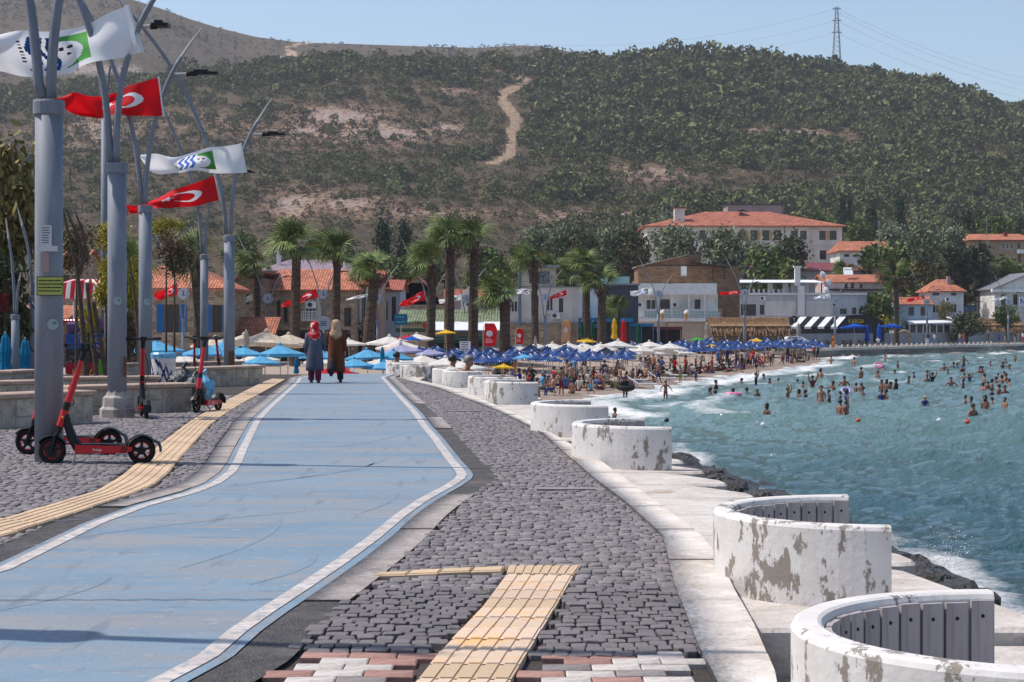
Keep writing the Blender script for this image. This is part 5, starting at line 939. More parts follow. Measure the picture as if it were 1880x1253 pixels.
def crown_mesh(kind, mk, seed):
    key = (kind, mk, seed)
    if key not in CRM:
        sp = {'broad': (34, 90, .085, .24), 'olive': (40, 70, .075, .2), 'pine': (34, 70, .075, .2), 'cypress': (30, 50, .09, .2), 'sparse': (30, 60, .055, .2)}[kind]
        v = crown(kind, seed*7+len(kind), *sp); CRM[key] = npmesh('crown', v, np.arange(len(v)).reshape(-1, 4), LM[mk])
    return CRM[key]
def tree(x, yt, yb, wpx, Y, kind, mk, label, name='tree', cat='tree', base=None, group='trees behind the town', seed=None, trunk=True, vis=0.3):
    k = Y/F; ztop, zc = EYE+(HY-yt)*k, EYE+(HY-yb)*k; zb = base if base is not None else TOWN; seed = int(x+yt) % 3 if seed is None else seed
    t = thing(name, label, cat, (P(x, 0, Y).x, Y, zb), 0, group)
    cb = zc; hh = max((ztop-cb)/2, 0.3); o = link('crown', crown_mesh(kind, mk, seed), t, (0, 0, cb+hh-zb)); o.scale = (wpx*k/2, wpx*k/2, hh*1.0); o.rotation_euler = (0, 0, x*1.3)
    o['kind'] = 'stuff'; del o['kind']
    h0 = cb-zb+hh; mb = MB(); r_ = max(0.09, min(0.3, wpx*k*0.035))*(0.42 if kind == 'sparse' else 1); mb.tube([(0, 0, -0.3), (0.1*r_, 0, h0*0.5), (0.4*r_, 0.2*r_, h0)], [r_*1.3, r_, r_*0.5], 7)
    for j in range(4):
        a = j*1.6+x; mb.tube([(0, 0, max(h0*0.55, h0-hh*0.9)), (math.cos(a)*wpx*k*0.14, math.sin(a)*wpx*k*0.14, h0), (math.cos(a)*wpx*k*0.26, math.sin(a)*wpx*k*0.26, h0+hh*0.4)], [r_*0.6, r_*0.4, r_*0.15], 5)
    mb.obj('trunk', BARK, t); return t
TR = [(703, 416, 500, 46, 215, 'pine', 'pine', 'dark conifer behind the row house roofs, left one of the pair'), (742, 418, 505, 46, 215, 'pine', 'pine', 'dark conifer behind the row house roofs, right one of the pair'), (640, 452, 510, 66, 200, 'olive', 'broad', 'bushy tree behind the third palm crown'), (598, 440, 500, 60, 210, 'olive', 'dark', 'dark bushy tree between the second and third palms'), (745, 468, 520, 66, 205, 'broad', 'broad', 'green tree below the pair of dark conifers'), (520, 430, 490, 50, 215, 'olive', 'olive', 'grey green tree behind the second palm'), (440, 425, 490, 60, 220, 'olive', 'broad', 'tree between the lamp post and the first palm crown'), (800, 478, 530, 66, 200, 'olive', 'dark', 'dark tree behind the first skirted palm'), (905, 452, 520, 76, 195, 'broad', 'broad', 'leafy tree right of the two tallest palms, upper one'), (885, 478, 540, 60, 185, 'broad', 'broad', 'leafy tree right of the two tallest palms, lower one'), (955, 455, 510, 56, 200, 'broad', 'broad', 'leafy tree left of the roof room'),
      (985, 418, 495, 60, 235, 'olive', 'olive', 'grey green eucalyptus behind the roof room, leftmost of the grove'), (1030, 412, 490, 56, 240, 'olive', 'olive', 'grey green eucalyptus in the grove, second from its left'), (1072, 420, 500, 56, 235, 'olive', 'dark', 'dark eucalyptus in the middle of the grove'), (1115, 410, 495, 60, 240, 'olive', 'olive', 'tall eucalyptus in the grove near the school'), (1160, 416, 505, 60, 238, 'olive', 'dark', 'dark eucalyptus next to the left corner of the school'), (1095, 455, 510, 70, 225, 'olive', 'dark', 'dark low tree below the eucalyptus grove'), (1150, 465, 520, 64, 240, 'broad', 'dark', 'dark low tree beside the slanting brick house'),
      (1240, 412, 490, 84, 300, 'olive', 'olive', 'grey green tree before the left end of the school'), (1332, 416, 495, 78, 300, 'olive', 'olive', 'grey green tree before the middle of the school'), (1374, 438, 500, 60, 295, 'olive', 'olive', 'smaller grey green tree under the school window row'), (1442, 430, 495, 70, 300, 'olive', 'dark', 'dark tree before the right half of the school'), (1412, 452, 540, 88, 250, 'broad', 'broad', 'round bright green tree behind the terrace roof'), (1548, 366, 425, 20, 420, 'cypress', 'pine', 'thick dark cypress behind the school roof end'), (1561, 360, 420, 15, 420, 'cypress', 'pine', 'thin dark cypress behind the school roof end'),
      (1500, 385, 420, 50, 425, 'olive', 'broad', 'tree behind the right slope of the school roof'), (1290, 372, 410, 40, 430, 'olive', 'dark', 'tree behind the school chimney'), (1220, 385, 430, 50, 425, 'olive', 'olive', 'tree behind the left slope of the school roof'), (1612, 445, 530, 70, 262, 'broad', 'broad', 'broad green tree behind the dead palm'), (1660, 450, 530, 80, 268, 'broad', 'broad', 'broad green tree right of the dead palm'), (1695, 408, 480, 62, 300, 'olive', 'olive', 'tall grey green tree left of the high apartment block'), (1748, 410, 470, 58, 305, 'olive', 'olive', 'grey green tree touching the high apartment block roof'), (1770, 447, 560, 112, 262, 'broad', 'dark', 'large dark tree behind the pyramid roofed cottage'), (1700, 478, 545, 66, 258, 'broad', 'dry', 'brownish tree behind the cottage roof'), (1835, 470, 560, 80, 275, 'broad', 'broad', 'green tree behind the seafront hotel'),
      (1612, 535, 600, 60, 226, 'broad', 'broad', 'dark green bush left of the dead palm trunk'), (1625, 575, 606, 46, 224, 'broad', 'yellow', 'yellowish shrub behind the open blue parasol'), (1775, 572, 616, 60, 226, 'olive', 'dark', 'wind shaped bush in front of the pavilion'), (1848, 560, 595, 40, 236, 'broad', 'broad', 'green bush before the hotel wall'), (1735, 545, 590, 30, 233, 'sparse', 'dry', 'young bare tree before the white cottage'), (1600, 385, 440, 40, 400, 'pine', 'pine', 'dark pine above the small orange roofed house'), (1652, 372, 430, 36, 400, 'pine', 'pine', 'dark pine on the slope left of the tall grey green tree'), (1640, 410, 460, 60, 380, 'olive', 'olive', 'grey tree above the broad green trees'), (1580, 400, 445, 46, 395, 'olive', 'broad', 'tree right of the cypress pair'), (1830, 395, 440, 60, 390, 'olive', 'broad', 'tree above the high apartment block'), (1780, 385, 440, 60, 400, 'olive', 'dark', 'dark tree above the left end of the apartment block'), (1870, 380, 430, 50, 400, 'olive', 'olive', 'tree at the right edge above the apartment block')]
for x, yt, yb, wp, Y, kd, mk, lb in TR: tree(x, yt, yb+8, wp*1.12, (Y+34 if Y < 250 and x < 1200 else RY(x, Y)), kd, mk, lb)
# planting at the left of the promenade
LG = 'trees and shrubs of the left plaza'
tree(8, 250, 500, 150, 62, 'broad', 'dry', 'big olive brown tree at the left edge behind the first lamp post', base=-0.5, group=LG)
tree(10, 470, 650, 130, 58, 'broad', 'dark', 'dark bougainvillea bush at the left edge', 'shrub', 'shrub', -0.5, LG)
tree(8, 530, 580, 20, 57, 'sparse', 'red', 'spray of red bougainvillea blossom on the dark bush', 'flower_spray', 'flowers', -0.3, LG)
for x, yt, yb, wp, Y, mk, kd, lb in ((205, 396, 470, 64, 66, 'yellow', 'sparse', 'thin yellow leaved tree behind the second lamp post'), (196, 470, 570, 50, 64, 'yellow', 'broad', 'yellow green shrub between the first two lamp posts, tall'), (236, 470, 590, 46, 66, 'yellow', 'broad', 'yellow green shrub between the second and third lamp posts'), (305, 394, 440, 66, 70, 'yellow', 'sparse', 'yellow topped tree right of the third lamp post'), (232, 560, 660, 56, 63, 'twig', 'broad', 'dry twiggy hedge bush behind the standing scooter'), (162, 545, 640, 40, 66, 'yellow', 'sparse', 'yellow shrub behind the striped stall'), (140, 396, 500, 90, 50, 'twig', 'sparse', 'nearly bare tree with dry twigs behind the striped stall'), (320, 420, 510, 80, 68, 'twig', 'sparse', 'dry twiggy tree left of the fourth lamp post')):
    tree(x, yt, yb, wp, Y, kd, mk, lb, 'shrub' if yt > 460 else 'tree', 'shrub' if yt > 460 else 'tree', -0.5, LG)
def limbs(pts, Y, r0, r1, label, name='leaning_trunk', cat='tree'):
    mb = MB(); t = thing(name, label, cat, P(pts[0][0][0], pts[0][0][1], Y), 0, LG); o0 = t.location
    for i, pl in enumerate(pts): mb = MB(); n = len(pl); mb.tube([P(x, y, Y)-o0 for x, y in pl], list(np.linspace(r0 if i == 0 else r0*0.7, r1, n)), 7); mb.obj('trunk' if i == 0 else 'limb', BARK, t)
limbs([[(158, 700), (155, 640), (148, 560), (142, 500), (128, 440), (114, 380)], [(146, 505), (152, 470), (140, 430), (122, 385)], [(140, 500), (160, 470), (150, 420), (140, 395)]], 46, 0.085, 0.025, 'leaning bare tree with a forked trunk before the striped stall')
limbs([[(178, 700), (172, 640), (163, 560), (160, 520)]], 45, 0.06, 0.05, 'leaning timber prop beside the forked tree, left one', 'prop', 'post'); limbs([[(196, 700), (184, 620), (172, 555)]], 45, 0.06, 0.05, 'leaning timber prop beside the forked tree, right one', 'prop', 'post')
limbs([[(256, 690), (254, 620), (247, 540), (236, 470)]], 52, 0.06, 0.03, 'thin leaning trunk between the second and third lamp posts'); limbs([[(366, 640), (358, 560), (352, 500), (330, 440)], [(352, 500), (368, 460), (362, 425)]], 66, 0.08, 0.03, 'bare forked trunk beside the fourth lamp post')
# fan palms, combed over by the wind
PALMG = leafy(M_('palm_green', (122, 134, 68), 0.6, [(1.2, (66, 86, 38), 0.42, 0.62)], spec=0.3), 0.3); PALMD = leafy(M_('palm_dead', (110, 84, 64), 0.9, [(1.2, (78, 58, 48), 0.42, 0.62)]), 0.35); PTRK = M_('palm_trunk', (92, 76, 64), 0.95, [((2, 2, 9), (60, 48, 42), 0.42, 0.6)], (9, 0.9, 0.05))
def frond_mesh(seed, m, droop=0.7):
    r2 = np.random.default_rng(seed); V_, Q_ = [], []; L0 = 0.55
    def quad(a, b, c, d): i = len(V_); V_.extend([a, b, c, d]); Q_.append((i, i+1, i+2, i+3))
    quad((0, -0.02, 0), (0, 0.02, 0), (L0, 0.015, 0.06), (L0, -0.015, 0.06))
    for k in range(26):
        a = (k/25-0.5)*R(250)+r2.normal(0, 0.03); L = 0.62*(0.75+0.25*math.cos(a*0.8))*r2.uniform(0.9, 1.1); w_ = 0.034; dirx, diry = math.cos(a), math.sin(a); base = np.array([L0, 0, 0.06]); prev = None
        for j in range(4):
            s_ = j/3*L; dz = 0.12*s_-droop*s_*s_*(0.8+0.5*abs(math.sin(a))); p = base+np.array([dirx*s_, diry*s_, dz]); ww = w_*(1-0.75*j/3)*(1 if j else 0.4); side = np.array([-diry, dirx, 0])*ww
            if prev is not None: quad(tuple(prev[0]), tuple(prev[1]), tuple(p+side), tuple(p-side))
            prev = (p-side, p+side)
    return npmesh('frond', np.array(V_), np.array(Q_), m)
FRG = [frond_mesh(i, PALMG, 0.6+0.3*i) for i in range(4)]; FRD = [frond_mesh(9+i, PALMD, 0.9) for i in range(2)]
def palm(i, x, yt, ycr, Y, wpx, skirt, lean=0, label='', rpx=42, nf=26, dead=0):
    Y = Y*1.27 if 100 < Y < 160 else RY(x, Y); k = Y/F; zt = EYE+(HY-ycr)*k; base = TOWN if Y > 100 else -0.6; base = min(base, lz(P(x, 0, Y).x, Y)) if Y > 100 else base; t = thing('fan_palm', label, 'palm', (P(x, 0, Y).x+lean*k, Y, base), 0, 'wind blown fan palms'); H = zt-base; r2 = np.random.default_rng(50+i); rt = wpx*k/2; lx = -lean*k
    mb = MB(); zs = np.linspace(-0.2, H, 16); pts = [(lx*(max(z, 0)/H)**1.6, 0, z) for z in zs]; mb.tube(pts, [rt*(1.18-0.25*j/15)*r2.uniform(0.93, 1.06) for j in range(16)], 10); mb.obj('trunk', PTRK, t)
    sc = rpx*k/0.93; n = 40 if not skirt else 0
    hs = skirt*k if skirt else 0.9
    cnt = 150; u = r2.random(cnt); th = r2.uniform(0, 6.28, cnt); zz = H-hs*u; rr = rt*(1.05+(0.9 if skirt else 0.35)*np.sin(np.clip(u*1.1+0.1, 0, 1)*math.pi)); c = np.stack([lx+rr*np.cos(th), rr*np.sin(th), zz], 1)
    dn = np.stack([np.cos(th)*0.13, np.sin(th)*0.13, np.full(cnt, -0.34)], 1)*(0.7 if skirt else 0.45); sd_ = np.stack([-np.sin(th), np.cos(th), 0*th], 1)*0.055
    v = np.stack([c-sd_-dn*0.2, c+sd_-dn*0.2, c+sd_*0.5+dn, c-sd_*0.5+dn], 1).reshape(-1, 3); o = link('dead_frond_skirt', npmesh('dead_frond_skirt', v, np.arange(4*cnt).reshape(-1, 4), PALMD), t)
    for j in range(nf):
        el = R(r2.uniform(-22, 82)); az = r2.uniform(0, 6.28); d = Vector((math.cos(az)*math.cos(el)-0.7, math.sin(az)*math.cos(el), math.sin(el)+0.1)).normalized()
        o = link('frond', random.choice(FRD) if j < dead else random.choice(FRG), t); o.location = (lx, 0, H+0.05); q = d.to_track_quat('X', 'Z'); q = q @ Matrix.Rotation(r2.normal(0, 0.5), 3, 'X').to_quaternion(); o.rotation_mode = 'QUATERNION'; o.rotation_quaternion = q; s_ = sc*r2.uniform(0.8, 1.15); o.scale = (s_, s_, s_)
PAL = [(472, 445, 492, 116, 13, 0, 0, 'palm left of the beige cafe parasols, first of the palm row', 38), (545, 388, 452, 106, 17, 0, -4, 'tall shaggy palm behind the left walking woman, second of the palm row', 46), (620, 410, 468, 110, 15, 0, -5, 'shaggy palm behind the right walking woman, third of the palm row', 44), (690, 445, 502, 103, 19, 24, -16, 'stout palm leaning left beside the blue hanging sign', 42), (794, 440, 486, 112, 16, 38, -4, 'palm with a brown skirt, shorter neighbour of the two tallest', 42), (828, 388, 440, 115, 17, 50, -4, 'tallest skirted palm, left one of the twin palms', 42), (872, 390, 443, 116, 17, 48, -4, 'tallest skirted palm, right one of the twin palms', 42), (927, 498, 548, 112, 19, 0, 0, 'squat bushy palm between the red banner flags', 44), (982, 436, 478, 136, 13, 38, 0, 'slim skirted palm before the house with the flue', 36), (1015, 462, 494, 146, 11, 22, 0, 'slim palm before the pale two storey house', 28), (1045, 482, 512, 150, 11, 18, 0, 'short slim palm at the corner of the dark grey house', 28), (1076, 455, 490, 141, 14, 22, 0, 'shaggy palm before the dark grey house, left one', 32), (1105, 484, 522, 140, 15, 22, 0, 'shaggy palm before the dark grey house, right one', 34), (1134, 534, 570, 150, 8, 0, 0, 'small young palm left of the villa', 28), (362, 412, 478, 100, 12, 40, 0, 'windswept palm behind the fourth lamp post', 46), (247, 440, 492, 92, 12, 0, 0, 'windswept palm hidden behind the second and third lamp posts', 46), (1646, 480, 515, 210, 9, 0, 0, 'half dead palm with brown fronds on the quay', 36), (1850, 488, 520, 262, 8, 0, 0, 'palm rising behind the hotel roof', 34), (1553, 488, 500, 255, 7, 0, 0, 'small palm behind the solar water heater', 22)]
for i, (x, yt, yc, Y, wp, sk, ln, lb, rp) in enumerate(PAL): palm(i, x, yt, yc, Y, wp, sk, ln, lb, rp, 30, 15 if i == 16 else (8 if i == 17 else 0))
# ================================================================ LAMP POSTS AND FLAGS
REDF = M_('flag_red', (214, 14, 26), 0.75); WHF = M_('flag_white', (240, 238, 240), 0.75); GRF = M_('flag_green', (72, 150, 62), 0.75); BLF = M_('flag_blue', (30, 84, 160), 0.75); DKF = M_('flag_dark', (60, 50, 70), 0.75)
for m in (REDF, WHF):
    b = m.node_tree.nodes['Principled BSDF']; tn = m.node_tree.nodes.new('ShaderNodeBsdfTranslucent'); tn.inputs[0].default_value = b.inputs['Base Color'].default_value; mxs = m.node_tree.nodes.new('ShaderNodeMixShader'); mxs.inputs[0].default_value = 0.35
    out = [n for n in m.node_tree.nodes if n.type == 'OUTPUT_MATERIAL'][0]; m.node_tree.links.new(b.outputs[0], mxs.inputs[1]); m.node_tree.links.new(tn.outputs[0], mxs.inputs[2]); m.node_tree.links.new(mxs.outputs[0], out.inputs[0])
def tr_col(u, v):                                      # crescent and star flag
    x, y = u*1.5, v-0.5; m = np.zeros(u.shape, int); c = (np.hypot(x-0.5, y) < 0.25) & (np.hypot(x-0.5625, y) > 0.2); m[c] = 1
    sx_, sy_ = x-0.80, y; r_ = np.hypot(sx_, sy_); a = np.arctan2(sy_, -sx_); k = math.pi*2/5; a2 = np.abs((a+k/2) % k-k/2)
    R0, R1 = 0.125, 0.048; ax, ay = R0, 0.0; bx_, by_ = R1*math.cos(k/2), R1*math.sin(k/2); px, py = r_*np.cos(a2), r_*np.sin(a2); s_ = (bx_-ax)*(py-ay)-(by_-ay)*(px-ax); m[(s_ > 0) & (r_ < R0)] = 1; return m
def mu_col(u, v):                                      # white town flag: green block with pale seal head, blue waves
    m = np.zeros(u.shape, int); x, y = u*2.2, v; m[(x > 0.62) & (x < 0.98) & (y > 0.14) & (y < 0.86)] = 1
    m[np.hypot((x-0.98)*1.0, (y-0.46)*0.95) < 0.27] = 0
    for dx, dy, r_ in ((0.86, 0.58, 0.04), (0.98, 0.58, 0.04), (0.9, 0.44, 0.03)): m[np.hypot(x-dx, y-dy) < r_] = 3
    for k in range(3): c = 1.12+k*0.13+0.035*np.sin(y*13); m[(np.abs(x-c) < 0.036) & (y > 0.14) & (y < 0.86)] = 2
    m[(np.abs(x-1.5) < 0.022) & (y > 0.3) & (y < 0.8) & ((y*30).astype(int) % 2 == 0)] = 3; return m
def flag(kind, Y, HT, HB, FT, FB, label, nu=110, nv=56, seed=0, amp=0.1, mid=(0, 0)):
    r2 = np.random.default_rng(seed); U, V_ = np.meshgrid(np.linspace(0, 1, nu), np.linspace(0, 1, nv)); k = Y/F; px = (1-V_)*(HB[0]*(1-U)+FB[0]*U)+V_*(HT[0]*(1-U)+FT[0]*U); py = (1-V_)*(HB[1]*(1-U)+FB[1]*U)+V_*(HT[1]*(1-U)+FT[1]*U)
    hgt = abs(HB[1]-HT[1]); bend = 4*U*(1-U); px += mid[0]*bend; py += mid[1]*bend
    p1, p2, p3 = r2.uniform(0, 6, 3); py += hgt*U*(0.09*np.sin(U*9+p1+V_*1.5)+0.045*np.sin(U*21+p2-V_*2)); w_ = U**0.7*(amp*np.sin(U*8+p1+V_*2.6)+amp*0.5*np.sin(U*17+p2-V_*3.2)+amp*0.3*np.sin(U*5-V_*7+p3))
    v = np.stack([(px-CX)*k, Y+w_*3, EYE+(HY-py)*k], -1).reshape(-1, 3); o_ = np.array([(HT[0]-CX)*k, Y, EYE+(HY-HT[1])*k]); q = grid_faces(nv, nu); uc = (U[:-1, :-1]+U[1:, 1:])/2; vc = (V_[:-1, :-1]+V_[1:, 1:])/2
    col = (tr_col if kind == 't' else mu_col)(uc, vc).ravel(); me = npmesh('flag', v-o_, q, [REDF, WHF] if kind == 't' else [WHF, GRF, BLF, DKF], col, smooth=True); o = link('flag', me, loc=o_)
    tag(o, label, 'flag', 'red crescent flags on the lamp posts' if kind == 't' else 'white town flags on the lamp posts')
    mb = MB(); mb.tube([(0.012, 0.0, 0.02), ((HB[0]-HT[0])*k+0.012, 0, -(HB[1]-HT[1])*k-0.02)], 0.018, 6); mb.obj('hoist_tape', WHF, o); return o
def lamp(x, yc, yb, Y, larm, rarm, head, label, base=True, rad=0.136, baseZ=None, disc=None):
    k = Y/F; z0 = gzf(Y) if baseZ is None else baseZ; t = thing('lamp_post', label, 'lamp post', (P(x, 0, Y).x, Y, z0), 0, 'grey twin armed lamp posts'); O = t.location; zc = EYE+(HY-yc)*k-z0; q = lambda p, dy=0.0: P(p[0], p[1], Y)-O+Vector((0, dy, 0))
    mb = MB(); mb.lathe([(rad*1.04, -0.15), (rad*1.02, zc*0.5), (rad, zc-0.02)], 20); mb.obj('pole', GALV, t, smooth=True)
    mb = MB(); mb.lathe([(rad, zc-0.16), (rad*1.14, zc-0.14), (rad*1.16, zc-0.02), (rad*1.1, zc), (rad*0.3, zc+0.01)], 20); mb.obj('collar', GALV, t)
    def arm(pts, dy):
        a = np.array(pts, float); d = np.r_[0, np.cumsum(np.hypot(*np.diff(a, axis=0).T))]; s_ = np.linspace(0, d[-1], 22); X_, Z_ = np.interp(s_, d, a[:, 0]), np.interp(s_, d, a[:, 1]); kk = np.array([1, 2, 3, 2, 1])/9
        X2, Z2 = X_.copy(), Z_.copy(); X2[2:-2] = np.convolve(X_, kk, 'valid'); Z2[2:-2] = np.convolve(Z_, kk, 'valid'); n = len(X2); m_ = n-4
        mb = MB(); mb.tube([q((X2[i], Z2[i]), dy*(i/(n-1))) for i in range(m_)], [rad*(0.40-0.12*i/n) for i in range(m_)], 10); o = mb.obj('arm', GALV, t, smooth=True)
        mb = MB(); mb.tube([q((X2[i], Z2[i]), dy*(i/(n-1))) for i in range(m_-1, n)], list(np.linspace(rad*0.26, rad*0.08, n-m_+1)), 8); mb.obj('tip', GALVT, o)
    if larm: arm(larm, 0.12)
    if rarm: arm(rarm, -0.12)
    if head:
        a, b = q(head[0]), q(head[1]); mb = MB(); mb.tube([a, a.lerp(b, 0.45)], 0.03, 6); h_ = mb.obj('bracket', GALVT, t); mb = MB(); c = a.lerp(b, 0.7); L = (b-a).length*0.62; mb.box(c, (L, 0.22, 0.05)); mb.box(c+Vector((-L*0.12, 0, 0.045)), (L*0.5, 0.16, 0.05)); mb.tube([a.lerp(b, 0.3), a.lerp(b, 0.55)], 0.05, 8); mb.obj('lamp_head', BLK, t)
    if base:
        mb = MB(); mb.lathe([(rad*1.9, -0.05), (rad*1.9, 0.13), (rad*1.6, 0.17), (rad*1.55, 0.30), (rad*1.2, 0.34), (rad*1.05, 0.40)], 8); mb.obj('base_collar', CONC2, t)
    if disc:
        mb = MB(); mb.lathe([(0.001, -0.04), (disc, -0.04), (disc, 0.04), (0.001, 0.04)], 24); o = mb.obj('round_sign', M_('disc_grey', (176, 180, 190), 0.6), t, loc=(0, -0.02, zc+1.75)); o.rotation_euler = (R(90), 0, 0); mb = MB(); mb.box((0, -0.075, zc+1.82), (0.06, 0.02, 0.32)); mb.box((0, -0.075, zc+1.66), (0.24, 0.02, 0.05)); mb.obj('emblem', BLF, t)
    return t
L1 = lamp(90, 185, 850, 18.0, [(79, 180), (73, 182), (67, 115), (60, 43), (53, 0), (30, -120), (-20, -300), (-90, -520)], [(94, 180), (95, 120), (103, 43), (110, 0), (124, -90), (150, -220), (190, -330)], None, 'nearest lamp post, with a yellow notice and two red scooters at its foot', base=False)
L2 = lamp(215, 300, 765, 26.4, [(205, 299), (201, 270), (195, 184), (178, 95), (155, 29), (144, 0), (120, -60), (70, -180), (10, -300)], [(214, 299), (214, 238), (221, 172), (230, 123), (241, 95), (256, 49), (284, 0), (330, -70)], [(262, 50), (310, 46)], 'second lamp post, standing on a stepped concrete foot')
L3 = lamp(267, 378, 722, 37.6, [(260, 375), (258, 340), (250, 273), (236, 210), (198, 95), (149, 0), (90, -90)], [(267, 375), (267, 340), (273, 287), (287, 213), (299, 178), (316, 135), (349, 83), (373, 53)], [(318, 137), (400, 134)], 'third lamp post, right behind the standing red scooter')
L4 = lamp(421, 433, 705, 45.5, [(415, 430), (411, 360), (388, 280), (350, 190), (316, 123), (264, 52), (218, 0), (150, -70)], [(424, 430), (426, 370), (432, 325), (448, 275), (462, 243), (485, 205), (500, 182)], [(464, 247), (523, 247)], 'fourth lamp post, rusty at its foot, beside the cycle lane')
L5 = lamp(375, 468, 700, 61, [(370, 466), (368, 420), (362, 372), (350, 325), (330, 270), (300, 200), (262, 140)], [(377, 466), (378, 420), (386, 370), (394, 345), (410, 318)], [(440, 318), (468, 316)], 'slim fifth lamp post between the third and fourth', base=False, baseZ=-0.6)
lamp(-796, -320, 0, 8.46, [(-800, -325), (-830, -600), (-900, -1000), (-1060, -1500), (-1300, -2000), (-1500, -2400)], [(-792, -325), (-780, -600), (-720, -1000), (-600, -1400), (-330, -1760)], None, 'lamp post left of the view that throws its forked shadow on the lane', base=False)
lamp(192, 210, 690, 70, [(188, 208), (184, 150), (170, 80), (140, 0)], [(194, 208), (200, 140), (216, 60)], None, 'pale lamp post half hidden behind the second one', base=False, baseZ=-0.6)
lamp(28, 578, 700, 55, [(27, 576), (26, 540), (20, 470), (8, 400)], [(30, 576), (33, 540), (40, 500)], None, 'short lamp post among the yellow parasols at the left edge', base=False, baseZ=-0.6, rad=0.12)
lamp(62, 545, 700, 58, [(60, 543), (58, 510), (50, 450), (30, 380)], [(64, 543), (68, 500), (76, 455)], None, 'lamp post tucked right behind the nearest one', base=False, baseZ=-0.6, rad=0.14)
FARL = [(337, 586, 100, 'before the blue shuttered house'), (492, 588, 117, 'before the house with three tall windows'), (594, 580, 116, 'behind the left walking woman'), (694, 588, 118, 'beside the bakery sign'), (791, 589, 122, 'left of the twin palms'), (857, 586, 126, 'between the twin palms'), (1001, 580, 138, 'before the house with the flue'), (1209, 573, 178, 'before the white villa'), (1367, 570, 182, 'before the thatched shelter'), (1533, 578, 190, 'at the beach end of the quay'), (1702, 578, 206, 'by the white cottage'), (1851, 577, 236, 'by the hotel sign')]
for i, (x, yc, Y, wh) in enumerate(FARL):
    s_ = 110/Y; Y = Y*1.25 if Y < 150 else (quayY(x, 1.6) if x > 1500 else Y); la = [(x-3*s_, yc), (x-5*s_, yc-22*s_), (x-12*s_, yc-60*s_), (x-28*s_, yc-105*s_), (x-52*s_, yc-150*s_), (x-62*s_, yc-172*s_)]; ra = [(x+2*s_, yc), (x+3*s_, yc-22*s_), (x+10*s_, yc-60*s_), (x+24*s_, yc-88*s_), (x+40*s_, yc-108*s_)]
    lamp(x, yc, 0, Y, la, ra, [(x+22*s_, yc-84*s_), (x+48*s_, yc-86*s_)], 'distant twin armed lamp post with a round sign '+wh, base=False, baseZ=TOWN if x < 1500 else -1.88, disc=0.4)
flag('m', 26.3, (233, 12), (262, 95), (-60, 75), (-50, 140), 'big white town flag blowing out over the nearest lamp post', seed=1, mid=(0, 14))
flag('t', 37.4, (290, 143), (299, 212), (108, 182), (112, 203), 'red crescent flag streaming behind the second lamp post arms', seed=2, mid=(0, 6))
flag('m', 45.3, (441, 264), (452, 317), (262, 288), (268, 312), 'white town flag on the fourth lamp post, above a red flag', seed=3, mid=(0, 3))
flag('t', 60.8, (393, 322), (403, 368), (230, 378), (232, 390), 'red crescent flag with its star showing, below the white flag', seed=4, mid=(0, 4))
SF = [('t', 100, (326, 520, 326, 542), (284, 540, 286, 552), 'small red flag before the blue shuttered house'), ('m', 117, (462, 540, 463, 552), (430, 558, 432, 561), 'small white flag left of the first palm'), ('t', 116, (580, 530, 586, 545), (516, 560, 520, 567), 'small red flag beside the second palm trunk'), ('m', 118, (686, 537, 688, 543), (634, 549, 636, 552), 'thin white flag before the row house pilasters'), ('t', 122, (778, 533, 782, 551), (732, 559, 734, 565), 'small red flag before the stone gable house'), ('m', 126, (848, 540, 850, 551), (805, 552, 807, 558), 'small white flag between the twin palms'), ('t', 130, (912, 538, 914, 548), (885, 552, 886, 557), 'small red flag right of the twin palms'), ('m', 138, (988, 533, 988, 543), (948, 530, 950, 540), 'small white flag on the house with the flue'), ('t', 138, (1040, 532, 1041, 542), (1002, 548, 1003, 553), 'small red flag beside the slim palms'), ('m', 178, (1201, 526, 1203, 541), (1156, 536, 1158, 543), 'small white flag before the villa parapet'), ('t', 182, (1360, 534, 1362, 540), (1320, 537, 1322, 542), 'small red flag before the brick house corner'), ('m', 190, (1524, 539, 1525, 548), (1494, 546, 1496, 549), 'small white flag before the satellite dishes'), ('t', 206, (1696, 542, 1698, 548), (1664, 550, 1666, 555), 'small red flag beside the white cottage'), ('m', 236, (1848, 543, 1849, 549), (1818, 551, 1820, 554), 'small white flag before the hotel')]
for i, (kd, Y, h, f_, lb) in enumerate(SF): flag(kd, Y*1.25 if Y < 150 else (quayY(h[0]+8, 1.5) if h[0] > 1500 else Y), h[:2], h[2:], f_[:2], f_[2:], lb, 44, 20, 20+i, 0.12)
# notices and stickers on the nearest post
PAP = M_('paper', (206, 200, 202), 0.8); SIGNY = M_('notice_yellow', (176, 176, 92), 0.5)
def plate(x0, y0, x1, y1, Y, th, m, label, cat, name):
    a, b = P(x0, y0, Y), P(x1, y1, Y); mb = MB(); mb.bx((-(b.x-a.x)/2, -th, b.z-a.z), ((b.x-a.x)/2, 0, 0)); o = mb.obj(name, m, loc=((a.x+b.x)/2, Y, a.z)); return tag(o, label, cat), (b.x-a.x), a.z-b.z
o, w_, h_ = plate(68, 508, 117, 543, 17.84, 0.012, SIGNY, 'yellow green metal notice screwed to the nearest lamp post', 'sign', 'notice')
for yy in (0.22, 0.4, 0.58, 0.76):
    mb = MB(); x = -w_*0.42
    while x < w_*0.40: l_ = random.uniform(0.008, 0.03); mb.bx((x, -0.0135, -h_*yy-0.006), (x+l_, -0.0125, -h_*yy+0.006)); x += l_+0.004
    m_ = mb.obj('print', BLK, o); m_['kind'] = 'stuff'
mb = MB()
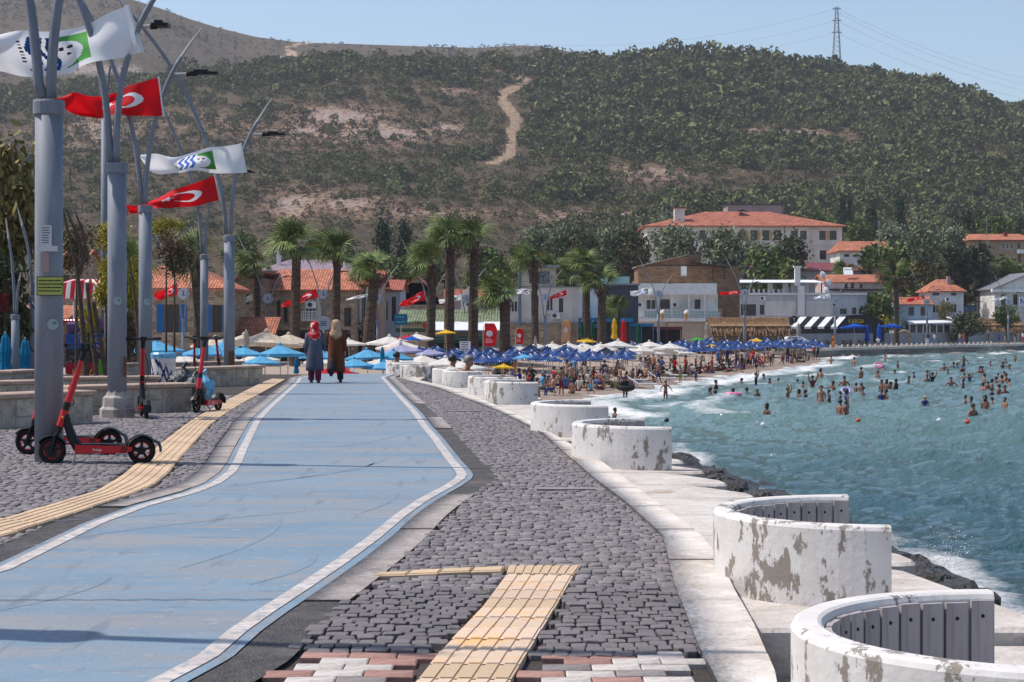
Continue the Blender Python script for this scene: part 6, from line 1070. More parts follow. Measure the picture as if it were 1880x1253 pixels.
for a in ((-w_/2, -h_, w_/2, -h_+0.006), (-w_/2, -0.006, w_/2, 0), (-w_/2, -h_, -w_/2+0.006, 0), (w_/2-0.006, -h_, w_/2, 0)): mb.bx((a[0], -0.015, a[1]), (a[2], -0.0122, a[3]))
mb.obj('border', BLK, o)
o, w_, h_ = plate(75, 414, 95, 452, 17.858, 0.003, PAP, 'pale printed sticker high on the nearest lamp post', 'sticker', 'sticker')
for i in range(7): mb = MB(); mb.bx((-w_*0.4, -0.0042, -h_*(0.12+i*0.12)-0.004), (w_*random.uniform(0.2, 0.42), -0.0032, -h_*(0.12+i*0.12)+0.004)); m_ = mb.obj('print', DKF, o); m_['kind'] = 'stuff'
plate(72, 452, 106, 462, 17.858, 0.003, PAP, 'torn strip of paper under the printed sticker', 'sticker', 'sticker'); plate(75, 465, 90, 500, 17.858, 0.003, M_('paper_faded', (170, 140, 140), 0.8), 'torn faded poster scrap above the yellow notice', 'sticker', 'sticker')
for x, y, Y, r_, wh in ((97, 596, 17.84, 0.055, 'nearest'), (216, 553, 26.24, 0.06, 'second'), (270, 555, 37.45, 0.07, 'third')):
    mb = MB(); mb.lathe([(0.001, 0), (r_, 0), (r_, 0.003), (0.001, 0.003)], 16); o = mb.obj('sticker', M_('sticker_pale', (160, 168, 174), 0.6), loc=P(x, y, Y)); o.rotation_euler = (R(90), 0, 0); tag(o, f'faded round green sticker on the {wh} lamp post', 'sticker', 'round stickers'); mb = MB(); mb.box((r_*0.3, r_*0.25, 0.004), (r_*0.7, r_*0.6, 0.003)); mb.obj('print', M_('sticker_green', (96, 140, 112), 0.6), o)
for (x0, y0, x1, y1, Y, wh) in ((420, 645, 430, 672, 45.35, 'foot of the fourth'), (244-12, 655, 226, 692, 26.25, 'lower part of the second')):
    a, b = P(x0, y0, Y), P(x1, y1, Y); mb = MB(); mb.bx((-abs(b.x-a.x)/2, -0.006, b.z-a.z), (abs(b.x-a.x)/2, 0, 0)); o = mb.obj('access_panel', RUST, loc=((a.x+b.x)/2, Y, a.z)); tag(o, f'rusty access panel on the {wh} lamp post', 'panel')
# ================================================================ PLANTER WALLS
def stone_wall(A, Bp, hgt, label, th=0.5, capo=0.05):
    A, Bp = Vector(A), Vector(Bp); d = Bp-A; L = math.hypot(d.x, d.y); rz = math.atan2(d.y, d.x); t = thing('planter_wall', label, 'wall', (A.x, A.y, min(A.z, Bp.z)), rz, 'low stone planter walls'); mb = MB(); mb.bx((0, 0, -0.4), (L, th, hgt-0.06)); mb.obj('core', CONC2, t)
    r2 = random.Random(int(L*100)); x = 0.0
    def st(x0, z0, x1, z1, y=0.0):
        mb = MB(); g = 0.009; p = r2.uniform(0.004, 0.018); mb.add([(x0+g, y, z0+g), (x1-g, y, z0+g), (x1-g, y, z1-g), (x0+g, y, z1-g), (x0+g+.008, y-p, z0+g+.008), (x1-g-.008, y-p, z0+g+.008), (x1-g-.008, y-p, z1-g-.008), (x0+g+.008, y-p, z1-g-.008)], [(4, 5, 6, 7), (0, 1, 5, 4), (1, 2, 6, 5), (2, 3, 7, 6), (3, 0, 4, 7)]); mb.obj('stone', STONEW, t)
    while x < L-0.02:
        w_ = min(r2.uniform(0.14, 0.42), L-x); w_ = L-x if L-x-w_ < 0.1 else w_; n = r2.choice((1, 1, 2, 2, 3)) if w_ < 0.3 else r2.choice((2, 3)); zs = sorted([0]+[r2.uniform(0.12, hgt-0.16) for _ in range(n-1)]+[hgt-0.06]); zs[0] = -0.05
        for z0, z1 in zip(zs[:-1], zs[1:]):
            if z1-z0 > 0.04: st(x, z0, x+w_, z1)
        x += w_
    x = -capo
    while x < L+capo-0.01:
        w_ = min(r2.uniform(0.7, 1.1), L+capo-x); mb = MB(); mb.add([(x+.004, -capo, hgt-.06), (x+w_-.004, -capo, hgt-.06), (x+w_-.004, th+capo, hgt-.06), (x+.004, th+capo, hgt-.06), (x+.004, -capo, hgt-.012), (x+w_-.004, -capo, hgt-.012), (x+w_-.004, th+capo, hgt-.012), (x+.004, th+capo, hgt-.012), (x+.014, -capo+.012, hgt), (x+w_-.014, -capo+.012, hgt), (x+w_-.014, th+capo-.012, hgt), (x+.014, th+capo-.012, hgt)], [(0, 1, 5, 4), (1, 2, 6, 5), (2, 3, 7, 6), (3, 0, 4, 7), (4, 5, 9, 8), (5, 6, 10, 9), (6, 7, 11, 10), (7, 4, 8, 11), (8, 9, 10, 11), (3, 2, 1, 0)]); mb.obj('cap_stone', CAPW, t); x += w_
    return t
stone_wall(GP(-120, 796), GP(170, 778), 0.46, 'low stone planter wall at the left edge behind the nearest lamp post'); stone_wall(GP(130, 764), GP(352, 757), 0.46, 'low stone planter wall running behind the second lamp post'); stone_wall(GP(110, 735), GP(292, 733), 0.44, 'low stone wall just behind the standing scooter, in front of the bin', 0.4)
stone_wall(GP(322, 712), GP(482, 706), 0.47, 'long stone planter wall from the bin bags to the cycle lane', 0.6); stone_wall(GP(20, 714), GP(76, 711), 0.42, 'short stone block wall below the folded turquoise parasols'); stone_wall(GP(232, 698), GP(445, 694), 0.48, 'stone wall behind the painted bin, farthest of the planter walls', 0.5); stone_wall(GP(-60, 745), GP(110, 741), 0.42, 'stone wall showing just over the nearest planter', 0.5)
# ================================================================ SCOOTERS
def make_scooter():
    t = thing('electric_scooter', 'scooter', 'scooter', group='red rental scooters')
    def wheel(x):
        mb = MB(); n = 26
        for j in range(n):
            a = 2*math.pi*j/n
        pts = [(x+0.113*math.cos(2*math.pi*j/28), 0, 0.138+0.113*math.sin(2*math.pi*j/28)) for j in range(29)]; mb.tube(pts, 0.026, 8, caps=False); o = mb.obj('tyre', RUB, t, True)
        mb = MB(); mb.tube([(x+0.083*math.cos(2*math.pi*j/28), 0, 0.138+0.083*math.sin(2*math.pi*j/28)) for j in range(29)], 0.008, 6, caps=False); mb.obj('rim', SRED, o)
        mb = MB(); mb.tube([(x, -0.03, 0.138), (x, 0.03, 0.138)], 0.042, 14)
        for j in range(5): a = 2*math.pi*j/5+0.3; mb.box((x+0.048*math.cos(a), 0, 0.138+0.048*math.sin(a)), (0.085, 0.022, 0.026), M=Matrix.Rotation(-a, 3, 'Y'))
        mb.obj('hub', BLK, o)
    wheel(-0.44); wheel(0.44)
    mb = MB(); pr = [(-0.20, 0.115), (0.30, 0.115), (0.36, 0.14), (0.36, 0.175), (0.30, 0.185), (-0.20, 0.20)]; n = len(pr); mb.add([(x, -0.085, z) for x, z in pr]+[(x, 0.085, z) for x, z in pr], [tuple(range(n)), tuple(range(2*n-1, n-1, -1))]+[(i, n+i, n+(i+1) % n, (i+1) % n) for i in range(n)]); dk = mb.obj('deck', SRED, t)
    mb = MB(); mb.bx((-0.19, -0.078, 0.2), (0.31, 0.078, 0.207)); mb.obj('foot_mat', BLK, dk)
    for s_ in (-1, 1):
        o = lettering('hop', WHITE, dk, (0.02, s_*0.0865, 0.148), 0.085, 0.038, 0.003, 0 if s_ < 0 else math.pi)
        for j in range(3): mb = MB(); mb.add([(0.245+j*0.022, s_*0.086, 0.118), (0.257+j*0.022, s_*0.086, 0.118), (0.272+j*0.022, s_*0.086, 0.182), (0.26+j*0.022, s_*0.086, 0.182)], [(0, 1, 2, 3)]); mb.obj('stripe', BLK, dk)
    mb = MB(); mb.tube([(0.34, -0.06, 0.15), (0.44, -0.055, 0.138)], 0.016, 6); mb.tube([(0.34, 0.06, 0.15), (0.44, 0.055, 0.138)], 0.016, 6); mb.obj('rear_fork', BLK, t)
    mb = MB(); mb.tube([(-0.18, 0, 0.16), (-0.24, 0, 0.26), (-0.29, 0, 0.4), (-0.31, 0, 0.5)], [0.055, 0.05, 0.042, 0.036], 10); mb.obj('neck', BLK, t)
    mb = MB(); mb.tube([(-0.44, -0.045, 0.138), (-0.40, -0.045, 0.29), (-0.385, 0, 0.33)], 0.017, 6); mb.tube([(-0.44, 0.045, 0.138), (-0.40, 0.045, 0.29), (-0.385, 0, 0.33)], 0.017, 6); mb.tube([(-0.385, 0, 0.31), (-0.36, 0, 0.4)], 0.03, 8); mb.obj('fork', BLK, t)
    st = lambda z: -0.44+(z-0.14)*0.325
    mb = MB(); mb.tube([(st(0.38), 0, 0.38), (st(0.54), 0, 0.54)], [0.04, 0.043], 10); mb.obj('battery_sleeve', SRED, t); mb = MB(); mb.tube([(st(0.54), 0, 0.54), (st(0.62), 0, 0.62)], 0.036, 10); mb.obj('folding_joint', BLK, t)
    mb = MB(); mb.tube([(st(0.62), 0, 0.62), (st(0.8), 0, 0.8), (st(1.04), 0, 1.04)], [0.038, 0.032, 0.028], 10); mb.obj('stem', SRED, t); mb = MB(); mb.tube([(st(1.03), 0, 1.03), (st(1.15), 0, 1.15)], 0.034, 10); mb.box((st(1.15)+0.01, 0, 1.16), (0.09, 0.09, 0.07)); mb.obj('display_pod', BLK, t)
    mb = MB(); mb.tube([(st(1.15)+0.03, -0.25, 1.165), (st(1.15), -0.12, 1.16), (st(1.15), 0.12, 1.16), (st(1.15)+0.03, 0.25, 1.165)], 0.013, 8); hb = mb.obj('handlebar', BLK, t)
    for s_ in (-1, 1): mb = MB(); mb.tube([(st(1.15)+0.03, s_*0.15, 1.163), (st(1.15)+0.035, s_*0.26, 1.166)], 0.02, 8); mb.obj('grip', RUB, hb); mb = MB(); mb.tube([(st(1.15)-0.02, s_*0.1, 1.155), (st(1.15)-0.05, s_*0.2, 1.15)], 0.007, 5); mb.obj('brake_lever', BLK, hb)
    for nm, x, a0, a1, w_ in (('front_fender', -0.44, 25, 150, 0.04), ('rear_fender', 0.44, -5, 165, 0.05)):
        mb = MB(); A = np.linspace(R(a0), R(a1), 12); rr = np.where(A < 0.6, 0.185, 0.155) if nm == 'rear_fender' else np.full(12, 0.152)
        vv = [(x+rr[i]*math.cos(A[i]), s_*w_, 0.138+rr[i]*math.sin(A[i])-(0.012 if s_ else 0)) for i in range(12) for s_ in (-1, 0, 1)]; mb.add(vv, [(3*i+j, 3*i+j+1, 3*i+j+4, 3*i+j+3) for i in range(11) for j in range(2)]); vv2 = [(p[0]+(p[0]-x)*0.05, p[1]*1.1, p[2]+0.008) for p in vv]; mb.add(vv2, [(3*i+j+3, 3*i+j+4, 3*i+j+1, 3*i+j) for i in range(11) for j in range(2)]); mb.obj(nm, BLK, t)
    mb = MB(); mb.tube([(st(0.95), 0.03, 0.95), (-0.30, 0.09, 0.75), (-0.24, 0.08, 0.6), (-0.33, 0.05, 0.52), (-0.27, 0.06, 0.45), (-0.36, 0.04, 0.36)], 0.006, 5); mb.obj('brake_cable', BLK, t); mb = MB(); mb.ball((-0.33, -0.035, 0.47), 0.015, 8, 5); mb.obj('reflector', M_('amber', (230, 130, 30), 0.4), t)
    mb = MB(); mb.tube([(-0.19, -0.06, 0.13), (-0.21, -0.17, 0.005)], 0.009, 5); mb.obj('kickstand', CHROME, t); return t
sc0 = make_scooter()
g = GP(178, 853); sc0.location = g; sc0.rotation_euler = (0, 0, R(2)); sc0['label'] = 'red scooter parked side on before the nearest lamp post'
def scoot(x, y, rz, lb, dz=0):
    s_ = dup(sc0, GP(x, y), R(rz), lb); s_.location.z += dz
scoot(126, 836, -4, 'red scooter half hidden behind the nearest lamp post'); scoot(264, 768, -74, 'red scooter seen end on before the stone planter wall'); scoot(381, 757, 77, 'red scooter parked astride the tactile strip, turned half towards us')
scoot(357, 702, -80, 'red scooter stem showing over the long planter wall, left one'); scoot(394, 701, -100, 'red scooter stem showing over the long planter wall, right one')
# ================================================================ BIN, BAGS, STALL
t = thing('litter_bin', 'white litter bin painted with dark blue zigzags', 'bin', GP(300, 728)); BW = M_('bin_white', (216, 208, 204), 0.7, (5, (190, 180, 174), 0.45, 0.7)); mb = MB(); mb.lathe([(0.2, 0), (0.235, 0.5), (0.25, 0.82), (0.235, 0.84), (0.22, 0.78)], 22, caps=False); mb.obj('barrel', BW, t)
NAVY = M_('bin_navy', (26, 44, 92), 0.7)
for j, (a0, a1, z0, z1) in enumerate(((200, 250, .72, .2), (225, 255, .3, .45), (250, 290, .2, .55), (262, 300, .68, .3), (290, 330, .62, .2), (240, 262, .74, .62), (300, 325, .3, .5), (205, 222, .4, .5))):
    mb = MB(); A = np.linspace(R(a0), R(a1), 6); Z = np.linspace(z0, z1, 6)
    vv = []
    for a, z in zip(A, Z):
        rr = 0.2+0.06*z+0.006; vv += [(rr*math.cos(a), rr*math.sin(a), z-0.05), (rr*math.cos(a), rr*math.sin(a), z+0.05)]
    mb.add(vv, [(2*i, 2*i+2, 2*i+3, 2*i+1) for i in range(5)]); mb.obj('painted_stroke', NAVY, t)
PLB = M_('blue_bag', (110, 176, 210), 0.35, (9, (80, 140, 180), 0.4, 0.6)); mb = MB(); mb.lathe([(0.256, 0.76), (0.262, 0.84), (0.23, 0.875), (0.17, 0.83)], 14); mb.obj('liner', PLB, t)
def bag(x, y, sx, sz, m, label):
    r2 = np.random.default_rng(int(x)); mb = MB(); mb.ball((0, 0, 1), 1, 18, 12); v = np.array(mb.v); a = np.arctan2(v[:, 1], v[:, 0]); v[:, :2] *= (1+0.08*np.sin(a*7+v[:, 2]*5)+0.05*r2.normal(size=len(v)))[:, None]; v[:, :2] *= np.where(v[:, 2] > 1.6, 0.8, 1.05)[:, None]; mb.v = [tuple(p) for p in v*np.array([sx, sx, sz/2])]; mb.tube([(0, 0, sz*0.95), (0.02, 0, sz*1.08), (0.07, 0.02, sz*1.15)], [sx*0.25, sx*0.12, sx*0.2], 7); o = mb.obj('rubbish_bag', m, loc=GP(x, y)); tag(o, label, 'bag', 'rubbish bags')
BAGK = M_('black_bag', (20, 22, 28), 0.28, bump=(14, 0.9, 0.05), spec=0.6); bag(336, 738, 0.26, 0.62, BAGK, 'full black rubbish bag beside the painted bin'); bag(356, 742, 0.2, 0.5, BAGK, 'smaller black rubbish bag tucked behind the half turned scooter'); bag(372, 738, 0.2, 0.5, PLB, 'clear blue rubbish bag behind the half turned scooter')
t = thing('corn_stall', 'street food stall under a red and white striped canopy', 'stall', (P(160, 0, 70).x, 70, -0.6)); k = 70/F; z = lambda y: EYE+(HY-y)*k+0.6; X = lambda x: (x-160)*k
RS = M_('canopy_red', (190, 22, 50), 0.8); WS = M_('canopy_white', (224, 214, 208), 0.8); PK = M_('canopy_trim', (220, 160, 140), 0.8)
xs_ = np.linspace(X(108), X(206), 13); apx = X(152)
for i in range(12):
    a, b = xs_[i], xs_[i+1]; za = lambda x: z(515)+(z(527)-z(515))*min(abs(x-apx)/(X(206)-apx), 1.2); mb = MB(); mb.add([(a, -1.1, z(549)), (b, -1.1, z(549)), (b*0.97, -0.9, za(b)), (a*0.97, -0.9, za(a)), (b*0.5+apx*0.5, 0.1, z(513)), (a*0.5+apx*0.5, 0.1, z(513))], [(0, 1, 2, 3), (3, 2, 4, 5)]); mb.obj('canopy_stripe', RS if i % 2 == 0 else WS, t)
    mb = MB(); mb.add([(a, -1.105, z(549)), (b, -1.105, z(549)), (b, -1.105, z(554)), ((a+b)/2, -1.105, z(557)), (a, -1.105, z(554))], [(0, 1, 2, 3, 4)]); mb.obj('valance', PK, t)
for x in (118, 126, 203): mb = MB(); mb.tube([(X(x), -0.9 if x != 126 else 0.9, 0), (X(x), -0.9 if x != 126 else 0.9, z(540))], 0.05, 6); mb.obj('post', WS, t)
mb = MB(); mb.bx((X(128), -0.7, 0), (X(204), 0.6, z(613))); mb.obj('counter', M_('stall_mauve', (120, 92, 132), 0.7), t); mb = MB(); mb.bx((X(130), -0.72, z(640)), (X(203), -0.702, z(613))); mb.obj('blue_banner', M_('banner_blue', (44, 88, 160), 0.6), t); mb = MB(); mb.bx((X(130), -0.72, z(700)), (X(203), -0.702, z(666))); mb.obj('red_banner', RS, t); mb = MB(); mb.bx((X(130), -0.72, z(666)), (X(203), -0.702, z(640))); mb.obj('photo_panel', M_('stall_dark', (54, 46, 56), 0.6, (5, (140, 110, 110), 0.55, 0.6)), t)
PKL = M_('banner_pink', (226, 150, 170), 0.6); lettering('OCA', PKL, t, (X(186), -0.73, z(624)), 32*k, 8*k); lettering('MASI', PKL, t, (X(186), -0.73, z(635)), 30*k, 7*k); lettering('LAV', M_('banner_yellow', (220, 196, 60), 0.6), t, (X(160), -0.73, z(683)), 36*k, 12*k)
mb = MB(); mb.tube([(X(130), -0.3, z(600)), (X(203), -0.3, z(598))], 0.28, 10); mb.obj('rolled_cloth', M_('stall_violet', (112, 84, 130), 0.8), t)
for i in range(7): mb = MB(); mb.ball((X(122+i*5), -0.4, z(590)), (0.12, 0.1, 0.08), 8, 5); mb.obj('fruit', SRED, t)
mb = MB(); mb.box((0, 0, 0.25), (0.5, 0.4, 0.5)); o = mb.obj('green_crate', M_('crate_green', (80, 170, 50), 0.6), loc=(P(196, 0, 66).x, 66, -0.5)); tag(o, 'bright green box beside the street food stall', 'crate')
# ================================================================ PARASOLS
def canvas(n, c, tl=0.3):
    m = cloth(n, c); t_ = m.node_tree; b = t_.nodes['Principled BSDF']; tn = t_.nodes.new('ShaderNodeBsdfTranslucent'); tn.inputs[0].default_value = (*S2L(c), 1); mx = t_.nodes.new('ShaderNodeMixShader'); mx.inputs[0].default_value = tl
    out = [x for x in t_.nodes if x.type == 'OUTPUT_MATERIAL'][0]; t_.links.new(b.outputs[0], mx.inputs[1]); t_.links.new(tn.outputs[0], mx.inputs[2]); t_.links.new(mx.outputs[0], out.inputs[0]); return m
RAF = leafy(M_('blue_raffia', (20, 64, 126), 0.36, [((1, 1, 1), (16, 48, 100), 0.4, 0.65)], spec=0.5), 0.45)
CAN = {'white': canvas('white', (236, 230, 222)), 'beige': canvas('beige', (222, 206, 184)), 'sky': canvas('sky', (100, 180, 222)), 'teal': canvas('teal', (20, 140, 182)), 'yellow': canvas('yellow', (236, 190, 40)), 'red': canvas('red', (204, 24, 36)), 'green': canvas('green', (70, 176, 70)), 'navy': canvas('navy', (44, 62, 130)), 'lilac': canvas('lilac', (170, 172, 206)), 'royal': canvas('royal', (24, 92, 196)), 'dgreen': canvas('dgreen', (14, 92, 76)), 'grey': canvas('grey', (190, 180, 168))}
POLE = M_('parasol_pole', (196, 190, 184), 0.5)
def raffia(name, label, cat='parasol'):
    t = thing(name, label, cat, group='blue raffia parasols on the beach'); n = 44; mb = MB(); r2 = np.random.default_rng(3)
    for j in range(n):
        a0, a1 = 2*math.pi*j/n, 2*math.pi*(j+0.92)/n; w_ = r2.uniform(-0.03, 0.03); dz = r2.uniform(-0.02, 0.02); pr = [(0.03, 0.0), (0.22, -0.10), (0.5, -0.27), (0.78, -0.40+dz), (0.86+w_, -0.48+dz)]
        for (ra, za), (rb_, zb_) in zip(pr[:-1], pr[1:]):
            am = (a0+a1)/2; h = 0.018; mb.add([(ra*math.cos(a0), ra*math.sin(a0), za), (ra*math.cos(am), ra*math.sin(am), za+h), (ra*math.cos(a1), ra*math.sin(a1), za), (rb_*math.cos(a1), rb_*math.sin(a1), zb_), (rb_*math.cos(am), rb_*math.sin(am), zb_+h), (rb_*math.cos(a0), rb_*math.sin(a0), zb_)], [(0, 1, 4, 5), (1, 2, 3, 4)])
    mb.obj('canopy', RAF, t); mb = MB(); mb.ball((0, 0, 0.02), (0.06, 0.06, 0.07), 8, 5); mb.obj('cap', RAF, t); mb = MB(); mb.tube([(0, 0, -3.2), (0, 0, 0)], 0.022, 6); mb.obj('pole', POLE, t); return t
def canvas_umb(m, label, group, sides=8, slope=0.30, val=0.07):
    t = thing('parasol', label, 'parasol', group=group); mb = MB(); n = sides; sub = 4
    for j in range(n):
        a0, a1 = 2*math.pi*j/n+0.2, 2*math.pi*(j+1)/n+0.2
        for s_ in range(sub):
            u0, u1 = s_/sub, (s_+1)/sub; pts = []
            for u, a in ((u0, a0), (u0, a1), (u1, a1), (u1, a0)): pts.append((u*math.cos(a), u*math.sin(a), -slope*2*u*0.5*(1.25-0.25*u)-0.02))
            mm = 0.5; q = [(pts[0][i]+pts[1][i])/2 for i in range(3)]; r_ = [(pts[2][i]+pts[3][i])/2 for i in range(3)]; q[2] -= 0.02*u0; r_[2] -= 0.02*u1
            mb.add([pts[0], q, pts[1], pts[2], r_, pts[3]], [(0, 1, 4, 5), (1, 2, 3, 4)])
        c0, c1 = (math.cos(a0), math.sin(a0)), (math.cos(a1), math.sin(a1)); z = -slope-0.02; mb.add([(*c0, z), (*c1, z), (*[v*1.005 for v in c1], z-val), ((c0[0]+c1[0])/2, (c0[1]+c1[1])/2, z-val*1.35), (*[v*1.005 for v in c0], z-val)], [(0, 1, 2, 3, 4)])
    mb.obj('canopy', m, t); mb = MB(); mb.lathe([(0.09, -0.03), (0.06, 0.02), (0.02, 0.06)], 8); mb.obj('cap', m, t)
    for j in range(n): a = 2*math.pi*j/n+0.2; mb = MB(); mb.tube([(0.04*math.cos(a), 0.04*math.sin(a), -0.06), (0.97*math.cos(a), 0.97*math.sin(a), -slope-0.05)], 0.009, 4); mb.obj('rib', POLE, t)
    mb = MB(); mb.tube([(0, 0, -2.4), (0, 0, 0)], 0.02, 6); mb.obj('pole', POLE, t); return t
def closed_umb(m, label, group):
    t = thing('folded_parasol', label, 'parasol', group=group); mb = MB(); pr = [(0.02, 1.0), (0.055, 0.9), (0.09, 0.6), (0.075, 0.35), (0.11, 0.1), (0.06, 0.05)]; n = 16; vv = [(r_*(1+0.28*(j % 2))*math.cos(2*math.pi*j/n), r_*(1+0.28*(j % 2))*math.sin(2*math.pi*j/n), z) for r_, z in pr for j in range(n)]
    mb.add(vv, [(i*n+j, i*n+(j+1) % n, (i+1)*n+(j+1) % n, (i+1)*n+j) for i in range(len(pr)-1) for j in range(n)]); mb.obj('canopy', m, t); mb = MB(); mb.tube([(0, 0, -0.9), (0, 0, 1.04)], 0.016, 6); mb.obj('pole', POLE, t); return t
GB, GW, GS = 'blue raffia parasols on the beach', 'white canvas parasols on the beach', 'pale blue parasols below the promenade end'
UR = raffia('raffia_parasol', 'x'); first = [True]
def put(proto, used, x, yap, Y, R_, lb, grp=None, hz=1.0, rz=None):
    k = Y/F; o = proto if proto.name not in used else dup(proto); used.add(proto.name); o.location = P(x, yap, Y); o.rotation_euler = (random.uniform(-0.05, 0.05), random.uniform(-0.05, 0.05), random.uniform(0, 6.28) if rz is None else rz); o.scale = (R_, R_, R_*hz); o['label'] = lb
    if grp: o['group'] = grp
    return o
used = set()
def row(x0, x1, step, ya0, ya1, w0, w1, W, where, Yf=None):
    n = max(2, int(round((x1-x0)/step))+1)
    for i in range(n):
        u = i/(n-1); x = x0+(x1-x0)*u+random.uniform(-6, 6); wd = w0+(w1-w0)*u; Y = (F*W/wd if Yf is None else Yf(x))+random.uniform(-2, 2); put(UR, used, x, ya0+(ya1-ya0)*u+random.uniform(-2.4, 2.4), Y, W/2/0.76*random.uniform(0.93, 1.1)*(wd*Y/F/W), f'blue straw parasol, {ORD[i]} from the left, {where}')
row(886, 1130, 40, 650, 646, 48, 44, 1.6, 'near cluster, row by the water'); row(868, 1140, 39, 645, 643, 44, 42, 1.6, 'near cluster, between the two front rows'); row(796, 1150, 36, 641, 640, 42, 40, 1.6, 'near cluster, second row'); row(772, 1072, 33, 637, 635, 36, 34, 1.5, 'near cluster, third row'); row(1040, 1240, 26, 629, 627, 27, 26, 1.6, 'row behind the white ones', lambda x: 158+(x-1040)*0.05)
fY = lambda a: (lambda x: a+(x-1270)*0.2)
row(1262, 1500, 22, 634, 629, 38, 30, 1.6, 'far cluster, front row', fY(152)); row(1258, 1496, 23, 628, 624, 35, 28, 1.6, 'far cluster, second row', fY(163)); row(1250, 1460, 25, 624, 620, 32, 27, 1.6, 'far cluster, back row', fY(176))
put(UR, used, 893, 652, 112, 1.05, 'blue straw parasol with long drooping straw, right behind the shirtless man')
UW = canvas_umb(CAN['white'], 'x', GW, 8, 0.30); UB = canvas_umb(CAN['beige'], 'x', 'beige parasols', 8, 0.32); US = canvas_umb(CAN['sky'], 'x', GS, 8, 0.36); UX = {}
i = 0
for x, yap, w_, wh in [(1176, 633, 56, 'front white parasol left of the sunlounger'), (1212, 636, 56, 'front white parasol above the sunlounger'), (1248, 639, 52, 'front white parasol next to the far blue cluster'), (1192, 626, 52, 'white parasol behind the front three'), (1230, 629, 56, 'white parasol second from the far blue cluster'), (1160, 640, 54, 'white parasol overlapping the near blue cluster'), (1135, 624, 60, 'white parasol below the yellow folded one')]: put(UW, used, x, yap, F*2.4/w_, 1.5, wh, GW)
for i, x in enumerate(range(892, 1120, 30)): put(UW, used, x+random.uniform(-3, 3), 629.5+random.uniform(-1.5, 1.5), 152+random.uniform(-3, 3), 1.6, f'white canvas parasol, {ORD[i]} from the left behind the near blue row', GW)
for i, x in enumerate(range(1000, 1130, 34)): put(UW, used, x, 635, 146, 1.4, f'white canvas parasol peeping between the near blue ones, {ORD[i]} from the left', GW)
for x, yap, Y, R_, wh in [(775, 651, 96, 1.35, 'white parasol right of the striped shirt man'), (818, 655, 94, 1.3, 'white parasol left of the shirtless man'), (745, 657, 90, 1.25, 'white parasol right behind the striped shirt man'), (850, 663, 92, 1.2, 'white parasol touching the shirtless man'), (705, 656, 88, 1.2, 'white parasol between the pale blue ones'), (598, 651, 92, 1.2, 'white parasol hidden behind the walking women'), (470, 648, 92, 1.25, 'white parasol below the first palm'), (430, 657, 88, 1.25, 'white parasol over the end of the long planter wall'), (340, 650, 90, 1.2, 'white parasol behind the half turned scooter'), (715, 616, 112, 1.5, 'white parasol before the blue hanging sign'), (735, 624, 108, 1.5, 'white parasol at the foot of the leaning palm'), (640, 622, 108, 1.1, 'white parasol below the bakery sign'), (765, 612, 120, 1.2, 'white pointed parasol before the market hall')]: put(UW, used, x, yap, Y, R_, wh, GW)
for x, yap, Y, R_, wh in [(490, 607, 100, 2.1, 'large beige cafe parasol before the house with three windows'), (448, 613, 104, 1.5, 'beige cafe parasol left of the first palm'), (395, 618, 106, 1.5, 'beige cafe parasol right of the blue shuttered window'), (530, 612, 104, 1.5, 'beige cafe parasol beside the second palm trunk'), (735, 629, 104, 1.2, 'lower beige parasol at the foot of the leaning palm')]: put(UB, used, x, yap, Y, R_, wh, 'beige cafe parasols')
for x, yap, Y, R_, wh in [(514, 632, 84, 1.28, 'pale blue parasol left of the walking women, largest'), (673, 640, 82, 1.05, 'pale blue parasol right of the walking women, upper front one'), (722, 642, 84, 1.0, 'pale blue parasol next to the striped shirt man'), (590, 640, 86, 1.1, 'pale blue parasol between the two walking women'), (412, 625, 86, 1.35, 'pale blue parasol under the fourth lamp post'), (375, 632, 84, 1.2, 'pale blue parasol behind the half turned scooter stem'), (287, 624, 84, 1.3, 'pale blue parasol behind the painted bin'), (448, 636, 82, 1.0, 'pale blue parasol over the long planter wall end'), (650, 657, 78, 0.95, 'pale blue parasol, lower one right of the brown coated woman'), (705, 662, 78, 0.8, 'pale blue parasol, lower one beside the farthest bench'), (480, 652, 80, 0.9, 'pale blue parasol, lower one left of the walking women')]: put(US, used, x, yap, Y, R_, wh, GS)
def one(cn, x, yap, Y, R_, lb, sl=0.32, grp=None): t = canvas_umb(CAN[cn], lb, grp or 'coloured parasols', 8, sl); t.location = P(x, yap, Y); t.scale = (R_,)*3; t.rotation_euler = (random.uniform(-.08, .08), random.uniform(-.08, .08), random.random()*3); return t
ru = one('red', 622, 666, 66, 1.05, 'red parasol with white lettering low behind the walking women', 0.42)
for a in (-1.15, -1.95):
    mb = MB()
    for r_ in (0.11, 0.055): mb.tube([(r_*1.5*math.cos(q), r_*math.sin(q), 0) for q in np.linspace(0, 6.283, 15)], 0.014, 5, caps=False)
    o = mb.obj('round_logo', WHF, ru); o.location = (0.6*math.cos(a), 0.6*math.sin(a), -0.275); o.rotation_euler = (R(24), 0, a+math.pi/2)
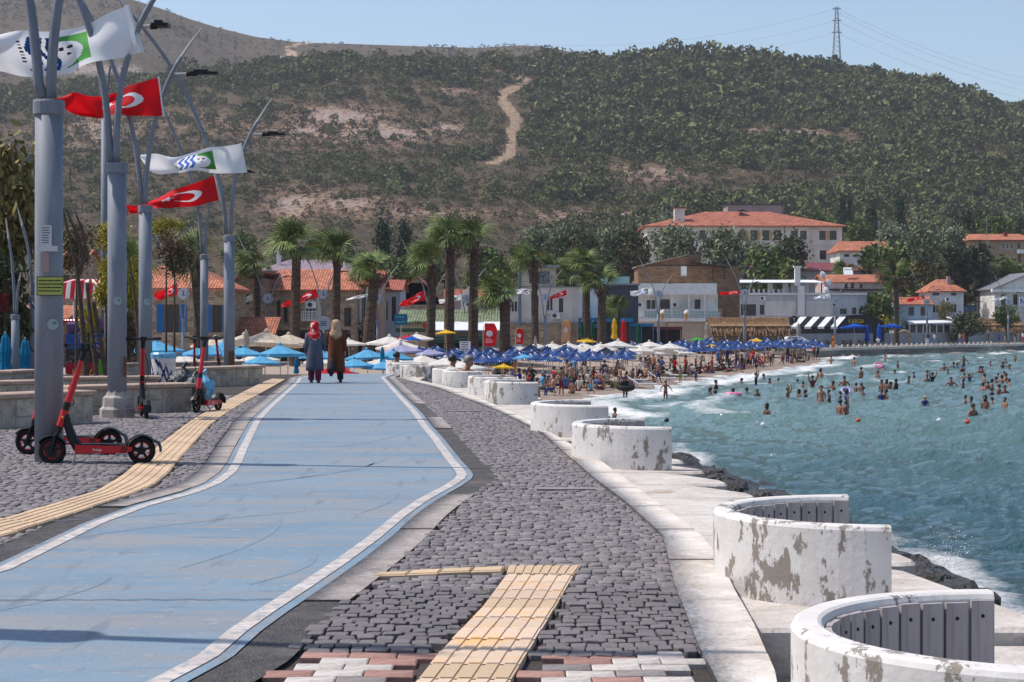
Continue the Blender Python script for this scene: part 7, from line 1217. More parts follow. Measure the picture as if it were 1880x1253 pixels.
one('lilac', 735, 631, 100, 1.25, 'faded lilac parasol behind the pale blue ones', 0.35); one('navy', 770, 636, 104, 0.9, 'navy parasol right of the lilac one'); one('lilac', 788, 640, 102, 0.85, 'lilac and navy parasol before the near blue cluster'); one('yellow', 925, 668, 92, 0.58, 'yellow parasol tilted under the near blue cluster'); one('sky', 960, 650, 110, 0.65, 'small turquoise striped parasol in the near blue cluster'); one('red', 920, 631, 158, 1.2, 'red and white parasol at the left end of the white row'); one('yellow', 1078, 620, 160, 0.95, 'pale yellow parasol behind the white row'); one('green', 1280, 619, 190, 0.9, 'bright green parasol behind the far blue cluster'); one('yellow', 1390, 621, 195, 0.9, 'orange yellow parasol in the far blue cluster'); one('yellow', 1305, 632, 168, 0.5, 'small yellow parasol in the far blue cluster'); one('red', 750, 615, 112, 0.7, 'red edged parasol before the market hall'); one('royal', 757, 617, 111, 0.6, 'small blue parasol before the market hall'); one('royal', 1568, 594, quayY(1568, 5), 1.9, 'open royal blue parasol before the bar, left one', 0.22); one('royal', 1637, 594, quayY(1637, 5), 1.6, 'open royal blue parasol before the bar, right one', 0.22)
for x, y, Y, R_, lb in ((18, 616, 60, 1.1, 'yellow parasol at the left edge behind the lamp posts'), (52, 620, 62, 0.9, 'yellow parasol between the short lamp post and the next'), (-15, 622, 60, 1.2, 'yellow parasol cut by the left edge')): one('yellow', x, y, Y, R_, lb, 0.3)
one('yellow', 818, 605, 118, 0.7, 'yellow and violet parasol before the market hall')
for cn, x, yt, yb, Y, lb in (('teal', 10, 612, 695, 52, 'folded turquoise parasol at the left edge'), ('teal', 46, 622, 696, 52, 'folded turquoise parasol right of the short lamp post'), ('teal', 544, 655, 688, 72, 'folded turquoise parasol beside the grey coated woman'), ('teal', 702, 637, 668, 80, 'folded turquoise parasol left of the farthest bench'), ('yellow', 1128, 585, 625, 158, 'folded yellow parasol before the dark grey house'), ('dgreen', 1068, 590, 622, 160, 'folded dark green parasol, left one'), ('dgreen', 1088, 590, 622, 160, 'folded dark green parasol beside the slim palm'), ('red', 1145, 588, 630, 165, 'folded red parasol before the turquoise shop'), ('dgreen', 1172, 594, 630, 170, 'folded dark green parasol before the turquoise shop'), ('grey', 452, 606, 650, 96, 'folded grey parasol left of the first palm'), ('grey', 983, 618, 640, 150, 'folded cream parasol in the white row'), ('grey', 1298, 592, 625, 205, 'folded white parasol before the thatched shelter'), ('grey', 1443, 592, 626, 235, 'folded white parasol at the striped awning, left one'), ('grey', 1466, 594, 626, 236, 'folded white parasol at the striped awning, right one'), ('royal', 1592, 598, 628, quayY(1592, 4), 'folded royal blue parasol before the bar, left one'), ('royal', 1614, 596, 628, quayY(1614, 4), 'folded royal blue parasol before the bar, right one'), ('grey', 1160, 626, 642, 150, 'folded cream parasol between the white ones')):
    t = closed_umb(CAN[cn], lb, 'folded parasols'); h = (yb-yt)*Y/F; t.location = P(x, yb, Y); t.scale = (h*1.25, h*1.25, h)
# banners, boards and signs by the promenade cafes
def banner(x0, y0, x1, y1, Y, m, label, txt=None):
    a, b = P(x0, y0, Y), P(x1, y1, Y); w_, h_ = b.x-a.x, a.z-b.z; t = thing('feather_banner', label, 'banner', ((a.x+b.x)/2, Y, b.z)); n = 14; mb = MB()
    v = [((-w_/2 if s_ == 0 else w_/2*(0.55+0.45*math.sin(min(1, (1-i/n)*3)*1.57)))+w_*0.12*math.sin(i/n*2), 0.05*math.sin(i*0.9), h_*i/n) for i in range(n+1) for s_ in (0, 1)]; mb.add(v, [(2*i, 2*i+1, 2*i+3, 2*i+2) for i in range(n)]); mb.obj('cloth', m, t); mb = MB(); mb.tube([(-w_/2, 0, -1.2), (-w_/2, 0, h_*0.8), (-w_*0.2, 0, h_*1.03)], 0.025, 6); mb.obj('pole', POLE, t)
    mb = MB(); mb.ball((0, -0.06, h_*0.55), (w_*0.27, 0.02, h_*0.14), 12, 6); mb.obj('white_patch', WHF, t)
    for j in range(4): mb = MB(); mb.bx((-w_*0.3, -0.075, h_*(0.14+j*0.06)), (w_*random.uniform(0.05, 0.3), -0.055, h_*(0.16+j*0.06))); o = mb.obj('print', WHF, t); o['kind'] = 'stuff'
banner(887, 594, 910, 636, 138, REDF, 'tall red feather banner beside the twin palms'); banner(947, 604, 960, 632, 140, REDF, 'smaller red feather banner right of the squat palm'); banner(1032, 588, 1046, 628, 180, M_('banner_orange', (220, 160, 110), 0.8), 'pale orange feather banner among the slim palms')
def board(x0, y0, x1, y1, Y, m, label, lines=3, ink=DKF, name='sign_board', post=True):
    a, b = P(x0, y0, Y), P(x1, y1, Y); w_, h_ = b.x-a.x, a.z-b.z; t = thing(name, label, 'sign', ((a.x+b.x)/2, Y, b.z)); mb = MB(); mb.bx((-w_/2, 0, 0), (w_/2, 0.05, h_)); mb.obj('panel', m, t)
    for j in range(lines): mb = MB(); z_ = h_*(1-(j+0.6)/(lines+0.2)); mb.bx((-w_*0.38, -0.012, z_-h_*0.04), (w_*random.uniform(0.2, 0.38), -0.002, z_+h_*0.04)); o = mb.obj('print', ink, t); o['kind'] = 'stuff'
    if post: mb = MB(); mb.tube([(0, 0.03, -(b.z-TOWN)), (0, 0.03, 0)], 0.04, 6); mb.obj('post', POLE, t)
    return t
board(844, 627, 864, 644, 132, WHF, 'small white notice board between the twin palms', 4); board(724, 577, 748, 597, 138, M_('sign_teal', (24, 96, 130), 0.5), 'blue hanging sign right of the leaning palm', 2, M_('sign_cyan', (90, 170, 200), 0.5))
t = thing('round_shop_sign', 'round white shop sign behind the heads of the walking women', 'sign', P(594, 594, 142)); mb = MB(); mb.lathe([(0.001, -0.04), (0.58, -0.04), (0.58, 0.04), (0.001, 0.04)], 26); o = mb.obj('disc', M_('disc_grey', (176, 180, 190), 0.6), t); o.rotation_euler = (R(90), 0, 0); mb = MB()
for j in range(3): mb.bx((-0.25, -0.07, 0.1-j*0.14), (0.25, -0.045, 0.16-j*0.14))
o = mb.obj('print', BLF, t); o['kind'] = 'stuff'; mb = MB(); mb.tube([(0, 0.05, -2.6), (0, 0.05, 0)], 0.05, 6); mb.obj('post', POLE, t)
t = thing('round_red_sign', 'round red sign left of the shorter skirted palm', 'sign', P(783, 598, 146)); mb = MB(); mb.lathe([(0.001, -0.04), (0.3, -0.04), (0.3, 0.04), (0.001, 0.04)], 20); o = mb.obj('disc', SRED, t); o.rotation_euler = (R(90), 0, 0); mb = MB(); mb.tube([(0, 0.05, -2.6), (0, 0.05, 0)], 0.05, 6); mb.obj('post', POLE, t)
# shop fronts in the row behind the parasols
def shop(x0, x1, y0, Y, m, label):
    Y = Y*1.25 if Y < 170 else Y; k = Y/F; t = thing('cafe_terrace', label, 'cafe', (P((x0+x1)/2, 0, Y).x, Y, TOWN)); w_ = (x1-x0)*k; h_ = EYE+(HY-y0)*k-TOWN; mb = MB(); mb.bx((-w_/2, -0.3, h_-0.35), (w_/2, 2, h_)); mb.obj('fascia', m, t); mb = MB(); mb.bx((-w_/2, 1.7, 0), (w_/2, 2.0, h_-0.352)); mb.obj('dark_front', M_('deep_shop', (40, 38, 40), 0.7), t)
    n = max(2, int(w_/1.4))
    for i in range(n+1): mb = MB(); mb.box((-w_/2+0.06+(w_-0.12)*i/n, -0.2, (h_-0.352)/2), (0.1, 0.1, h_-0.352)); mb.obj('post', m, t)
shop(795, 890, 622, 119, M_('green_canvas', (60, 88, 78), 0.9), 'dark open cafe front under the market hall awning'); shop(1060, 1112, 596, 156, TEAL, 'turquoise framed shop front below the dark grey house'); shop(1155, 1200, 594, 200, TEAL, 'turquoise framed shop front left of the villa'); shop(1196, 1252, 600, 204, M_('maroon_frame', (120, 50, 56), 0.7), 'maroon framed cafe front below the villa'); shop(480, 640, 606, 120, DARKW, 'shaded cafe front below the house with three windows')
# ================================================================ CARS
def car(x, yb, Y, rz, paint, label, van=False):
    t = thing('parked_van' if van else 'parked_car', label, 'van' if van else 'car', (P(x, 0, Y).x, Y, TOWN+0.02 if Y < 225 else EYE+(HY-yb)*Y/F), rz, 'vehicles parked behind the beach'); h = 1.75 if van else 1.42
    pr = [(-2.1, .35), (-2.15, .7), (-2.05, .88), (-1.3, .95), (-.65, h), (1.0, h), (1.75, .98), (2.1, .9), (2.15, .5), (2.1, .3)] if not van else [(-2.1, .35), (-2.15, .8), (-1.6, .98), (-1.0, h), (2.0, h), (2.12, 1.0), (2.12, .35)]
    n = len(pr); mb = MB(); mb.add([(a, s_*(0.85 if z < 1.0 else 0.7), z) for s_ in (-1, 1) for a, z in pr], [tuple(range(n)), tuple(range(2*n-1, n-1, -1))]+[(i, n+i, n+(i+1) % n, (i+1) % n) for i in range(n)]); mb.obj('body', paint, t)
    for s_ in (-1, 1):
        mb = MB(); mb.add([(-1.15, s_*0.83, 1.0), (-.62, s_*0.73, h-.08), (.95, s_*0.73, h-.08), (1.5, s_*0.83, 1.0)], [(0, 1, 2, 3) if s_ < 0 else (3, 2, 1, 0)]); mb.obj('side_window', GLASS, t)
        for xw in (-1.35, 1.35): mb = MB(); mb.tube([(xw, s_*0.7, .32), (xw, s_*0.88, .32)], .32, 14); w_ = mb.obj('wheel', RUB, t); mb = MB(); mb.tube([(xw, s_*0.87, .32), (xw, s_*0.895, .32)], .18, 10); mb.obj('rim', CHROME, w_)
    mb = MB(); mb.add([(-1.28, -.7, .98), (-.7, -.62, h-.06), (-.7, .62, h-.06), (-1.28, .7, .98)], [(3, 2, 1, 0)]); mb.obj('windscreen', GLASS, t)
CARW, CARD, CARB = M_('car_white', (226, 226, 228), 0.25, spec=0.6), M_('car_dark', (44, 48, 60), 0.25, spec=0.6), M_('car_blue', (58, 92, 140), 0.25, spec=0.6)
car(1392, 628, 208, R(4), CARD, 'dark car parked under the thatched shelter'); car(1455, 630, 224, R(6), CARW, 'white car parked before the striped awning'); car(1778, 576, 305, R(-10), CARB, 'blue car parked beside the utility pole'); car(1818, 577, 306, R(170), CARW, 'white van parked by the hotel corner', True)
mb = MB(); mb.tube([(0, 0, 0), (0, 0, 7.2)], [0.16, 0.12], 8); mb.box((0, 0, 6.6), (1.2, 0.12, 0.12)); o = mb.obj('utility_pole', BARK, loc=(P(1797, 0, 297).x, 297, TOWN)); tag(o, 'wooden utility pole between the white cottage and the hotel', 'utility pole')
for x, Y, h, lb in ((1614, 270, 3.2, 'left one above the broad green trees'), (1812, 320, 3, 'right one on the apartment block roof')):
    mb = MB(); z = EYE+(HY-(445 if x < 1700 else 428))*Y/F; mb.tube([(0, 0, -2), (0, 0, h)], 0.06, 6); mb.box((0, 0, h*0.55), (1.1, 0.06, 0.06)); mb.box((0, 0, h*0.8), (0.8, 0.06, 0.06)); o = mb.obj('aerial', GREYW, loc=(P(x, 0, Y).x, Y, z)); tag(o, 'tall roof aerial mast, '+lb, 'aerial', 'aerial masts')
# ================================================================ PEOPLE
def body(J, E, root, reg, fingers=False):
    """skin one continuous figure over a posed skeleton; J name -> (xyz, radius), E bones, reg bone end -> slot"""
    me = bpy.data.meshes.new('figure'); names = list(J); idx = {n: i for i, n in enumerate(names)}
    me.from_pydata([J[n][0] for n in names], [(idx[a], idx[b]) for a, b in E], []); o = bpy.data.objects.new('figure', me); COL.objects.link(o)
    md = o.modifiers.new('s', 'SKIN'); md.use_smooth_shade = True
    for i, n in enumerate(names): r_ = J[n][1]; me.skin_vertices[0].data[i].radius = r_ if hasattr(r_, '__len__') else (r_, r_); me.skin_vertices[0].data[i].use_root = (n == root)
    o.modifiers.new('d', 'SUBSURF').levels = 1
    bpy.context.view_layer.update(); m2 = bpy.data.meshes.new_from_object(o.evaluated_get(bpy.context.evaluated_depsgraph_get())); bpy.data.objects.remove(o); bpy.data.meshes.remove(me)
    c = np.array([p.center for p in m2.polygons]); best = np.full(len(c), 1e9); slot = np.zeros(len(c), int)
    for a, b in E:
        A, B_ = np.array(J[a][0]), np.array(J[b][0]); ra, rb_ = (np.mean(J[a][1]), np.mean(J[b][1])); d = B_-A; t = np.clip((c-A)@d/(d@d), 0, 1); dist = np.linalg.norm(c-A-t[:, None]*d, axis=1)/(ra+(rb_-ra)*t); u = dist < best; best = np.where(u, dist, best); slot = np.where(u, reg.get(b, 0), slot)
    m2.materials.clear()
    m2.polygons.foreach_set('material_index', slot); m2.polygons.foreach_set('use_smooth', [True]*len(c)); return m2
def figure(hip=(0, 0, .93), lean=0.0, arms=((.05, .3), (.05, .3)), legs=((0, 0), (0, 0)), spread=0.02, armout=(0.08, 0.08), look=(0, 0), fem=False, hands=False, belly=0.0):
    """arms ((shoulder swing, elbow bend) each), legs ((hip swing forward, knee bend) each); figure faces -Y"""
    J, E = {}, []; hip = np.array(hip, float); up = np.array([0, -math.sin(lean), math.cos(lean)]); fw = np.array([0, -math.cos(lean), -math.sin(lean)])
    J['pelvis'] = (hip, (.135 if fem else .125, .105)); J['waist'] = (hip+up*.2-fw*-belly*.4, (.115 if fem else .125, .095+belly)); J['chest'] = (hip+up*.4, (.15 if fem else .165, .115)); J['neck'] = (hip+up*.545, .058); nk = hip+up*.6; hd = nk+np.array([look[0]*.06, 0, 0])+fw*(.02+look[1])
    J['jaw'] = (hd+up*.03, (.068, .075)); J['head'] = (hd+up*.12, (.088, .1)); J['crown'] = (hd+up*.185, .07); J['nose'] = (hd+up*.075+fw*.115, .016)
    E += [('pelvis', 'waist'), ('waist', 'chest'), ('chest', 'neck'), ('neck', 'jaw'), ('jaw', 'head'), ('head', 'crown'), ('head', 'nose')]
    reg = {'waist': 1, 'chest': 1, 'neck': 1}
    for s_, nm in ((1, 'l'), (-1, 'r')):
        i = 0 if s_ > 0 else 1; sw, el = arms[i]; ao = armout[i]; sh = hip+up*.49+np.array([s_*(.165 if fem else .19), 0, 0])
        def dirv(a, out): d = fw*math.sin(a)-up*math.cos(a); return d*math.cos(out)+np.array([s_*math.sin(out), 0, 0])
        e_ = sh+dirv(sw, ao)*.29; w_ = e_+dirv(sw+el, ao*.4)*.25; h_ = w_+dirv(sw+el+.1, ao*.3)*.09
        J['sh'+nm], J['el'+nm], J['wr'+nm], J['ha'+nm] = (sh, .062), (e_, .043), (w_, .03), (h_, (.024, .036)); E += [('chest', 'sh'+nm), ('sh'+nm, 'el'+nm), ('el'+nm, 'wr'+nm), ('wr'+nm, 'ha'+nm)]; reg['sh'+nm] = 1; reg['el'+nm] = 2
        if hands:
            dh = dirv(sw+el+.15, ao*.3)
            for q in range(4): b0 = h_+fw*(.03-.02*q); L = (.06, .07, .065, .05)[q]; J[f'fa{nm}{q}'] = (b0+dh*L*.55, .0095); J[f'fb{nm}{q}'] = (b0+dh*L*.95-np.array([s_*.02, 0, 0]), .008); E += [('ha'+nm, f'fa{nm}{q}'), (f'fa{nm}{q}', f'fb{nm}{q}')]
            J['th'+nm] = (w_+dh*.04+fw*.045, .011); E += [('wr'+nm, 'th'+nm)]
        hs, kb = legs[i]; hp = hip+np.array([s_*.088, 0, -.04]); sp = spread*s_
        def ld(a): return np.array([sp, -math.sin(a), -math.cos(a)])
        k_ = hp+ld(hs)*.42; a_ = k_+ld(hs-kb)*.41; t_ = a_+np.array([s_*.02, -.14*math.cos(max(0, hs-kb)), -.05+0.1*max(0, hs-kb)])
        J['hp'+nm], J['kn'+nm], J['an'+nm], J['to'+nm] = (hp, .098), (k_, .06), (a_, .04), (t_, (.04, .028)); E += [('pelvis', 'hp'+nm), ('hp'+nm, 'kn'+nm), ('kn'+nm, 'an'+nm), ('an'+nm, 'to'+nm)]; reg['hp'+nm] = 3; reg['kn'+nm] = 3; reg['an'+nm] = 4; reg['to'+nm] = 5
    m = body(J, E, 'pelvis', reg); m['head'] = [float(x) for x in J['head'][0]]; m['up'] = [float(x) for x in up]
    return m, J
def hair_mesh(J, m_head, kind):
    h = np.array(J['head'][0]); mb = MB(); r_ = np.random.default_rng(2)
    mb.ball((0, 0, 0), 1, 14, 10); v = np.array(mb.v); keep = np.array(v)
    v = v*np.array([.108, .122, .112]); v[:, 2] += .035; v[:, 1] += .02
    front = (v[:, 1] < -.045) & (v[:, 2] < .055); v[front, 1] = -.045+0.02*(v[front, 2]-.055)
    if kind == 'long': low = v[:, 2] < 0; v[low, 2] *= 2.6; v[low & (v[:, 1] < .0), 1] += .05
    else: v[v[:, 2] < -.03, 2] = -.03+(v[v[:, 2] < -.03, 2]+.03)*.35
    mb.v = [tuple(p+h) for p in v]; return mb.mesh('hair', [], True)
SKIN = [M_(f'skin_{i}', c, 0.5, (4, tuple(int(x*0.88) for x in c), 0.4, 0.7), spec=0.35) for i, c in enumerate(((164, 116, 94), (140, 94, 74), (118, 78, 60), (182, 136, 114)))]
HAIR = [M_(f'hair_{i}', c, 0.5, spec=0.5) for i, c in enumerate(((28, 22, 20), (44, 30, 24), (70, 48, 34), (120, 112, 108), (176, 140, 96)))]
CL = {n: cloth(n, c) for n, c in dict(white=(226, 224, 222), black=(30, 30, 34), navy=(34, 44, 84), red=(176, 34, 40), blue=(60, 110, 180), grey=(120, 122, 128), pink=(226, 110, 140), green=(40, 170, 70), yellow=(230, 190, 60), orange=(226, 130, 40), purple=(110, 60, 120), olive=(96, 92, 66), sky=(120, 180, 214), turq=(20, 150, 200), maroon=(110, 34, 50), cream=(214, 200, 178)).items()}
PO = {}
def pose(n, **k): PO[n] = figure(**k)
pose('stand', arms=((.05, .25), (-.05, .3)), legs=((.05, .05), (-.05, .05))); pose('standf', arms=((.1, .9), (.0, .3)), legs=((.08, .1), (-.04, .05)), fem=True)
pose('walk', arms=((.45, .3), (-.4, .2)), legs=((.42, .1), (-.35, .35)), lean=.06); pose('hips', arms=((-.1, 1.6), (-.1, 1.6)), armout=(.55, .55), legs=((.05, 0), (-.05, .05)), spread=.09)
pose('raise', arms=((2.6, .8), (2.5, .9)), armout=(.25, .25)); pose('reach', arms=((1.3, .2), (.2, .5)), armout=(.5, .2), lean=.2); pose('spread', arms=((.3, .1), (.3, .1)), armout=(.75, .8), legs=((.1, .1), (-.1, .2)))
pose('sit', hip=(0, .1, .14), lean=-.12, arms=((.5, .6), (.4, .7)), legs=((1.35, .5), (1.3, .9)), spread=.12); pose('sitf', hip=(0, .1, .14), lean=.18, arms=((.8, .6), (.9, .5)), legs=((1.7, 1.4), (1.6, 1.5)), spread=.1, fem=True)
pose('chair', hip=(0, .1, .5), lean=-.1, arms=((.5, .8), (.5, .8)), legs=((1.5, 1.45), (1.5, 1.4)), spread=.08); pose('lie', hip=(0, .1, .14), lean=-1.25, arms=((.1, .3), (.1, .3)), legs=((1.5, .1), (1.55, .3))); pose('bend', lean=1.1, arms=((.9, .1), (1.0, .1)), legs=((.2, .4), (.0, .3)))
pose('swim', hip=(0, 0, .93), arms=((1.2, .2), (1.1, .3)), armout=(.9, .9), lean=.1)
HM = {n: (hair_mesh(J, None, 'short'), hair_mesh(J, None, 'long')) for n, (m, J) in PO.items()}
HSL = {}
def hairm(n, long, h):
    k = (n, long, h)
    if k not in HSL: me = HM[n][1 if long else 0].copy(); me.materials.clear(); me.materials.append(HAIR[h]); HSL[k] = me
    return HSL[k]
BSL = {}
def person(po, loc, rz, ht, cl, label, group, skin=0, hair=0, long=False, name='person', cat='person'):
    """cl: top, sleeves, bottoms, lower legs, feet (None = bare skin)"""
    key = (po, skin)+tuple(cl)
    if key not in BSL:
        me = PO[po][0].copy()
        for s_ in (None, *cl): me.materials.append(SKIN[skin] if s_ is None else CL[s_])
        BSL[key] = me
    o = link(name, BSL[key], loc=loc, rz=rz); s_ = ht/1.72; o.scale = (s_, s_, s_); tag(o, label, cat, group)
    if hair is not None: link('hair', hairm(po, long, hair), o)
    return o
B0 = (None, None, None, None, None)
# --- bathers in the sea (pixel, waterline, how deep) : h head, c chest, w waist
SW_ = []
for ox, oy, sc_, L in ((1480, 600, 4.7, [(125, 450, 'w'), (55, 525, 'wr'), (240, 530, 'c'), (330, 530, 'w'), (430, 535, 'c'), (485, 535, 'c'), (490, 560, 'h'), (655, 520, 'c'), (695, 515, 'cl'), (775, 510, 'cl'), (730, 515, 'h'), (885, 470, 'c'), (930, 418, 'h'), (1045, 410, 'h'), (1090, 450, 'cr'), (1045, 450, 'h'), (130, 630, 'w'), (200, 640, 'w'), (295, 595, 'h'), (350, 665, 'w'), (290, 710, 'c'), (345, 705, 'c'), (650, 590, 'h'), (690, 590, 'h'), (1025, 638, 'h'), (415, 332, 'w'), (475, 435, 'w'), (620, 430, 'c'), (670, 358, 'h'), (765, 405, 'h'), (790, 352, 'w'), (680, 305, 'wr'), (1190, 360, 'c'), (1280, 345, 'c'), (1305, 340, 'h'), (1360, 318, 'w'), (1350, 378, 'c'), (1225, 392, 'h'), (1250, 495, 'c'), (1360, 440, 'c'), (1355, 500, 'cl'), (1410, 450, 'cr'), (1500, 388, 'c'), (1525, 388, 'c'), (1590, 322, 'h'), (1695, 345, 'c'), (1720, 303, 'h'), (1755, 355, 'h'), (1805, 298, 'w'), (1535, 460, 'c'), (1655, 430, 'h'), (1710, 412, 'h'), (1690, 472, 'c'), (1725, 455, 'c'), (1750, 490, 'h'), (1525, 525, 'h'), (1570, 520, 'c'), (1605, 510, 'cl'), (1600, 570, 'h'), (1665, 540, 'h'), (1715, 555, 'h'), (1640, 470, 'h'), (1375, 632, 'h'), (1425, 662, 'cl'), (1440, 722, 'h'), (1545, 672, 'c'), (1605, 648, 'h'), (1715, 672, 'c'), (215, 320, 'w')]),
                       (1100, 600, 4.273, [(1118, 440, 'h'), (1230, 450, 'wr'), (1290, 405, 'h'), (1335, 445, 'c'), (1405, 445, 'c'), (1555, 440, 'h'), (1600, 475, 'c'), (915, 475, 'c'), (880, 540, 'c'), (912, 542, 'h'), (1050, 525, 'h'), (1157, 520, 'h'), (1240, 524, 'h'), (1480, 540, 'cr'), (1567, 534, 'h'), (1618, 537, 'h'), (1315, 655, 'h'), (118, 700, 'c')])):
    SW_ += [(ox+a/sc_, oy+b/sc_, k) for a, b, k in L]
SPEC = {(1125, 763): 'swimmer close in beside the third curved bench', (1408, 753): 'lone swimmer nearest us, head low in the water', (1346, 723): 'swimmer resting in a pink ring', (1698, 736): 'swimmer in a pale bathing cap, alone in the middle of the bay', (1554, 741): 'stooping bather with wet back beside the pair holding each other', (1512, 734): 'bather standing waist deep, left one of the close pair', (1523, 736): 'bather standing waist deep with dark back, right one of the close pair', (1786, 754): 'swimmer lowest of the trio near the right edge', (1823, 743): 'bather with long wet hair facing a companion near the right edge', (1845, 743): 'young man bathing at the right end of the nearest group'}
cnt = {}
SW_.sort(key=lambda q: (-q[1], q[0])); bands_ = [(800, 728, 'line of bathers nearest us'), (728, 712, 'second line of bathers out from us'), (712, 700, 'middle band of bathers'), (700, 684, 'far band of bathers'), (684, 600, 'band of bathers nearest the quay')]
for i, (x, y, k) in enumerate(SW_):
    p = SP(x, y); r2 = random.Random(i*7+3); kid = r2.random() < 0.3; ht = (1.35 if kid else 1.72)*1.06; po = {'r': 'raise', 'l': 'standf'}.get(k[1:] or '', r2.choice(['stand', 'swim', 'spread', 'standf', 'walk', 'hips']) if k[0] != 'h' else 'stand'); dep = {'h': .85, 'c': .77, 'w': .6}[k[0]]*ht
    b_ = next(j for j, bb in enumerate(bands_) if bb[0] >= y > bb[1]); cnt.setdefault(b_, []).append((x, i)); lb = None
    for (sx, sy), t_ in SPEC.items():
        if abs(sx-x) < 4 and abs(sy-y) < 4: lb = t_
    top = r2.choice([None]*7+['black', 'navy', 'maroon']); cl = (top, None, r2.choice(['navy', 'black', 'red', 'blue', 'green']), None, None); pale = abs(x-1698) < 4
    o = person(po, (p.x, p.y, SEA-dep), r2.uniform(-2.4, 2.4) if not pale else 3, ht, cl, lb or '', 'bathers in the sea', r2.choice([0, 1, 1, 2, 2]), 4 if pale else r2.choice([0, 0, 0, 1]), k.endswith('l') or (r2.random() < .25)); o['_b'] = b_; SW_[i] = (x, y, o)
for b_, L in cnt.items():
    for j, (x, i) in enumerate(sorted(L)):
        o = SW_[i][2]
        if not o.get('label'): o['label'] = f'dark haired bather, {ORD[j]} from the left in the {bands_[b_][2]}'
        del o['_b']
def ring(p, r_, m, label, name='swim_ring', tilt=0): mb = MB(); mb.tube([(r_*math.cos(2*math.pi*j/20), r_*math.sin(2*math.pi*j/20), 0) for j in range(21)], r_*0.3, 8, caps=False); o = mb.obj(name, m, loc=p, smooth=True); o.rotation_euler = (tilt, 0.05, 0); tag(o, label, 'swim ring', 'swim rings'); return o
PINK = M_('ring_pink', (226, 110, 150), 0.35, spec=0.5); ring(SP(1346, 726)+Vector((0, 0, 0.05)), 0.42, PINK, 'pink swim ring round a bather close to the surf'); ring(SP(1613, 676)+Vector((0, 0, 0.25)), 0.3, PINK, 'bright pink swim ring held up in the far band of bathers', tilt=0.9); ring(SP(1553, 724)+Vector((0, 0, 0.2)), 0.25, M_('ring_lilac', (180, 170, 214), 0.4), 'small lilac swim ring near the stooping bather', tilt=0.8)
mb = MB(); mb.box((0, 0, 0), (1.0, 0.4, 0.06)); o = mb.obj('bodyboard', M_('board_blue', (60, 140, 200), 0.4), loc=SP(1762, 674)+Vector((0, 0, 0.06)), rz=0.3); tag(o, 'blue bodyboard floating among the bathers near the quay', 'bodyboard')
for x, y, m, lb in ((1401, 782, WHF, 'small white buoy floating in front of the bathers'), (1576, 774, M_('buoy_orange', (190, 90, 60), 0.5), 'orange buoy under the stooping bather group'), (1776, 777, M_('buoy_red', (214, 60, 50), 0.5), 'red buoy at the right, below the trio of swimmers'), (1224, 774, BLK, 'dark float between the third bench and the white buoy'), (1724, 774, WHF, 'white float between the orange and red buoys')):
    mb = MB(); mb.ball((0, 0, 0), (0.11, 0.11, 0.09), 12, 8); mb.ball((0, 0, 0.09), (0.035, 0.035, 0.035), 8, 5); o = mb.obj('buoy', m, loc=SP(x, y)+Vector((0, 0, 0.05)), smooth=True); tag(o, lb, 'buoy', 'buoys')
# --- people at the water's edge
def edge(po, x, yf, ht, rz, cl, lb, skin=1, hair=0, long=False, sink=0.0, z=None):
    Y = F*(EYE-(SEA+0.12))/(yf-HY)
    for _ in range(30): zz = lz((x-CX)/F*Y, Y) if z is None else z; zz = max(zz, SEA-0.25); Y = 0.5*Y+0.5*F*(EYE-zz)/(yf-HY)
    return person(po, ((x-CX)/F*Y, Y, zz-sink), rz, ht, cl, lb, "people at the water's edge", skin, hair, long)
edge('walk', 1085, 725, 1.15, -1.2, (None, None, 'turq', None, None), 'child in turquoise shorts walking through the surf', 1); edge('spread', 1222, 737, 1.3, 0.3, (None, None, 'maroon', None, None), 'boy in dark red trunks with arms spread in the shallows', 1, sink=.15)
rm = edge('stand', 1148, 735, 1.45, 3.0, ('black', 'black', 'black', 'black', None), 'person in dark wet clothes wading with a black inner tube', 2, sink=.1); mb = MB(); mb.tube([(0.42*math.cos(2*math.pi*j/22), 0.42*math.sin(2*math.pi*j/22), 0) for j in range(23)], 0.16, 8, caps=False); o = mb.obj('inner_tube', RUB, loc=rm.location+Vector((0, -0.02, 0.88)), smooth=True); o.rotation_euler = (0.25, 0.05, 0); tag(o, 'big black inner tube round a wading person', 'swim ring', 'swim rings')
edge('walk', 1208, 706, 1.7, 1.9, (None, None, 'navy', None, None), 'man in navy trunks running along the wet sand', 1); edge('stand', 1249, 703, 1.1, 2.6, (None, None, 'green', None, None), 'child in bright green shorts facing the waves', 1); edge('bend', 1278, 704, 1.3, -1.8, ('navy', 'navy', 'navy', None, None), 'child in navy bending down into the surf', 1); edge('standf', 1362, 685, 1.5, 0.5, ('black', None, 'purple', None, None), 'woman in a dark swimsuit standing where the surf ends', 1, 0, True); edge('standf', 1135, 702, 1.6, 2.8, ('grey', None, 'black', None, None), 'woman in a dark swimsuit with her back to us by the yellow bucket', 0, 1); edge('chair', 992, 724, 1.7, -1.3, ('sky', 'sky', 'grey', None, None), 'man in a pale blue shirt sitting by the curved bench', 1, 3); edge('stand', 1055, 702, 1.65, 2.7, ('turq', 'turq', 'turq', 'turq', None), 'person in long turquoise clothes standing on the pebbles', 0, 1, True); edge('standf', 945, 697, 1.65, -0.9, ('orange', None, 'orange', None, None), 'woman in an orange dress below the near parasols', 1, 1, True); edge('sit', 1040, 715, 1.6, 0.6, (None, None, 'navy', None, None), 'bather sitting on the pebbles near the surf', 0, 1)
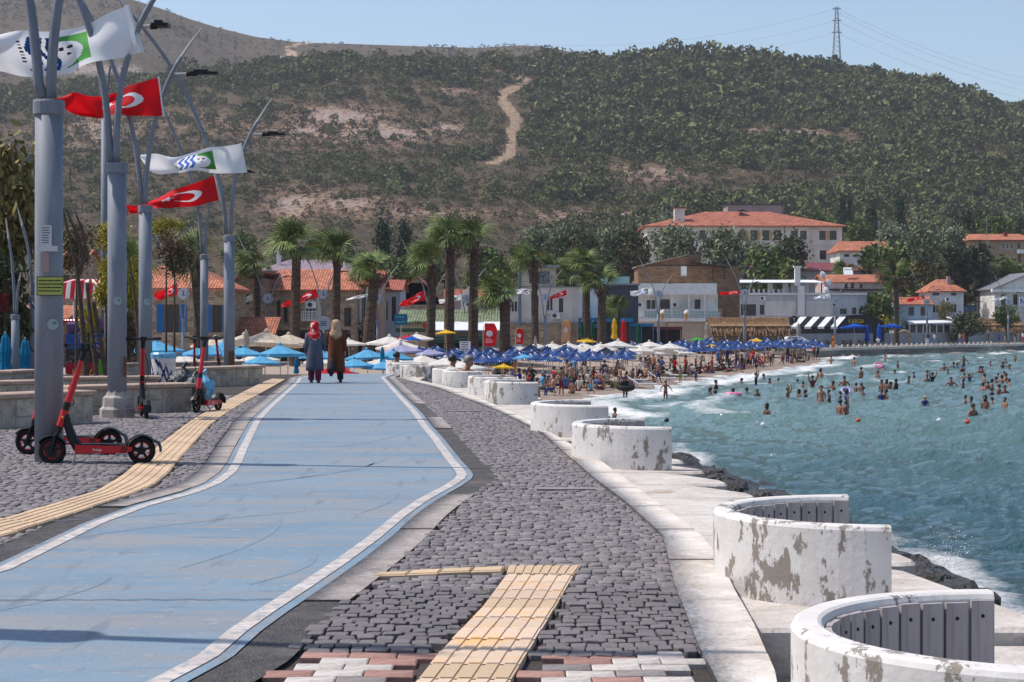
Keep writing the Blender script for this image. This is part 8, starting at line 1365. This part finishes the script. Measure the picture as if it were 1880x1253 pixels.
mb = MB(); mb.lathe([(0.1, 0), (0.14, 0.24)], 12); mb.tube([(-.14, 0, .24), (0, 0, .38), (.14, 0, .24)], .01, 5); Yb = 118; o = mb.obj('bucket', CAN['yellow'], loc=(P(1128, 0, Yb).x, Yb, lz(P(1128, 0, Yb).x, Yb))); tag(o, 'yellow toy bucket on the sand beside the dark swimsuit woman', 'bucket')
# --- beach crowd under the parasols, loungers
def lounger_proto():
    t = thing('sun_lounger', 'lounger', 'sun lounger', group='white plastic sun loungers'); mb = MB(); mb.bx((-.3, -.9, .28), (.3, .35, .34)); mb.add([(-.3, .35, .3), (.3, .35, .3), (.3, .95, .72), (-.3, .95, .72), (-.3, .35, .36), (.3, .35, .36), (.3, .95, .78), (-.3, .95, .78)], [(0, 1, 2, 3), (7, 6, 5, 4), (0, 4, 5, 1), (1, 5, 6, 2), (2, 6, 7, 3), (3, 7, 4, 0)]); mb.obj('bed', WHITE, t)
    for x in (-.27, .27):
        for y in (-.75, .3): mb = MB(); mb.tube([(x, y, 0), (x, y+.12, .3)], .03, 6); mb.obj('leg', WHITE, t)
    return t
lg = lounger_proto(); used_l = False
LS = [(1180, 118, 1.4), (1215, 128, 1.4), (1165, 124, 1.4), (1240, 135, 1.2), (1095, 122, 1.5), (1060, 120, 1.5), (1290, 152, 1.3), (1330, 160, 1.3), (1380, 170, 1.3), (960, 110, 1.6)]
for i, (x, Y, rz) in enumerate(LS):
    X_ = P(x, 0, Y).x; o = lg if i == 0 else dup(lg); o.location = (X_, Y, lz(X_, Y)); o.rotation_euler = (0, 0, rz); o['label'] = 'white plastic sun lounger on the wet sand below the white parasols' if i == 0 else f'white plastic sun lounger in the parasol shade, {ORD[i-1]} of those set back from the water'
r3 = random.Random(99); n_ = {}
looks = [('navy', 'in a navy top'), ('black', 'in a black top'), ('black', 'in a black top'), ('white', 'in a white shirt'), (None, 'bare chested'), (None, 'bare chested'), (None, 'bare chested'), (None, 'bare chested'), ('grey', 'in a grey top'), ('blue', 'in a blue top'), ('maroon', 'in a maroon top'), ('red', 'in a red top'), ('cream', 'in a cream top')]
zones = [(905, 1070, 'under the near blue parasols'), (1070, 1160, 'before the white parasols'), (1160, 1270, 'under the white parasols'), (1270, 1380, 'under the far blue parasols'), (1380, 1530, 'in the crowd by the quay')]
def shore_at(px):                                     # depth where the bearing meets the shoreline
    lo, hi = 95, 222
    for _ in range(40):
        m = (lo+hi)/2
        if float(sdist(np.array([(px-CX)/F*m]), np.array([m]))[0]) > 0: hi = m
        else: lo = m
    return hi
PT = []
for x0, x1, zn, num in [(*z, n) for z, n in zip(zones, (66, 48, 46, 52, 66))]:
    for i in range(num):
        px = x0+(x1-x0)*(i+r3.random())/num; Ys = shore_at(px); Y = Ys+r3.choice([r3.uniform(1.5, 6), r3.uniform(3, 14), r3.uniform(6, 24)])*(1.0 if x0 < 1300 else 0.9); X_ = (px-CX)/F*Y
        if float(sdist(np.array([X_]), np.array([Y]))[0]) < 0.9 or any(abs(a-X_) < .45 and abs(b-Y) < .45 for a, b in PT): continue
        PT.append((X_, Y)); top, lk = r3.choice(looks); po = r3.choice(['sit', 'sitf', 'sit', 'chair', 'chair', 'chair', 'stand', 'standf', 'sitf', 'hips', 'lie', 'walk', 'reach', 'sit']); kid = r3.random() < .22; pn = {'sit': 'sitting low', 'sitf': 'hunched', 'chair': 'seated', 'lie': 'lying back', 'walk': 'walking', 'bend': 'bending'}.get(po, 'standing')
        sl = top if r3.random() < .5 else None; bt = r3.choice(['navy', 'black', 'navy', 'black', 'maroon', 'olive', 'grey', 'black']); ll = bt if r3.random() < .2 else None; lb = f'{"child" if kid else "adult"} {lk}, {pn} {zn}'; n_.setdefault(lb, []).append(person(po, (X_, Y, lz(X_, Y)-.02), r3.uniform(0, 6.28), 1.2 if kid else r3.uniform(1.58, 1.8), (top, sl, bt, ll, None), lb, 'beach crowd under the parasols', r3.choice([0, 1, 1, 2, 3]), r3.choice([0, 0, 1, 2, 3]), r3.random() < .4))
for lb, L in n_.items():
    if len(L) > 1:
        for j, o in enumerate(sorted(L, key=lambda o: o.location.x/o.location.y)): o['label'] = f'{lb}, {ORD[j]} from left'
# --- strollers on the quay and by the bar
for i, (x, yf, po, cl, hr, lb) in enumerate(((1747, 634, 'walk', ('black', 'black', 'black', None, None), 0, 'stroller in a white cap and black clothes on the quay'), (1762, 635, 'stand', ('grey', 'grey', 'blue', 'blue', None), 0, 'stroller in grey and blue, left of the red dressed one'), (1769, 635, 'standf', ('red', None, 'red', None, None), 1, 'stroller in a red dress on the quay'), (1814, 632, 'walk', ('olive', 'olive', 'olive', 'olive', None), 3, 'stroller in olive clothes on the quay'), (1834, 632, 'hips', ('navy', 'navy', 'navy', None, None), 0, 'broad stroller in navy on the quay'), (1845, 632, 'stand', ('cream', None, 'grey', None, None), 1, 'child stroller beside the quay lamp post'), (1863, 631, 'stand', ('maroon', 'maroon', 'grey', 'grey', None), 3, 'stroller in dark red right of the quay lamp post'), (1878, 631, 'standf', ('white', 'white', 'red', None, None), 0, 'stroller in a white shirt at the right edge of the quay'), (1704, 635, 'stand', ('black', None, 'turq', None, None), 0, 'man in turquoise shorts beside the white quay board'), (1716, 635, 'standf', ('white', 'white', 'sky', 'sky', None), 0, 'person in white and pale jeans on the quay'), (1531, 638, 'standf', ('orange', 'orange', 'orange', 'orange', None), 1, 'woman in a long orange dress at the quay lamp post'), (1612, 637, 'chair', ('white', 'white', 'navy', None, None), 0, 'person in a white shirt sitting on the quay edge'), (1494, 632, 'stand', ('red', None, 'black', None, None), 0, 'bather in red standing behind the last blue parasols'), (1502, 630, 'hips', ('black', 'black', 'black', 'black', None), 1, 'man in black standing behind the last blue parasols'), (1150, 634, 'standf', ('white', None, 'red', None, None), 0, 'person in white by the folded red parasol'), (1307, 632, 'stand', ('white', 'white', 'red', None, None), 0, 'person in a red and white shirt behind the far blue parasols'), (1318, 632, 'standf', ('white', 'white', 'white', None, None), 2, 'person in white behind the far blue parasols'))):
    Y = F*(EYE-(-1.9))/(yf-HY); Y = (quayY(x, 0.9) if x > 1600 or x == 1531 else (165 if x < 1200 else 205)); X_ = (x-CX)/F*Y; z = -1.88 if x > 1600 or x == 1531 else min(TOWN, lz(X_, Y))
    person(po, (X_, Y, z), random.uniform(-1.5, 1.5), 1.25 if 'child' in lb else 1.72, cl, lb, 'people on the quay', 1, hr, 'dress' in lb)
# cafe chairs and tables before the bar
ct = thing('cafe_table', 'table', 'table', group='cafe tables before the bar'); mb = MB(); mb.box((0, 0, .74), (.8, .8, .04)); mb.obj('top', DARKW, ct); mb = MB(); mb.tube([(0, 0, 0), (0, 0, .73)], .04, 6); mb.box((0, 0, .02), (.5, .5, .04)); mb.obj('pedestal', BLK, ct)
ch = thing('cafe_chair', 'chair', 'chair', group='cafe chairs before the bar'); mb = MB(); mb.box((0, 0, .45), (.42, .42, .04)); mb.obj('seat', DARKW, ch); mb = MB(); mb.box((0, .2, .7), (.42, .03, .4)); mb.obj('backrest', DARKW, ch)
for sx in (-1, 1):
    for sy in (-1, 1): mb = MB(); mb.box((sx*.18, sy*.18, .22), (.04, .04, .44)); mb.obj('leg', DARKW, ch)
for i in range(9):
    s_ = 1.5+i*2.1; p = qp(s_, 3.2+(i % 2)*1.2, -1.92); o = ct if i == 0 else dup(ct); o.location = p; o['label'] = f'cafe table on the quay before the bar, {ORD[i]} from the beach end'
    for j, (dx, rz) in enumerate(((-.75, -math.pi/2+math.pi), (.75, -math.pi/2))): p = qp(s_+dx, 3.2+(i % 2)*1.2, -1.92); o = ch if (i == 0 and j == 0) else dup(ch); o.location = p; o.rotation_euler = (0, 0, rz+0.87); o['label'] = f'dark cafe chair {"left" if j == 0 else "right"} of the {ORD[i]} quay table from the beach end'
board(1699, 622, 1705, 636, quayY(1702, 0.7), WHF, 'narrow white board standing on the quay', 3, DKF, 'quay_board', False)
# --- the two women walking away on the cycle lane
def loft(prof, n=20):
    mb = MB(); vv = []
    for (cx_, cy_, z, rx, ry) in prof:
        for j in range(n): a = 2*math.pi*j/n; rr = 1+0.02*math.sin(a*5+z*7)*(1.3-z if z < 1.3 else 0); vv.append((cx_+rx*rr*math.cos(a), cy_+ry*rr*math.sin(a), z))
    return mb.add(vv, [(i*n+j, i*n+(j+1) % n, (i+1)*n+(j+1) % n, (i+1)*n+j) for i in range(len(prof)-1) for j in range(n)]+[tuple(range(n-1, -1, -1)), tuple((len(prof)-1)*n+j for j in range(n))])
COATG = M_('coat_grey_blue', (82, 88, 106), 0.85, [((7, 7, 1.2), (64, 70, 88), 0.4, 0.65)], (9, 0.5, 0.03)); COATB = M_('coat_rust_brown', (104, 56, 34), 0.85, [((7, 7, 1.2), (80, 42, 26), 0.4, 0.65)], (9, 0.5, 0.03)); SCR1 = M_('scarf_red_print', (190, 24, 40), 0.8, [(9, (224, 206, 200), 0.56, 0.6), (6, (44, 30, 40), 0.6, 0.64), (4, (206, 140, 50), 0.62, 0.68)]); SCR2 = M_('scarf_beige_print', (180, 150, 124), 0.8, [(9, (150, 118, 94), 0.5, 0.58), (6, (110, 96, 86), 0.62, 0.66)]); TRW = M_('trousers_wine', (104, 30, 60), 0.85); TRD = M_('trousers_dark', (34, 36, 46), 0.85); SHO = M_('shoe_dark', (30, 30, 34), 0.6)
def woman(x, yf, ht, coat, scarf, trs, label, armsP, legsP, hem, face):
    g = GP(x, yf); m, J = figure(arms=armsP, legs=legsP, armout=(.16, .16), fem=True, hands=True, look=(0, 0.0)); me = m.copy()
    for s_ in (SKIN[0], coat, coat, trs, trs, SHO): me.materials.append(s_)
    o = link('person', me, loc=g, rz=math.pi+face); s_ = ht/1.70; o.scale = (s_*1.06, s_*1.06, s_*0.965); tag(o, label, 'person', 'women walking arm in arm')
    # coat: body and sleeves over the figure
    mb = loft([(0, 0, hem, .235, .19), (0, 0, hem+.12, .235, .19), (0, 0, .75, .215, .18), (0, -.0, .95, .205, .17), (0, 0, 1.12, .185, .15), (0, 0, 1.3, .2, .15), (0, 0, 1.41, .2, .13), (0, 0, 1.475, .12, .1), (0, 0, 1.5, .06, .06)])
    for nm in 'lr': mb.tube([J['sh'+nm][0]+np.array([0, 0, .0]), J['sh'+nm][0]*.6+J['el'+nm][0]*.4, J['el'+nm][0], J['wr'+nm][0]], [.082, .078, .066, .056], 12)
    mb.obj('coat', coat, o, smooth=True)
    for nm in 'lr':
        mb = MB(); mb.tube([J['hp'+nm][0], J['kn'+nm][0], J['an'+nm][0]+np.array([0, 0, .02])], [.115, .092, .078], 12); mb.obj('trouser_leg', trs, o, smooth=True)
        a = np.array(J['an'+nm][0]); mb = MB(); mb.ball(tuple(a+np.array([0, -.05, -.045])), (.05, .125, .05), 12, 8); mb.obj('shoe', SHO, o, smooth=True)
    h = np.array(J['head'][0]); prof = [(0, -.0, h[2]+.135, .03, .03), (0, .0, h[2]+.12, .075, .085), (0, .005, h[2]+.06, .11, .125), (0, .012, h[2]-.02, .12, .135), (0, .02, h[2]-.1, .115, .12), (0, .03, h[2]-.17, .13, .115), (0, .04, h[2]-.24, .18, .14), (0, .06, h[2]-.33, .17, .13), (0, .085, h[2]-.42, .09, .09), (0, .1, h[2]-.47, .03, .05)]
    mb = loft([(a, b+h[1], z, rx, ry) for a, b, z, rx, ry in prof[::-1]]); v = np.array(mb.v); face_ = (v[:, 1] < h[1]-.07) & (v[:, 2] < h[2]+.06) & (v[:, 2] > h[2]-.1); v[face_, 1] = h[1]-.055; mb.v = [tuple(p) for p in v]; mb.obj('headscarf', scarf, o, smooth=True); return o
w1 = woman(578, 704, 1.56, COATG, SCR1, TRW, 'woman in a long grey blue coat and red patterned headscarf walking away', ((-.08, .12), (.25, .5)), ((.16, .05), (-.12, .18)), .36, 0.0); w2 = woman(617, 703, 1.60, COATB, SCR2, TRD, 'woman in a long rust brown coat and beige headscarf walking away', ((.45, .9), (-.12, .1)), ((-.3, .75), (.14, .0)), .30, 0.05)
# --- men on the far benches
def benchman(x, y, Y, ht, rz, cl, lb, sk, hr, lean):
    nm = 'bench'+lb[:4]; PO[nm] = figure(hip=(0, .1, .46), lean=lean, arms=((.2, .9), (.2, .8)), armout=(.6, .4), legs=((1.5, 1.4), (1.5, 1.4)), spread=.1, hands=True, belly=.03); HM[nm] = (hair_mesh(PO[nm][1], None, 'short'),)*2; p = P(x, y, Y); h = PO[nm][1]['head'][0]; s_ = ht/1.72; q = Matrix.Rotation(rz, 3, 'Z') @ Vector((h[0]*s_, h[1]*s_, 0)); return person(nm, (p.x-q.x, p.y-q.y, p.z-h[2]*s_), rz, ht, cl, lb, 'people sitting on the curved benches', sk, hr)
benchman(862, 664, 43.65, 1.95, 0.9, (None, None, 'navy', None, None), 'shirtless man with cropped grey hair leaning in a curved bench', 0, 3, .35); benchman(729, 654, 56.2, 1.75, 2.4, ('white', 'white', 'navy', None, None), 'man in a striped shirt sitting in the farthest curved bench', 1, 0, 0.0); benchman(832, 661, 45.6, 1.7, 2.2, ('white', 'white', 'navy', None, None), 'dark haired man in white behind the shirtless man', 1, 0, 0.05)
# ---------------------------------------------------------------- air: pale haze between here and the hills
mb = MB(); mb.bx((-1500, -60, -8), (2200, 2600, 420)); me = mb.mesh('haze', [])
hz = bpy.data.materials.new('haze_air'); hz.use_nodes = True; t = hz.node_tree
for n_ in list(t.nodes):
    if n_.type == 'BSDF_PRINCIPLED': t.nodes.remove(n_)
pv = t.nodes.new('ShaderNodeVolumePrincipled'); pv.inputs['Color'].default_value = (0.86, 0.88, 0.98, 1); pv.inputs['Density'].default_value = 0.00013; pv.inputs['Anisotropy'].default_value = 0.2
t.links.new(pv.outputs[0], [n_ for n_ in t.nodes if n_.type == 'OUTPUT_MATERIAL'][0].inputs['Volume']); me.materials.append(hz)
hzo = link('haze', me); tag(hzo, kind='stuff')
SC.cycles.volume_step_rate = 10; SC.cycles.volume_max_steps = 16
